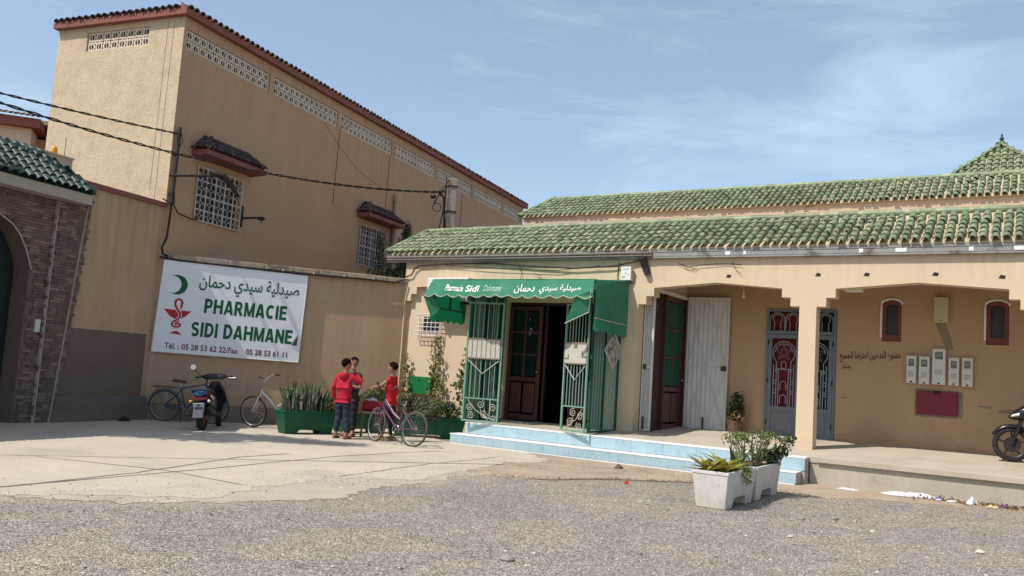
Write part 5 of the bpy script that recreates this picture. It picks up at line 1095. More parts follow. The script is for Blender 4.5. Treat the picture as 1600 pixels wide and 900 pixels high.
GL = {'I': (.26, [([(.13, 0), (.13, 1)], .12)]), 'H': (.80, [([(.12, 0), (.12, 1)], .12), ([(.68, 0), (.68, 1)], .12), ([(.2, .52), (.6, .52)], .10)]),
 'E': (.68, [([(.12, 0), (.12, 1)], .12), ([(.12, .10), (.66, .10)], .10), ([(.12, .52), (.60, .52)], .095), ([(.12, .90), (.64, .90)], .10)]),
 'P': (.70, [([(.12, 0), (.12, 1)], .12), ([(.12, .90)]+arc_(.40, .67, .17, .23, 90, -90)+[(.12, .44)], .105)]),
 'R': (.76, [([(.12, 0), (.12, 1)], .12), ([(.12, .90)]+arc_(.40, .69, .17, .21, 90, -90)+[(.12, .48)], .10), ([(.40, .46), (.64, 0)], .125)]),
 'A': (.82, [([(.11, 0), (.38, .99)], .115), ([(.71, 0), (.44, .99)], .115), ([(.2, .27), (.62, .27)], .09)]),
 'M': (.92, [([(.11, 0), (.11, 1)], .11), ([(.81, 0), (.81, 1)], .11), ([(.15, .97), (.45, .06)], .095), ([(.77, .97), (.47, .06)], .095)]),
 'N': (.80, [([(.12, 0), (.12, 1)], .115), ([(.68, 0), (.68, 1)], .115), ([(.13, .96), (.67, .04)], .115)]),
 'C': (.78, [(arc_(.42, .5, .30, .395, 48, 312, 22), .115)]), 'D': (.78, [([(.12, 0), (.12, 1)], .12), ([(.12, .895)]+arc_(.34, .5, .32, .395, 90, -90, 16)+[(.12, .105)], .11)]),
 'S': (.72, [(arc_(.36, .71, .235, .19, 25, 235, 12)+[(.36, .52)]+arc_(.36, .29, .245, .19, 65, -155, 12), .105)]), ' ': (.30, [])}
def block_text(name, body, bx, m_):
    tot = sum(GL[c_][0]+.10 for c_ in body)-.10; sx_, sz_ = (bx[1]-bx[0])/tot, bx[3]-bx[2]; x = 0
    for ch in body:
        adv, st_l = GL[ch]; b = MB()
        for k, (pts, hw) in enumerate(st_l):
            P = [Vector(p) for p in pts]; n = len(P); V = []
            for i, p in enumerate(P):
                t = (P[min(i+1, n-1)]-P[max(i-1, 0)]).normalized(); nn = Vector((-t.y, t.x))*hw
                for q in (p+nn, p-nn): V.append(tuple(swarp(slant()(Vector((bx[0]+(x+q.x)*sx_, -.0004*k, bx[2]+max(0, min(1, q.y))*sz_))))))
            b.add(V, [(2*i, 2*i+1, 2*i+3, 2*i+2) for i in range(n-1)])
        if st_l: b.build(name, m_, sg)
        x += adv+.10
def bold_text(name, body, bx, m_, w_, k=3):
    for i in range(k):
        dx = (i-(k-1)/2)*w_; text_obj(name, body, (bx[0]+dx, bx[1]+dx, bx[2], bx[3]), -.0004*i, .0011, m_, sg, lambda co: swarp(slant()(co)), bold=.012)
def slant(k=-.012): return lambda co: Vector((co.x+co.z*.02, co.y, co.z+co.x*k))
block_text('letter', 'PHARMACIE', (-4.50-QX, -2.72-QX, 2.37-QZ, 2.69-QZ), sign_green)
block_text('letter', 'SIDI DAHMANE', (-4.72-QX, -2.54-QX, 1.84-QZ, 2.16-QZ), sign_green)
text_obj('lettering', 'T\u00e9l. : 05 28 53 62 22/Fax    05 28 53 61 11', (-5.22-QX, -2.62-QX, 1.53-QZ, 1.66-QZ), 0, .0011, sign_maroon, sg, lambda co: swarp(slant()(co)), bold=.018)
text_obj('lettering', shape_ar('صيدلية سيدي دحمان'), (-4.66-QX, -2.50-QX, 2.79-QZ, 3.22-QZ), 0, .0011, sign_green, sg, lambda co: swarp(slant()(co)), bold=.016)
# crescent
b = MB(); n = 32; V = []
for i in range(n+1):
    f = i/n; a, a2 = -2.15+4.3*f, -1.92+3.84*f
    for p, q in ((.215*math.cos(a), .215*math.sin(a)), (-.098+.184*math.cos(a2), .190*math.sin(a2))): V.append(swarp(Vector((p-5.10-QX, -.0015, q+2.945-QZ))))
b.add([tuple(v) for v in V], [(2*i, 2*i+2, 2*i+3, 2*i+1) for i in range(n)]); b.build('crescent', sign_green, sg)
# bowl and serpent
b = MB(); cxq, czq = -5.035-QX, 2.30-QZ
b.prism([(cxq-.28, czq+.10), (cxq-.20, czq+.10), (cxq+.20, czq+.085), (cxq+.28, czq+.09), (cxq+.15, czq-.05), (cxq+.05, czq-.10), (cxq+.035, czq-.30), (cxq-.035, czq-.30), (cxq-.05, czq-.10), (cxq-.16, czq-.04)], yl-.003, yl)
b.prism([(cxq-.13, czq-.42), (cxq+.13, czq-.44), (cxq+.03, czq-.36), (cxq-.02, czq-.36)], yl-.003, yl)
b.build('bowl_emblem', sign_red, sg)
def ribbon(pts, w0, w1, y, m_, nm):
    b = MB(); P = [Vector(p) for p in pts]; n = len(P); Lq, Rq = [], []
    for i, p in enumerate(P):
        t = (P[min(i+1, n-1)]-P[max(i-1, 0)]).normalized(); nn = Vector((-t.y, t.x)); w_ = w0+(w1-w0)*i/(n-1); Lq.append(p+nn*w_); Rq.append(p-nn*w_)
    poly = [(p.x, y, p.y) for p in Lq+Rq[::-1]]; b.add(poly, [(i, i+1, 2*n-2-i, 2*n-1-i) for i in range(n-1)]); return b.build(nm, m_, sg)
def smooth_curve(ctrl, n=48):
    P = [Vector(c_) for c_ in ctrl]; out_ = []; m_ = len(P)-1
    for i in range(n+1):
        t = i/n*m_; k = min(int(t), m_-1); f = t-k; p0, p1, p2, p3 = P[max(k-1, 0)], P[k], P[k+1], P[min(k+2, m_)]
        out_.append(.5*((2*p1)+(-p0+p2)*f+(2*p0-5*p1+4*p2-p3)*f*f+(-p0+3*p1-3*p2+p3)*f**3))
    return out_
sc_ = [(.06, .17), (.075, .26), (.03, .325), (-.045, .31), (-.065, .22), (-.02, .12), (.045, .03), (.05, -.06), (-.01, -.12), (-.09, -.19), (-.07, -.26), (.04, -.27), (.08, -.22), (.0, -.19)]
pts = smooth_curve([(cxq+x, czq+z) for x, z in sc_], 80)
ribbon(pts, .040, .030, yl-.0036, sign_white, 'serpent_edge'); ribbon(pts, .026, .018, yl-.0042, sign_red, 'serpent_emblem')
b = MB(); b.prism([(cxq+.04, czq+.18), (cxq+.085, czq+.20), (cxq+.07, czq+.12), (cxq+.05, czq+.11)], yl-.0048, yl-.0036); b.build('serpent_emblem', sign_red, sg)
# torn corner of the banner
b = MB(); b.prism([(-2.56-QX, 1.80-QZ), (-2.44-QX, 1.80-QZ), (-2.43-QX, 2.05-QZ)], yl-.001, yl+.001); b.build('tear_hole', mat('tear_shadow', (.12, .07, .05), .9, .1, 5, 0, 20, 0), sg)
b = MB(); b.add([(-2.565-QX, yl-.003, 1.80-QZ), (-2.435-QX, yl-.003, 2.06-QZ), (-2.545-QX, yl-.05, 1.93-QZ)], [(0, 1, 2)]); b.build('torn_flap', sign_white, sg)
# painted wall notice by the blue gate
gn = thing('painted_notice', 'hand painted black Arabic notice on the back wall beside the blue gate', 'writing', 'F', (.9, 2.096, 2.2))
text_obj('notice_line', shape_ar('ممنوع التدخين احتراما للجميع'), (-.58, .54, -.02, .20), 0, .002, ink, gn, lambda co: Vector((co.x, co.y, co.z+.05*co.x)), bold=.008)
text_obj('notice_line', shape_ar('وشكرا'), (-.53, -.36, -.19, -.07), 0, .002, grey_ink if False else ink, gn, None, bold=0)
# ============================================================ BICYCLES (local x forward, origin on the ground between the wheels)
def mk_wheel(parent, x, r, tyre_m, rim_m, turn=0, tw=.021, spokes=28, disc=False):
    b = MB(); b.torus((0, 0, 0), r-.035, .010, 'y', 40, 6); w_ = b.build('wheel', rim_m, parent, smooth='all'); w_.location = (x, 0, r); w_.rotation_euler = (0, 0, turn)
    b = MB(); b.torus((0, 0, 0), r-tw, tw, 'y', 44, 8); b.build('tyre', tyre_m, w_, smooth='all')
    b = MB(); b.cyl((0, -.045, 0), (0, .045, 0), .018, n=10); b.cyl((0, -.05, 0), (0, -.042, 0), .03, n=12); b.cyl((0, .042, 0), (0, .05, 0), .03, n=12); b.build('hub', chrome, w_, smooth=True)
    b = MB()
    for k in range(spokes):
        a = 2*PI*k/spokes; s = 1 if k % 2 else -1; b.tube([(.02*math.cos(a+.6*s), .035*s, .02*math.sin(a+.6*s)), ((r-.04)*math.cos(a), 0, (r-.04)*math.sin(a))], .0017, 3, caps=False)
    b.build('spokes', chrome, w_); return w_
def bicycle(name, label, loc, head, frame_m, tyre_m, rim_m, style, lean=0, steer=0, bar='flat', mudguard=False, rack=False, spokes=28, sad_m=None, group='bicycles outside the pharmacy'):
    t = thing(name, label, 'bicycle', 'W', (loc[0], loc[1], 0), 0, group); t.rotation_euler = Euler((lean, 0, math.atan2(head[1], head[0])), 'XYZ')
    r = .335; wb = .52
    mk_wheel(t, -wb, r, tyre_m, rim_m, 0, spokes=spokes)
    # steering assembly is drawn turned about the head tube
    hx, hz = .36, .74; cs, sn = math.cos(steer), math.sin(steer)
    def st_(p): dx, dy = p[0]-.40, p[1]; return (.40+dx*cs-dy*sn, dx*sn+dy*cs, p[2])
    fw_ = mk_wheel(t, wb, r, tyre_m, rim_m, steer, spokes=spokes); q = st_((wb, 0, r)); fw_.location = q
    b = MB(); bb = (-.08, 0, .29); seat_t = (-.20, 0, .74); head_t, head_b = (.335, 0, .84), (.375, 0, .68)
    b.tube([head_t, head_b], .022, 10); b.tube([bb, seat_t], .017, 10)
    if style == 'diamond': b.tube([head_t, (-.18, 0, .72)], .015, 8); b.tube([head_b, bb], .019, 8)
    elif style == 'step': b.tube([(.345, 0, .80), (.05, 0, .56), (-.135, 0, .47)], .016, 8); b.tube([head_b, bb], .019, 8)
    elif style == 'thick': b.tube([(.355, 0, .76), (.16, 0, .58), (-.02, 0, .40), bb], [.034, .038, .036, .03], 10); b.tube([(.03, 0, .47), (-.18, 0, .60)], .018, 8)
    for s in (-1, 1):
        b.tube([(bb[0], s*.03, bb[2]), (-wb, s*.055, r)], .010, 6); b.tube([(seat_t[0]+.02, s*.02, seat_t[2]-.06), (-wb, s*.055, r)], .009, 6)
    b.build('frame', frame_m, t, smooth=True)
    if style == 'step':
        b = MB(); b.tube([(.325, .0, .835), (.05, .0, .581), (-.12, .0, .489)], .0085, 6); b.build('frame_stripe', pink_paint, t, smooth=True)
    b = MB(); cr_ = (.385, 0, .665)
    for s in (-1, 1): b.tube([st_((.39, s*.045, .655)), st_((.42, s*.05, .55)), st_((wb, s*.052, r))], [.015, .016, .010], 8)
    b.tube([st_((.39, -.05, .66)), st_((.39, .05, .66))], .016, 8); b.build('fork', frame_m if style != 'thick' else silver_paint, t, smooth=True)
    b = MB()
    top = (.315, 0, .93)
    if bar == 'flat': P = [(.26, -.29, 1.0), (.31, -.15, .985), (.345, -.05, .95), (.345, .05, .95), (.31, .15, .985), (.26, .29, 1.0)]
    elif bar == 'high': P = [(.14, -.30, 1.12), (.26, -.27, 1.14), (.33, -.16, 1.06), (.34, -.04, .96), (.34, .04, .96), (.33, .16, 1.06), (.26, .27, 1.14), (.14, .30, 1.12)]
    else: P = [(.16, -.28, .98), (.30, -.25, 1.0), (.35, -.08, .97), (.35, .08, .97), (.30, .25, 1.0), (.16, .28, .98)]
    b.tube([st_(p) for p in P], .012, 8); b.tube([st_((.335, 0, .84)), st_((.345, 0, .955))], .015, 8); hb_ = b.build('handlebar', black_plastic if style != 'thick' else chrome, t, smooth=True)
    b = MB()
    for e, f_ in ((P[0], P[1]), (P[-1], P[-2])):
        d = (Vector(f_)-Vector(e)).normalized()*.11; b.tube([st_(e), st_(Vector(e)+d)], .018, 8)
    b.build('grip', rubber, hb_, smooth=True)
    b = MB()
    for s in (-1, 1): e = Vector(P[0] if s < 0 else P[-1]); b.tube([st_(e+Vector((.09, -s*.10, -.01))), st_(e+Vector((.07, 0, -.05)))], .006, 5)
    b.build('brake_lever', chrome, hb_)
    b = MB(); b.tube([seat_t, (-.235, 0, .86)], .013, 8); sp = b.build('seat_post', chrome, t)
    b = MB(); b.loft([[(-.40+dx, w_*math.cos(2*PI*k/12), .875+dz+.028*math.sin(2*PI*k/12)) for k in range(12)] for dx, w_, dz in ((.02, .03, .0), (.06, .085, .005), (.13, .075, .0), (.20, .035, -.005), (.29, .02, -.012), (.31, .008, -.015))]); b.build('saddle', sad_m or black_plastic, sp, smooth=True)
    b = MB(); b.torus((bb[0], .045, bb[2]), .085, .006, 'y', 24, 5); b.tube([(bb[0], -.07, bb[2]), (bb[0], .07, bb[2])], .016, 8)
    b.tube([(bb[0], .06, bb[2]), (bb[0]+.05, .065, bb[2]-.155)], .008, 6); b.tube([(bb[0], -.06, bb[2]), (bb[0]-.05, -.065, bb[2]+.155)], .008, 6); ck = b.build('crank', chrome, t)
    for s, dx, dz in ((1, .05, -.155), (-1, -.05, .155)):
        b = MB(); b.box(bb[0]+dx-.045, bb[0]+dx+.045, s*.07 if s > 0 else -.15, .15 if s > 0 else -.07, bb[2]+dz-.01, bb[2]+dz+.01); b.build('pedal', black_plastic, ck)
    b = MB(); b.tube([(bb[0], .05, bb[2]+.083), (-wb, .05, r+.035)], .005, 4); b.tube([(bb[0], .05, bb[2]-.083), (-wb, .05, r-.035)], .005, 4); b.torus((-wb, .05, r), .036, .006, 'y', 14, 4); b.build('chain', iron, t)
    if mudguard:
        b = MB(); b.torus((-wb, 0, r), r+.02, .012, 'y', 24, 5, R(20), R(190)); b.build('mudguard', frame_m, t, smooth=True)
    if rack:
        b = MB()
        for s in (-1, 1): b.tube([(-.28, s*.05, .73), (-.80, s*.055, .735)], .006, 5); b.tube([(-.72, s*.055, .735), (-wb, s*.06, r)], .005, 5)
        for q in (-.4, -.55, -.7, -.79): b.tube([(q, -.055, .735), (q, .055, .735)], .006, 5)
        b.build('luggage_rack', iron, t)
    b = MB(); b.tube([(bb[0]-.06, -.05, .29), (bb[0]-.02, -.17, .0)], .008, 6); b.build('kickstand', iron, t)
    b = MB(); b.tube([st_((.33, .1, .96)), st_((.46, .05, .86)), (.42, .03, .70), (.2, .02, .60)], .004, 4); b.tube([st_((.33, -.1, .96)), st_((.44, -.06, .84)), (.40, -.03, .68)], .004, 4); b.build('brake_cable', cable_m, t)
    return t
bicycle('bicycle', 'purple step through bicycle standing in front of the boy in the red T-shirt', (-2.09, 16.70), (-.80, .60), purple_paint, dusty_rubber, alu, 'step', lean=R(4), steer=R(-14), bar='high', spokes=26)
bicycle('bicycle', 'silver bicycle with thick frame parked left of the green snake plant trough', (-4.80, 18.52), (-.985, -.17), silver_paint, rubber, alu, 'thick', lean=R(-7), steer=R(-30), bar='high', mudguard=False, spokes=26)
bicycle('bicycle', 'old dark blue bicycle leaning on the wall behind the black scooter', (-6.72, 18.62), (.985, .02), blue_bike, dusty_rubber, alu, 'diamond', lean=R(5), steer=R(4), bar='swept', mudguard=True, rack=True, spokes=26, sad_m=mat('brown_saddle', (.09, .03, .03), .5, .1, 4, .05, 40, .1))

# ============================================================ SCOOTER AND MOTORCYCLE
def ring(x, cz, hw, hh, e=2.6, n=20, cy=0):
    P = []
    for k in range(n):
        a = 2*PI*k/n; c, s = math.cos(a), math.sin(a); P.append((x, cy+hw*math.copysign(abs(c)**(2/e), c), cz+hh*math.copysign(abs(s)**(2/e), s)))
    return P
def motor_wheel(parent, x, r, tw, rim_m, turn=0, spokes=5):
    b = MB(); b.torus((0, 0, 0), r-tw*.8, tw*.30, 'y', 36, 6); b.cyl((0, -.05, 0), (0, .05, 0), .04, n=12)
    for k in range(spokes):
        a = 2*PI*k/spokes+.3; b.tube([(.03*math.cos(a), 0, .03*math.sin(a)), ((r-tw*.8)*math.cos(a), 0, (r-tw*.8)*math.sin(a))], [.022, .014], 6)
    w_ = b.build('wheel', rim_m, parent, smooth=True); w_.location = (x, 0, r); w_.rotation_euler = (0, 0, turn)
    b = MB()
    pr = [(-tw*.5, -tw*.86), (-tw*.55, -tw*.4), (-tw*.38, -tw*.08), (0, 0), (tw*.38, -tw*.08), (tw*.55, -tw*.4), (tw*.5, -tw*.86)]; n = 40; V = []
    for k in range(n):
        a = 2*PI*k/n
        for y, d in pr: V.append(((r+d)*math.cos(a), y, (r+d)*math.sin(a)))
    m_ = len(pr); b.add(V, [(k*m_+i, k*m_+(i+1) % m_, ((k+1) % n)*m_+(i+1) % m_, ((k+1) % n)*m_+i) for k in range(n) for i in range(m_)]); b.build('tyre', rubber, w_, smooth=True)
    b = MB(); b.torus((0, .055, 0), r*.42, .006, 'y', 24, 4); b.cyl((0, .05, 0), (0, .06, 0), r*.40, n=20); b.build('brake_disc', iron, w_)
    return w_
sc = thing('scooter', 'black scooter with orange rims and white number plate parked on the pavement', 'scooter', 'W', (-5.88, 17.58, 0)); sc.rotation_euler = Euler((R(-5), 0, math.atan2(1.28, -.10)), 'XYZ')
motor_wheel(sc, -.62, .245, .115, orange_rim); motor_wheel(sc, .64, .235, .10, orange_rim, R(14))
b = MB(); b.loft([ring(-.80, .66, .05, .05), ring(-.74, .66, .115, .085), ring(-.55, .64, .15, .13), ring(-.25, .56, .16, .17), ring(-.02, .50, .145, .16), ring(.06, .46, .10, .12)]); b.build('tail_fairing', black_gloss, sc, smooth=True)
b = MB(); b.loft([ring(-.70, .755, .09, .025), ring(-.60, .775, .125, .045), ring(-.35, .755, .135, .05), ring(-.10, .715, .12, .045), ring(.03, .69, .08, .03)]); b.build('seat', mat('seat_vinyl', (.018, .016, .016), .6, .1, 5, .05, 80, .1), sc, smooth=True)
b = MB(); b.loft([ring(-.86, .70, .06, .03), ring(-.78, .745, .155, .055), ring(-.64, .755, .155, .055), ring(-.56, .765, .11, .04)]); b.build('blue_cover', mat('blue_plastic_sheet', (.022, .075, .17), .3, .3, 12, .1, 40, .5, 20, .02), sc, smooth=True)
b = MB(); b.tube([(-.60, -.16, .70), (-.80, -.15, .78), (-.88, 0, .79), (-.80, .15, .78), (-.60, .16, .70)], .016, 8); b.build('grab_rail', black_plastic, sc, smooth=True)
b = MB(); b.loft([ring(-.845, .625, .13, .025, 3), ring(-.80, .628, .15, .042, 3), ring(-.74, .63, .13, .04, 3)]); tl = b.build('tail_lamp', tail_red, sc, smooth=True)
for s in (-1, 1):
    b = MB(); b.ell((-.80, s*.17, .57), .035, .035, .03, 10, 7); b.build('indicator', MATS['amber_lamp'] if s > 0 else white_plastic, sc, smooth=True)
b = MB(); b.prism([(-.78, .56), (-.83, .52), (-.97, .26), (-.94, .24), (-.80, .44), (-.72, .52)], -.10, .10, 'y'); b.build('rear_mudguard', mat('slate_plastic', (.05, .055, .075), .5, .1, 4, .05, 40, .05), sc, bevel=.01)
b = MB(); pm = Matrix.Translation((-.885, 0, .47)) @ Matrix.Rotation(R(-26), 4, 'Y'); b.M = pm; b.box(-.006, .004, -.10, .10, -.075, .075); npl = b.build('number_plate', plate_white, sc)
b = MB(); b.M = pm; b.box(-.0085, -.0065, -.03, .03, .02, .045); b.build('plate_writing', ink, npl)
for i in range(6): b = MB(); b.M = pm; b.box(-.0085, -.0065, -.075+i*.026, -.060+i*.026, -.04, .0); b.build('plate_writing', ink, npl)
b = MB(); b.loft([ring(-.30, .30, .10, .09), ring(-.45, .27, .09, .09), ring(-.62, .25, .07, .06)]); b.build('engine', mat('engine_grey', (.05, .048, .045), .5, .15, 6, .1, 50, .1), sc, smooth=True)
b = MB(); b.loft([ring(-.30, .30, .03, .03, 2, 12, -.15), ring(-.42, .34, .055, .065, 2, 12, -.16), ring(-.72, .42, .055, .065, 2, 12, -.16), ring(-.78, .43, .03, .035, 2, 12, -.16)]); b.build('exhaust', mat('exhaust_black', (.03, .028, .027), .4, .1, 5, .05, 40, .05), sc, smooth=True)
b = MB(); b.loft([ring(-.1, .30, .13, .05, 4), ring(.18, .27, .14, .045, 4), ring(.38, .29, .13, .05, 4)]); b.build('floorboard', black_plastic, sc, smooth=True)
b = MB(); b.loft([ring(.36, .30, .15, .06, 3), ring(.43, .45, .21, .09, 3), ring(.43, .62, .215, .09, 3), ring(.39, .78, .17, .07, 3), ring(.36, .90, .10, .05, 3)], True)
b.build('leg_shield', black_gloss, sc, smooth=True)
b = MB(); b.loft([ring(.38, .50, .10, .12), ring(.52, .50, .13, .14), ring(.66, .48, .11, .10), ring(.74, .46, .05, .04)]); b.build('front_fairing', black_gloss, sc, smooth=True)
b = MB(); b.torus((.64, 0, .235), .275, .05, 'y', 16, 8, R(20), R(150)); b.build('front_mudguard', black_plastic, sc, smooth=True)
b = MB(); b.loft([ring(.24, 1.0, .14, .03, 2.4), ring(.28, 1.03, .24, .055, 2.4), ring(.36, 1.04, .24, .065, 2.4), ring(.45, 1.02, .15, .05, 2.4), ring(.50, 1.0, .06, .03, 2.4)]); hc = b.build('handlebar_cover', black_plastic, sc, smooth=True)
b = MB(); b.tube([(.22, -.36, 1.03), (.30, -.22, 1.03), (.30, .22, 1.03), (.22, .36, 1.03)], .016, 8); b.build('handlebar', black_plastic, hc, smooth=True)
b = MB()
for s in (-1, 1): b.tube([(.31, s*.22, 1.01), (.30, s*.36, 1.0), (.30, s*.42, 1.005)], .006, 5)
b.build('brake_lever', chrome, hc)
b = MB(); b.tube([(.30, .27, 1.04), (.32, .34, 1.12), (.31, .40, 1.19)], .007, 6); ms = b.build('mirror_stalk', black_plastic, sc)
b = MB(); b.loft([[(.31+dx, .43+r_*math.cos(2*PI*k/18), 1.24+r_*.95*math.sin(2*PI*k/18)) for k in range(18)] for dx, r_ in ((-.012, .068), (.0, .072), (.018, .05), (.026, .02))]); b.build('mirror_shell', black_plastic, ms, smooth=True)
b = MB(); b.loft([[(.31-.016, .43+r_*math.cos(2*PI*k/18), 1.24+r_*.95*math.sin(2*PI*k/18)) for k in range(18)] for r_ in (.060, .002)], False); b.build('mirror_face', mirror_m, ms)
b = MB(); b.tube([(.36, -.1, 1.0), (.46, -.2, .88), (.44, -.1, .74)], .006, 5); b.tube([(.30, -.3, 1.0), (.42, -.28, .86), (.42, -.14, .70)], .005, 5); b.build('cable', cable_m, sc)
b = MB(); b.M = Matrix.Translation((-.50, -.158, .63)) @ Matrix.Rotation(R(20), 4, 'Y'); b.box(-.13, .13, -.006, .006, -.035, .035); b.build('side_sticker', sticker, sc); b = MB(); b.M = Matrix.Translation((-.46, -.165, .60)) @ Matrix.Rotation(R(20), 4, 'Y'); b.box(-.13, .06, -.004, .004, -.05, -.018); b.build('side_sticker', litter_red, sc)
b = MB(); b.tube([(-.2, .12, .28), (-.15, .26, .0)], .012, 6); b.build('side_stand', iron, sc)

mo = thing('motorcycle', 'black motorcycle parked on the veranda at the right edge', 'motorcycle', 'F', (3.98, 1.25, SZ(1.25)), PI+R(6))
motor_wheel(mo, .63, .30, .085, black_plastic, R(4), 5); motor_wheel(mo, -.63, .29, .095, black_plastic, 0, 5)
b = MB()
for s in (-1, 1): b.tube([(.63, s*.075, .30), (.52, s*.075, .62), (.44, s*.075, .86)], [.024, .026, .022], 8)
b.build('fork', black_plastic, mo, smooth=True)
b = MB(); V = []; n = 14
for i in range(n+1):
    a = R(28)+R(112)*i/n
    for k in range(5): V.append((.63+(.345-.010*abs(k-2))*math.cos(a)+.0, (k-2)*.034, .30+(.345-.012*(k-2)**2)*math.sin(a)))
b.add(V, [(i*5+k, i*5+k+1, (i+1)*5+k+1, (i+1)*5+k) for i in range(n) for k in range(4)]); fd = b.build('front_fender', black_gloss, mo, smooth='all'); sd_ = fd.modifiers.new('t', 'SOLIDIFY'); sd_.thickness = .012
b = MB(); b.loft([ring(.68, .76, .03, .02), ring(.60, .80, .12, .085), ring(.45, .85, .17, .13), ring(.30, .86, .15, .13), ring(.18, .84, .10, .10)]); b.build('front_cowl', black_gloss, mo, smooth=True)
b = MB()
for s in (-1, 1): b.loft([ring(.655, .775, .008, .006, 2, 10, s*.055), ring(.615, .795, .045, .032, 2, 10, s*.075), ring(.53, .82, .05, .035, 2, 10, s*.11)])
b.build('headlamp', mat('headlamp_lens', (.75, .77, .78), .08, .04, 4, 0, 40, 0, spec=.7), mo, smooth=True)
b = MB(); b.loft([ring(.40, .56, .05, .10), ring(.28, .58, .15, .22), ring(.05, .52, .13, .18), ring(-.12, .48, .09, .12)]); b.build('leg_shield', black_gloss, mo, smooth=True)
b = MB(); b.loft([ring(-.15, .62, .10, .10), ring(-.4, .66, .13, .12), ring(-.75, .72, .09, .08), ring(-.92, .76, .03, .03)]); b.build('tail_fairing', black_gloss, mo, smooth=True)
b = MB(); b.loft([ring(.02, .72, .08, .03), ring(-.25, .78, .13, .05), ring(-.65, .82, .12, .045), ring(-.8, .83, .07, .03)]); b.build('seat', MATS['seat_vinyl'], mo, smooth=True)
b = MB(); b.tube([(.30, -.36, 1.04), (.40, -.2, 1.03), (.42, .2, 1.03), (.30, .36, 1.04)], .016, 8); hb_ = b.build('handlebar', black_plastic, mo, smooth=True)
b = MB()
for s in (-1, 1): b.tube([(.40, s*.22, 1.02), (.43, s*.36, 1.02), (.50, s*.40, 1.0)], .006, 5)
b.build('brake_lever', chrome, hb_)
b = MB()
for s in (-1, 1): b.tube([(.38, s*.24, 1.04), (.36, s*.32, 1.24)], .007, 5); b.ell((.36, s*.35, 1.27), .015, .07, .045, 12, 7)
b.build('mirror', black_plastic, mo, smooth=True)
b = MB(); b.loft([ring(.12, .34, .12, .10), ring(-.15, .32, .13, .11), ring(-.3, .33, .08, .08)]); b.build('engine', MATS['engine_grey'], mo, smooth=True)
b = MB(); b.tube([(-.1, .14, .25), (-.5, .17, .30), (-.85, .17, .38)], [.03, .045, .05], 10); b.build('exhaust', MATS['exhaust_black'], mo, smooth=True)
b = MB(); b.tube([(-.05, -.1, .28), (0, -.24, .01)], .012, 6); b.build('side_stand', iron, mo)

# ============================================================ PLANTERS
def trough(name, label, loc, rz, Ln, Wd, H, m_, group, foot=.10, flare=.09, fr='W', gap=.42):
    t = thing(name, label, 'planter', fr, (loc[0], loc[1], loc[2] if len(loc) > 2 else 0), rz, group)
    l0, w0, l1, w1 = Ln/2-flare, Wd/2-flare*.7, Ln/2, Wd/2
    def W_(z): return w0+(w1-w0)*z/H
    g = l0*2*gap/2; prof = [(-l0, 0), (-g-.05, 0), (-g-.02, foot*.75), (-g+.03, foot), (g-.03, foot), (g+.02, foot*.75), (g+.05, 0), (l0, 0), (l1, H), (-l1, H)]
    n = len(prof); V = [(x, -W_(z), z) for x, z in prof]+[(x, W_(z), z) for x, z in prof]
    b = MB(); b.add(V, [tuple(range(n)), tuple(range(2*n-1, n-1, -1))]+[(i, i+n, (i+1) % n+n, (i+1) % n) for i in range(n) if i != n-2])
    o = b.build('trough_body', m_, t, bevel=.012)
    f = MB(); e = .030; z1 = H+.010
    for (xa, xb, ya, yb) in ((-l1-.004, l1+.004, -w1-.004, -w1+e), (-l1-.004, l1+.004, w1-e, w1+.004), (-l1-.004, -l1+e, -w1+e, w1-e), (l1-e, l1+.004, -w1+e, w1-e)): f.box(xa, xb, ya, yb, H-.03, z1)
    f.build('rim', m_, t, bevel=.006)
    s_ = MB(); s_.box(-l1+e+.002, l1-e-.002, -w1+e+.002, w1-e-.002, H-.06, H-.018); s_.build('soil', soil, t)
    return t
PG = 'green trough planters by the pharmacy wall'
trough('planter', 'green trough planter holding the tall snake plants beside the silver bicycle', (-4.02, 17.78), R(40), 1.22, .46, .46, planter_green, PG, .09, .10)
trough('planter', 'green trough planter half hidden behind the two talking boys', (-3.12, 18.98), R(38), 1.15, .46, .46, planter_green, PG, .09, .10)
trough('planter', 'long green trough planter with bushy shrubs beside the steps', (-1.68, 18.86), R(8), 1.72, .48, .44, planter_green, PG, .07, .10)
PW = 'white concrete trough planters on the gravel'
trough('planter', 'white concrete trough planter with yellow leaved plant, nearest the camera', (.335, -5.02, 0), PI/2, 1.22, .46, .45, planter_white, PW, .12, .06, 'F')
trough('planter', 'white concrete trough planter with leafy shrub, nearer the blue steps', (.335, -3.76, 0), PI/2, 1.22, .46, .45, planter_white, PW, .12, .06, 'F')

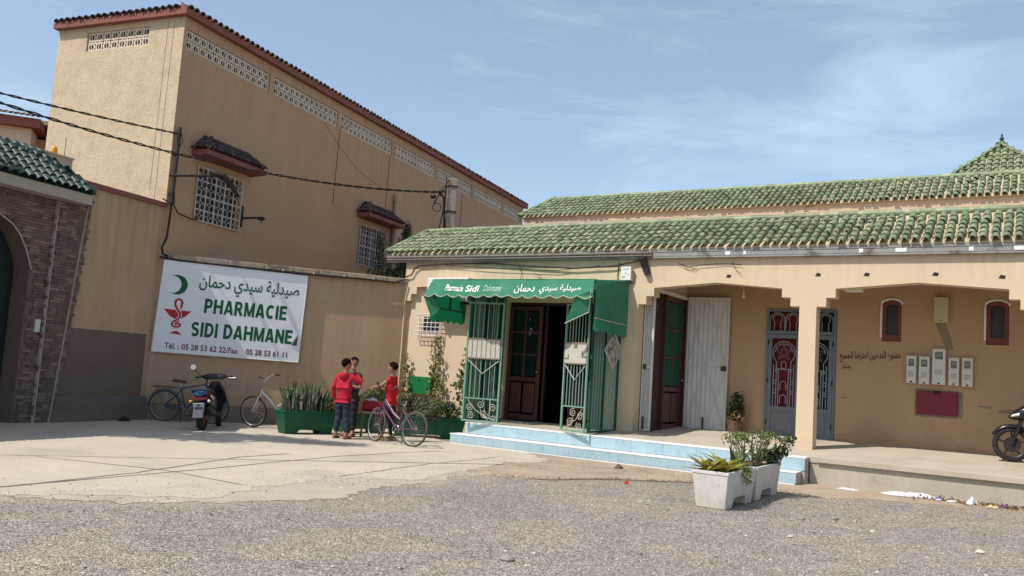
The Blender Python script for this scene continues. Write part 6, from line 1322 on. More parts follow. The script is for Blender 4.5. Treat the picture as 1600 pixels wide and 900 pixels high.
# ============================================================ PLANTS
def leaves(name, pts, nrm, size, m_, parent=None, seed=0, asp=.5, droop=.3):
    r = np.random.default_rng(seed); P = np.asarray(pts, float); n = len(P); N_ = np.asarray(nrm, float)+r.normal(0, .55, (n, 3)); N_ /= np.linalg.norm(N_, axis=1)[:, None]+1e-9
    D = np.cross(N_, r.normal(0, 1, (n, 3))); D /= np.linalg.norm(D, axis=1)[:, None]+1e-9; D[:, 2] -= droop; D /= np.linalg.norm(D, axis=1)[:, None]; S_ = np.cross(N_, D); S_ /= np.linalg.norm(S_, axis=1)[:, None]+1e-9
    s = size*r.uniform(.55, 1.3, (n, 1)); w_ = s*asp*.5
    fold = N_*w_*.35
    V = np.stack([P, P+D*s*.35+S_*w_+fold, P+D*s*.75+S_*w_*.7+fold*.6, P+D*s, P+D*s*.75-S_*w_*.7+fold*.6, P+D*s*.35-S_*w_+fold], 1).reshape(-1, 3)
    i = np.arange(n)[:, None]*6; F_ = np.concatenate([i+np.array([[0, 1, 2, 3]]), i+np.array([[0, 3, 4, 5]])])
    me = bpy.data.meshes.new(name); me.from_pydata(V.tolist(), [], F_.tolist()); me.materials.append(m_); me.update()
    o = bpy.data.objects.new(name, me); COL.objects.link(o)
    if parent: o.parent = parent
    return o
def clump_pts(clumps, seed, shell=.55):
    r = np.random.default_rng(seed); P, N_ = [], []
    for (c, rad, n) in clumps:
        d = r.normal(0, 1, (n, 3)); d /= np.linalg.norm(d, axis=1)[:, None]; q = shell+(1-shell)*r.random((n, 1))**.7; q *= 1+.12*np.sin(5*d[:, :1]+3*d[:, 1:2])
        P.append(np.array(c)+d*q*np.array(rad)); N_.append(d+np.array([0, 0, .4]))
    return np.concatenate(P), np.concatenate(N_)
def bush(name, label, cat, fr, loc, clumps, size, m_, seed, stems=(), group=None, rz=0, asp=.5, extra=None):
    t = thing(name, label, cat, fr, loc, rz, group); P, N_ = clump_pts(clumps, seed); leaves('foliage', P, N_, size, m_, t, seed, asp)
    b = MB(); r_ = random.Random(seed)
    for (c, rad, n) in clumps:
        for k in range(4):
            e = Vector(c)+Vector((r_.uniform(-.7, .7)*rad[0], r_.uniform(-.7, .7)*rad[1], r_.uniform(-.2, .8)*rad[2])); base = Vector((c[0]*.5+r_.uniform(-.04, .04), c[1]*.5, 0)); b.tube([base, base.lerp(e, .5)+Vector((0, 0, .05)), e], [.010, .007, .003], 5)
    for s in stems: b.tube(s, [.012]+[.008]*(len(s)-2)+[.004], 5)
    b.build('stems', stem_m, t)
    if extra: extra(t)
    return t
# snake plants
sp = thing('snake_plant', 'tall upright snake plants growing in the green trough beside the silver bicycle', 'plant', 'W', (-4.02, 17.78, .44), R(40))
rs = random.Random(4)
for i in range(95):
    x, y = rs.uniform(-.50, .36), rs.uniform(-.15, .15); h = rs.uniform(.38, .66)*(1.0 if -.35 < x < .25 else .8); w_ = rs.uniform(.024, .038); tx, ty = rs.uniform(-.12, .12)+x*.15, rs.uniform(-.10, .10); a = rs.uniform(0, PI); b = MB(); V = []
    for k in range(6):
        t = k/5; ww = w_*(1-.25*t if t < .7 else (1-t)*2.6+.05); tw = a+t*.6; px, py, pz = x+tx*t*t*h/.6, y+ty*t*t*h/.6, h*t
        V += [(px-ww*math.cos(tw), py-ww*math.sin(tw), pz), (px-.006*math.sin(tw), py+.006*math.cos(tw), pz), (px+ww*math.cos(tw), py+ww*math.sin(tw), pz)]
    b.add(V, [(k*3+q, k*3+q+1, k*3+q+4, k*3+q+3) for k in range(5) for q in range(2)]); b.build('leaf', leaf_snake, sp, smooth='all')
bush('yellowish_bush', 'small yellow green bush between the snake plants and the boy in the red jersey', 'bush', 'W', (-3.66, 18.15, .44), [((0, 0, .16), (.22, .2, .24), 420), ((.1, .0, .30), (.14, .14, .14), 160)], .06, leaf_pale, 21)
bush('leafy_bush', 'mid green leafy bush right of the two talking boys', 'bush', 'W', (-2.88, 19.05, .44), [((-.1, 0, .22), (.3, .24, .3), 800), ((.22, .05, .30), (.22, .2, .26), 500), ((.05, -.05, .42), (.2, .18, .16), 300)], .065, leaf_mid, 22)
bush('dark_bush', 'dark green feathery bush behind the boy in the red T-shirt', 'bush', 'W', (-2.15, 18.95, .42), [((0, 0, .20), (.34, .22, .28), 1300), ((.25, .0, .26), (.24, .2, .26), 800), ((.1, -.05, .40), (.2, .18, .14), 400)], .045, leaf_dark, 23, asp=.35)
bush('pale_bush', 'pale grey green rounded bush in the long trough right of the purple bicycle', 'bush', 'W', (-1.62, 18.72, .42), [((0, -.05, .15), (.30, .24, .26), 1200), ((.18, -.1, .24), (.2, .18, .2), 600), ((-.15, -.05, .32), (.2, .18, .16), 450)], .042, mat('leaf_grey_green', (.105, .13, .065), .6, .25, 4, 0, 40, 0, isl=1, rnd=.4, trans=.3, col2=(.17, .18, .09), c2scale=3, c2thr=(.5, .7)), 24, asp=.6)
bush('small_bush', 'small dark rounded bush at the right end of the long green trough', 'bush', 'W', (-1.15, 18.80, .42), [((0, 0, .14), (.24, .2, .24), 800), ((-.05, 0, .26), (.16, .15, .14), 350)], .045, leaf_dark, 25, asp=.55)
# climbing plants on the wall
def vine(label, x0, z0, z1, w_, n, seed, m_, y=.06, drift=0):
    t = thing('climbing_plant', label, 'climber', 'F', (x0, y, z0), 0, 'climbing plants on the cream wall'); r = np.random.default_rng(seed); b = MB(); P = []
    for s in range(4):
        ph = r.uniform(0, 6); pts = []
        for k in range(12):
            q = k/11; pts.append((drift*q+w_*.35*math.sin(ph+q*5)*(1-.4*q)+(s-1.5)*w_*.14*(1-q), -.02-.03*(s % 2)+.015*math.sin(q*9+s), (z1-z0)*q*(1-.08*s)))
        b.tube(pts, [.008]*6+[.005]*6, 4)
        for k in range(n//4):
            q = r.random()**.9; i = q*11; j = min(int(i), 10); p = Vector(pts[j]).lerp(Vector(pts[j+1]), i-j); P.append((p.x+r.normal(0, w_*.26*(1-.45*q)), p.y-abs(r.normal(0, .05)), p.z+r.normal(0, .03)))
    b.build('stems', mat('dry_stem', (.17, .12, .06), .9, .15, 6, .1, 40, .1) if 'dry_stem' not in MATS else MATS['dry_stem'], t)
    leaves('foliage', P, [(0, -1, .4)]*len(P), .085, m_, t, seed, .72, .5)
vine('sparse climbing plant in the corner left of the green utility box', -9.02, .55, 1.85, .30, 130, 31, leaf_pale, .02)
vine('tall climbing plant rising to the small barred window', -8.15, .5, 2.32, .42, 250, 32, leaf_pale, .05, -.02)
vine('climbing plant beside the left entrance grille', -7.28, .5, 2.30, .36, 240, 33, leaf_mid, -.10, .16)
# plants of the white troughs
yp = thing('rosette_plant', 'yellow and green rosette plant in the nearest white planter', 'plant', 'F', (.34, -5.15, .44)); rs = random.Random(12)
def blade(parent, a, L_, up, w_, m_, base=(0, 0, 0), curl=.5, n=6):
    b = MB(); V = []; d = Vector((math.cos(a), math.sin(a), 0)); s = Vector((-d.y, d.x, 0))
    for k in range(n+1):
        t = k/n; p = Vector(base)+d*(L_*t*math.cos(up*(1-curl*t)))+Vector((0, 0, L_*(math.sin(up)*t-curl*.45*t*t))); ww = w_*(.55+1.0*t if t < .45 else (1-t)*1.82)+.001
        V += [tuple(p-s*ww), tuple(p-Vector((0, 0, ww*.35))), tuple(p+s*ww)]
    b.add(V, [(k*3+q, k*3+q+1, k*3+q+4, k*3+q+3) for k in range(n) for q in range(2)]); return b.build('leaf', m_, parent, smooth='all')
for (bx, by) in ((0, 0), (-.04, .16), (.06, -.2), (-.06, -.33), (-.08, -.12)):
    for i in range(18): blade(yp, rs.uniform(0, 2*PI), rs.uniform(.16, .30), rs.uniform(.35, 1.2), rs.uniform(.022, .034), leaf_yellow, (bx+rs.uniform(-.04, .04), by+rs.uniform(-.05, .05), 0), rs.uniform(.3, .9))
yp.scale = (1.25, 1.15, 1.3)
al = thing('aloe_plant', 'upright green pointed leaf plant behind the yellow rosettes', 'plant', 'F', (.36, -4.74, .44))
for i in range(10): blade(al, rs.uniform(0, 2*PI), rs.uniform(.26, .40), rs.uniform(.95, 1.45), rs.uniform(.022, .034), leaf_mid, (rs.uniform(-.05, .05), rs.uniform(-.06, .06), 0), .25)
b = MB(); b.tube([(0, .0, 0), (-.05, -.03, .35), (-.10, -.05, .62), (-.13, -.06, .70)], [.008, .007, .005, .004], 5); b.tube([(-.10, -.05, .5), (-.03, -.04, .58), (-.02, -.03, .62)], .005, 4); b.build('flower_stalk', MATS['dry_stem'], al)
bush('trailing_plant', 'fine green plant trailing over the edge of the nearest white planter', 'plant', 'F', (.50, -5.0, .44), [((.0, .1, .06), (.13, .2, .10), 210), ((.10, .02, -.03), (.06, .13, .12), 120), ((.0, .18, .14), (.10, .11, .10), 80)], .055, leaf_bright, 41, asp=.28)
def twigs(t):
    pass
bush('leafy_shrub', 'taller leafy shrub with bare stems in the white planter nearer the steps', 'shrub', 'F', (.34, -3.9, .44), [((-.16, -.2, .36), (.20, .22, .10), 95), ((.10, -.05, .40), (.22, .22, .11), 130), ((.20, .16, .44), (.16, .16, .06), 70), ((.0, .2, .16), (.20, .20, .12), 80), ((-.20, .1, .40), (.13, .15, .06), 40)], .060, leaf_bright, 42,
     stems=[[(0, 0, 0), (.02, -.02, .2), (.1, -.05, .48)], [(.05, .1, 0), (.1, .12, .2), (.22, .16, .5)], [(-.05, -.1, 0), (-.1, -.14, .2), (-.18, -.2, .46)], [(0, .1, 0), (-.05, .1, .25), (-.22, .1, .48)], [(.02, .02, 0), (-.02, .05, .3), (.02, .02, .52)]])
bush('small_leaf_plant', 'small bluish leaved plant at the far end of the white planters', 'plant', 'F', (.42, -3.42, .44), [((.03, 0, .12), (.20, .2, .11), 120), ((.2, .05, .22), (.14, .14, .07), 40), ((.3, .0, .36), (.12, .1, .06), 26)], .070, leaf_dark, 43, asp=.8, stems=[[(0, 0, 0), (.12, .02, .2), (.26, .05, .40), (.34, .06, .44)], [(0, 0, 0), (.1, .1, .25), (.1, .1, .42)]])
pp = bush('potted_plant', 'dark straggly potted plant beside the white shutter', 'plant', 'F', (-1.66, 1.82, SZ(1.8)+.22), [((0, 0, .18), (.20, .16, .20), 420), ((.02, 0, .42), (.15, .13, .22), 350)], .075, leaf_dark, 44, asp=.35)
b = MB(); b.loft([[(r_*math.cos(2*PI*k/16), r_*math.sin(2*PI*k/16), z) for k in range(16)] for r_, z in ((.10, -.22), (.145, .0), (.155, .0), (.155, .03), (.13, .03), (.12, .0))]); b.build('pot', mat('pot_brown', (.13, .075, .05), .8, .12, 5, .06, 40, .1), pp, smooth=True)
P, N_ = clump_pts([((.08, -.12, .12), (.16, .10, .16), 90)], 45); leaves('dry_foliage', P, N_, .10, leaf_dry, pp, 45, .3)
# slim tree behind the garden wall
def tree(label, fr, loc, H_, clumps, size, m_, seed, tr=.05):
    t = thing('slim_tree', label, 'tree', fr, loc); b = MB(); b.tube([(0, 0, 0), (.05, .03, H_*.4), (0, 0, H_*.75), (.02, 0, H_)], [tr, tr*.8, tr*.45, tr*.15], 8); r_ = random.Random(seed)
    tk = b.build('trunk', bark, t, smooth=True); b = MB()
    for (c, rad, n) in clumps:
        base = Vector((0, 0, max(.5, c[2]-rad[2]*1.2))); b.tube([base, base.lerp(Vector(c), .5)+Vector((0, 0, .08)), Vector(c)], [tr*.4, tr*.25, tr*.1], 5)
        for k in range(5): e = Vector(c)+Vector([r_.uniform(-.9, .9)*rad[q] for q in range(3)]); b.tube([Vector(c), e], [tr*.12, tr*.05], 4)
    b.build('limbs', bark, t)
    P, N_ = clump_pts(clumps, seed, .25); leaves('crown', P, N_, size, m_, t, seed, .45)
tree('slim dark tree in front of the second grilled window', 'G', (7.95, -.75, 0), 5.75, [((-.05, 0, 4.1), (.5, .35, .45), 260), ((.1, 0, 4.6), (.36, .35, .42), 200), ((.05, 0, 5.15), (.22, .22, .42), 120), ((.7, .1, 4.0), (.5, .4, .5), 260), ((-.7, 0, 3.75), (.4, .3, .2), 120)], .085, leaf_dark, 51)
tree('slim dark conical tree in front of the downpipe beside the tiled roof corner', 'G', (9.35, -.85, 0), 6.1, [((0, 0, 5.75), (.16, .16, .38), 200), ((-.08, 0, 5.3), (.34, .3, .36), 360), ((.1, 0, 4.8), (.46, .4, .42), 460), ((-.3, 0, 4.4), (.5, .4, .4), 420), ((.5, 0, 4.3), (.4, .4, .4), 300)], .10, leaf_dark, 52)
bush('bright_shrub', 'bright yellow green shrub showing above the corner of the tiled roof', 'shrub', 'F', (-9.0, 3.6, 4.1), [((0, 0, .75), (.55, .35, .32), 420), ((.6, .1, .65), (.4, .3, .26), 240)], .09, leaf_pale, 53)
# ============================================================ BOYS
def skin_obj(name, V, E, m_, parent, root, sub=2):
    names = list(V); me = bpy.data.meshes.new(name); me.from_pydata([V[k][0] for k in names], [(names.index(a), names.index(b_)) for a, b_ in E], [])
    o = bpy.data.objects.new(name, me); COL.objects.link(o); o.modifiers.new('skin', 'SKIN')
    for i, k in enumerate(names):
        s = me.skin_vertices[0].data[i]; r = V[k][1]; s.radius = (r, r) if not isinstance(r, tuple) else r; s.use_root = (k == root)
    sb = o.modifiers.new('sub', 'SUBSURF'); sb.levels = sub; sb.render_levels = sub
    dg = bpy.context.evaluated_depsgraph_get(); dg.update(); m2 = bpy.data.meshes.new_from_object(o.evaluated_get(dg)); o.modifiers.clear(); o.data = m2; bpy.data.meshes.remove(me)
    m2.materials.clear(); m2.materials.append(m_); m2.polygons.foreach_set('use_smooth', [True]*len(m2.polygons)); m2.name = name; o.parent = parent; return o
def squash(o, zlo, zhi, k, xlim=.2):
    for v in o.data.vertices:
        if zlo < v.co.z < zhi and abs(v.co.x) < xlim: v.co.y *= k
def hand(V, E, tag_, w_, d, side, curl=.5):
    """palm and five fingers from the wrist w_ in direction d; side is the thumb side"""
    d = Vector(d).normalized(); s = Vector(side).normalized(); s = (s-d*s.dot(d)).normalized(); n = d.cross(s); w_ = Vector(w_)
    V[tag_+'p'] = (tuple(w_+d*.045), .021); E.append((tag_+'w', tag_+'p'))
    for i, (o_, L_) in enumerate(((.026, .066), (.009, .074), (-.009, .070), (-.026, .055))):
        k0 = w_+d*.082+s*o_; k1 = k0+d*L_*.5+n*.012*curl*2; k2 = k1+(d*(1-curl)+n*curl).normalized()*L_*.5
        for j, (p, r_) in enumerate(((k0, .0095), (k1, .0085), (k2, .007))): V['%sf%d%d' % (tag_, i, j)] = (tuple(p), r_)
        E += [(tag_+'p', '%sf%d0' % (tag_, i)), ('%sf%d0' % (tag_, i), '%sf%d1' % (tag_, i)), ('%sf%d1' % (tag_, i), '%sf%d2' % (tag_, i))]
    t1 = w_+d*.03+s*.032+n*.008; t2 = t1+(d*.7+s*.6).normalized()*.035; V[tag_+'t1'] = (tuple(t1), .011); V[tag_+'t2'] = (tuple(t2), .009); E += [(tag_+'p', tag_+'t1'), (tag_+'t1', tag_+'t2')]
def boy(label, loc, heading, H_, arms, shirt_m, pants_m, shoe_m, sleeve, look=0, knee=((.0, 0), (.0, 0)), foot=((0, 0), (0, 0)), hood=False):
    t = thing('person', label, 'person', 'W', (loc[0], loc[1], 0), heading-PI/2); k = H_/1.6; t.scale = (k, k, k)
    V, E = {}, []
    V['pel'] = ((0, 0, .84), .09); V['sp1'] = ((0, -.005, .98), .09); V['che'] = ((0, -.005, 1.14), .105); V['ncb'] = ((0, -.01, 1.285), .055); V['nk'] = ((0, .0, 1.35), .043)
    V['h0'] = ((0, .014, 1.395), .070); V['h1'] = ((0, .018, 1.45), .098); V['h2'] = ((0, .006, 1.52), .104); V['h3'] = ((0, .0, 1.585), .072)
    E += [('pel', 'sp1'), ('sp1', 'che'), ('che', 'ncb'), ('ncb', 'nk'), ('nk', 'h0'), ('h0', 'h1'), ('h1', 'h2'), ('h2', 'h3')]
    S_ = {}; SE = [('spel', 'ssp'), ('ssp', 'sche'), ('sche', 'sncb')]; S_['spl2'] = ((0, 0, .80), .155); SE.append(('spl2', 'spel')); S_['spel'] = ((0, 0, .87), .150); S_['ssp'] = ((0, -.005, .99), .142); S_['sche'] = ((0, -.005, 1.14), .150); S_['sncb'] = ((0, -.012, 1.295), .066)
    for s, nm in ((-1, 'L'), (1, 'R')):
        sh_, el, wr, th_side, curl = (Vector((s*.145, -.005, 1.235)),)+tuple(arms[nm]); el, wr = Vector(el), Vector(wr)
        V[nm+'s'] = (tuple(sh_), .050); V[nm+'m'] = (tuple(sh_.lerp(el, .5)), .043); V[nm+'e'] = (tuple(el), .036); V[nm+'fa'] = (tuple(el.lerp(wr, .4)), .034); V[nm+'w'] = (tuple(wr), .023)
        E += [('che', nm+'s'), (nm+'s', nm+'m'), (nm+'m', nm+'e'), (nm+'e', nm+'fa'), (nm+'fa', nm+'w')]; hand(V, E, nm, wr, wr-el, th_side, curl)
        S_[nm+'s'] = (tuple(sh_), .068); S_[nm+'m'] = (tuple(sh_.lerp(el, .55)), .062); SE += [('sche', nm+'s'), (nm+'s', nm+'m')]
        if sleeve == 'long': S_[nm+'e'] = (tuple(el), .053); S_[nm+'w'] = (tuple(el.lerp(wr, .92)), .038); SE += [(nm+'m', nm+'e'), (nm+'e', nm+'w')]
    J = {'w': ((0, 0, .93), .125)}; J['c'] = ((0, 0, .80), .140); JE = [('w', 'c')]
    for i, (s, nm) in enumerate(((-1, 'l'), (1, 'r'))):
        kx, ky = knee[i]; fx, fy = foot[i]; hp, kn, an = (s*.078, 0, .78), (s*.085+kx, .012+ky, .455), (s*.085+fx, -.012+fy, .075)
        V[nm+'h'] = (hp, .075); V[nm+'k'] = (kn, .052); V[nm+'c'] = (tuple(Vector(kn).lerp(Vector(an), .35)+Vector((0, -.01, 0))), .050); V[nm+'a'] = (an, .033); V[nm+'t'] = ((an[0]+s*.015, an[1]+.11, .030), .028); V[nm+'t2'] = ((an[0]+s*.02, an[1]+.165, .022), .020); V[nm+'hl'] = ((an[0], an[1]-.035, .03), .028)
        E += [('pel', nm+'h'), (nm+'h', nm+'k'), (nm+'k', nm+'c'), (nm+'c', nm+'a'), (nm+'a', nm+'t'), (nm+'t', nm+'t2'), (nm+'a', nm+'hl')]
        J[nm+'h'] = ((hp[0], 0, .70), .098); J[nm+'k'] = (kn, .073); J[nm+'a'] = ((an[0], an[1], .115), .060); JE += [('c', nm+'h'), (nm+'h', nm+'k'), (nm+'k', nm+'a')]
    body = skin_obj('body', V, E, skin_m, t, 'pel'); 
    for v in body.data.vertices:
        if .7 < v.co.z < 1.30 and abs(v.co.x) < .17: v.co.y *= .80
    # turn the head towards what he looks at
    Rz = Matrix.Rotation(look, 4, 'Z')
    for v in body.data.vertices:
        if v.co.z > 1.36 and abs(v.co.x) < .13 and v.co.length > 0 and abs(v.co.y) < .16 and not any((Vector(V[q+'w'][0])-v.co).length < .19 for q in 'LR'): v.co.x *= .93; v.co = Rz @ v.co
    sh_ = skin_obj('shirt', S_, SE, shirt_m, t, 'spel')
    for v in sh_.data.vertices:
        q_ = max(0, min(1, (.24-abs(v.co.x))/.10))*max(0, min(1, (1.36-v.co.z)/.10)); zz_ = max(0, min(1, (v.co.z-.90)/.25)); q_ *= 1-zz_*(1-max(0, min(1, (.21-abs(v.co.y))/.07)))
        v.co.y *= 1-.26*q_; v.co += Vector((.007*math.sin(v.co.z*42+v.co.x*22), .009*math.sin(v.co.z*34+v.co.x*30)*q_, 0))
    pn = skin_obj('trousers', J, JE, pants_m, t, 'w')
    for v in pn.data.vertices:
        if v.co.z > .70: v.co.y *= .80
        v.co += Vector((.005*math.sin(v.co.z*50), .005*math.sin(v.co.z*44+1), 0))
    for i, (s, nm) in enumerate(((-1, 'l'), (1, 'r'))):
        ax, ay, az = V[nm+'a'][0]; b = MB(); b.loft([[(ax+s*.012*(q+.05)*6+w_*math.cos(2*PI*n_/12), ay+q, max(.006, zc+hh*math.sin(2*PI*n_/12))) for n_ in range(12)] for q, w_, zc, hh in ((-.075, .018, .03, .022), (-.055, .036, .035, .034), (.0, .040, .035, .034), (.06, .045, .026, .026), (.13, .044, .022, .022), (.175, .030, .018, .016), (.19, .012, .015, .010))]); b.build('sandal', shoe_m, t, smooth=True)
    # hair cap, ears, face
    def hp_(x, y, z): return tuple(Rz @ Vector((x, y, z)))
    b = MB(); rings = []; n = 20
    for i in range(9):
        a = -.90+(PI/2+.90)*i/8; rr = []
        for q in range(n):
            th = 2*PI*q/n; front = max(0, math.sin(th)); aa = a if i > 4 else max(a, a+front*(1.0-.22*i)); cr_ = math.cos(aa)*(1.0+.02*math.sin(9*th)*(i < 8)); rr.append(hp_(.0885*cr_*math.cos(th), -.004+.103*cr_*math.sin(th), 1.508+.100*math.sin(aa)))
        rings.append(rr)
    b.loft(rings); b.build('hair', hair_m, t, smooth='all')
    for s in (-1, 1):
        b = MB(); b.M = Rz; b.ell((s*.077, -.005, 1.475), .012, .020, .030, 8, 6); b.build('ear', skin_m, t, smooth=True)
        b = MB(); b.M = Rz; b.ell((s*.030, .083, 1.490), .011, .006, .007, 8, 5); b.build('eye', eye_m, t, smooth=True)
        b = MB(); b.M = Rz; b.ell((s*.031, .086, 1.510), .018, .006, .005, 8, 5); b.build('eyebrow', hair_m, t, smooth=True)
    b = MB(); b.M = Rz; b.loft([[(w_*math.cos(2*PI*q/8), y+d*math.sin(2*PI*q/8), z) for q in range(8)] for z, y, w_, d in ((1.496, .083, .006, .006), (1.475, .091, .009, .010), (1.460, .096, .013, .013), (1.452, .090, .010, .009))]); b.build('nose', skin_m, t, smooth=True)
    b = MB(); b.M = Rz; b.ell((0, .083, 1.427), .021, .008, .007, 10, 5); b.build('mouth', lip_m, t, smooth=True)
    if hood:
        b = MB(); b.loft([[(rx*math.cos(2*PI*q/14), -.035-ry*.35+ry*math.sin(2*PI*q/14), z) for q in range(14)] for z, rx, ry in ((1.315, .060, .05), (1.31, .088, .075), (1.27, .10, .085), (1.21, .09, .07), (1.16, .04, .035))]); b.build('hood', shirt_m, t, smooth='all')
    return t
boy('boy seen from behind in red long sleeved hooded jersey and blue jeans raising one arm', (-3.17, 17.12), R(72), 1.58, {'L': ((-.235, -.03, .98), (-.225, .05, .75), (0, 1, .2), .35), 'R': ((.33, .10, 1.10), (.10, .17, 1.36), (0, 0, 1), .4)}, shirt_red, jeans_m, shoe_brown, 'long', look=R(-28), foot=((-.04, .02), (.05, -.03)), hood=True)
boy('boy in grey shirt standing behind the boy in the red jersey with folded arms', (-3.12, 17.70), R(-112), 1.62, {'L': ((-.22, .05, .99), (-.02, .20, 1.02), (0, 0, 1), .5), 'R': ((.22, .05, .99), (.04, .17, .98), (0, 0, 1), .5)}, shirt_dark, trouser_m, shoe_brown, 'short', look=R(12))
boy('boy in bright red T-shirt in profile holding out one arm beside the purple bicycle', (-2.27, 17.32), R(162), 1.57, {'L': ((-.20, .15, 1.10), (-.13, .41, 1.045), (0, 0, 1), .25), 'R': ((.20, .13, 1.08), (.13, .34, 1.10), (0, 0, 1), .6)}, shirt_bright, trouser_m, shoe_tan, 'short', foot=((-.02, .12), (.02, -.05)), knee=((-.01, .06), (0, -.02)))
# ============================================================ STOOL WITH RED BAG
st_ = thing('stool', 'low wooden stool behind the front wheel of the purple bicycle', 'stool', 'W', (-2.72, 17.95, 0), R(10))
b = MB(); b.box(-.20, .20, -.17, .17, .49, .53); b.build('seat', mat('stool_top', (.32, .29, .25), .7, .1, 4, .06, 40, .1), st_, bevel=.008)
for sx_ in (-1, 1):
    for sy_ in (-1, 1):
        b = MB(); b.hexa([(sx_*.19-.02, sy_*.15-.02, 0), (sx_*.19+.02, sy_*.15-.02, 0), (sx_*.19+.02, sy_*.15+.02, 0), (sx_*.19-.02, sy_*.15+.02, 0)], [(sx_*.165-.02, sy_*.13-.02, .489), (sx_*.165+.02, sy_*.13-.02, .489), (sx_*.165+.02, sy_*.13+.02, .489), (sx_*.165-.02, sy_*.13+.02, .489)]); b.build('leg', mat('stool_leg', (.14, .075, .05), .7, .15, 5, .06, 40, .1) if 'stool_leg' not in MATS else MATS['stool_leg'], st_)
bg2 = thing('red_bag', 'red bag with white top lying on the wooden stool', 'bag', 'W', (-2.72, 17.95, .53), R(10))
b = MB(); b.loft([ring(-.21, .10, .07, .06), ring(-.17, .11, .13, .10), ring(0, .12, .15, .12), ring(.16, .11, .13, .10), ring(.21, .10, .06, .06)]); b.build('bag_body', bag_red, bg2, smooth=True)
b = MB(); b.loft([ring(-.10, .21, .06, .03), ring(-.02, .235, .09, .05), ring(.08, .22, .08, .035), ring(.12, .20, .03, .02)]); b.build('white_top', rag_white, bg2, smooth=True)
hat = thing('straw_hat', 'round straw hat propped on edge beside the red bag', 'hat', 'W', (-2.98, 17.90, .66), R(0)); hat.rotation_euler = Euler((R(75), 0, R(15)), 'XYZ')
b = MB(); b.loft([[(r_*math.cos(2*PI*k/22), r_*1.25*math.sin(2*PI*k/22), z) for k in range(22)] for r_, z in ((.155, 0), (.10, .01), (.085, .05), (.06, .09), (.01, .095))], True); b.build('crown_and_brim', straw_m, hat, smooth=True)
# ============================================================ POLE AND CABLES
pl = thing('utility_pole', 'short concrete utility pole rising behind the arcade roof', 'pole', 'W', (-1.90, 24.4, 0), R(10))
b = MB(); b.hexa([(-.17, -.13, 0), (.17, -.13, 0), (.17, .13, 0), (-.17, .13, 0)], [(-.125, -.10, 6.95), (.125, -.10, 6.95), (.125, .10, 6.95), (-.125, .10, 6.95)]); b.build('pole_shaft', concrete_pole, pl, bevel=.02)
b = MB(); b.box(-.15, .15, -.125, .125, 5.95, 6.0); b.box(-.15, .15, -.125, .125, 6.7, 6.74); b.tube([(-.12, -.12, 6.9), (-.20, -.14, 6.75), (-.36, -.16, 6.45), (-.52, -.18, 6.15)], .02, 6); b.tube([(-.18, -.12, 4.6), (-.20, -.12, 6.98)], .018, 6)
b.ell((-.55, -.18, 6.35), .09, .09, .07, 8, 6); b.ell((-.34, -.16, 6.52), .07, .06, .06, 8, 6); b.tube([(-.18, -.13, 6.52), (-.34, -.16, 6.54)], .03, 6); b.build('pole_fittings', iron, pl)
b = MB(); b.tube([(-.40, -.14, 6.5), (-.24, -.15, 6.35), (-.22, -.16, 6.0), (-.36, -.18, 5.2), (-.5, -.2, 4.3)], [.03, .045, .03, .025, .025], 6); b.torus((-.42, -.16, 6.05), .12, .012, 'y', 18, 5); b.tube([(-.2, -.14, 6.0), (-.14, -.14, 5.4), (-.2, -.14, 4.4)], .02, 5); b.build('pole_cable', cable_m, pl)
cabs = []
def cable(label, a, b_, sag, r, twist=True, n=40):
    a, b_ = Vector(a), Vector(b_); P = [a.lerp(b_, i/n)-Vector((0, 0, sag*4*(i/n)*(1-i/n))) for i in range(n+1)]; b = MB(); o0 = P[0]
    if twist:
        d = (b_-a).normalized(); u = d.cross(Vector((0, 0, 1))).normalized(); w_ = u.cross(d)
        PP = []
        m_ = int((b_-a).length/.06)
        for k in range(2):
            Q = []
            for i in range(m_+1):
                t = i/m_; p = a.lerp(b_, t)-Vector((0, 0, sag*4*t*(1-t))); an_ = i*.55+k*PI; Q.append(p+u*r*.9*math.cos(an_)+w_*r*.9*math.sin(an_)-o0)
            b.tube(Q, r*.8, 4, caps=False)
    else: b.tube([p-o0 for p in P], r, 5)
    o = b.build('overhead_cable', cable_m); o.location = o0; return tag(o, label, 'cable', 'overhead cables')
mast_top = fw('G', (.12, -.12, 6.30)); pole_at = Vector((-1.90-.35, 24.4-.2, 6.50))
def rayp(px, py, dist):
    dx, dy = (px-800)/FPX, (py-450)/FPX; d = (fwd+cx*dx-cu*dy); return Vector((0, 0, 1.5))+d*dist
left_far = Vector((-.6386*15.6, 15.1, 1.5+.2995*15.6)); left_far2 = Vector((-.6380*15.6, 15.1, 1.5+.2905*15.6))
cable('thin upper overhead cable ending at the mast top on the building corner', (-9.93, 15.0, 5.98), mast_top, .03, .016, True)
cable('long twisted overhead cable crossing the window hood to the utility pole', (-9.95, 15.0, 5.86), pole_at, .42, .020, True)
ms = thing('cable_mast', 'dark iron cable mast fixed on the building corner above the boundary wall', 'mast', 'G', (.08, -.09, 3.6))
b = MB(); b.cyl((0, 0, 1.1), (.02, 0, 2.85), .035, n=8); b.box(-.04, .04, .01, .085, 1.3, 1.36); b.box(-.04, .04, .01, .085, 2.2, 2.26); b.build('mast_tube', iron, ms)
b = MB(); b.tube([(-.16, .0, 1.72), (.25, -.45, 1.80), (.5, -.68, 1.86)], .03, 6); b.tube([(.42, -.62, 1.90), (.62, -.80, 1.88), (.82, -.92, 1.66), (.95, -1.0, 1.46)], [.05, .08, .06, .04], 8); b.torus((.40, -.6, 1.66), .07, .012, 'y', 14, 5); b.build('insulator_arm', iron, ms)
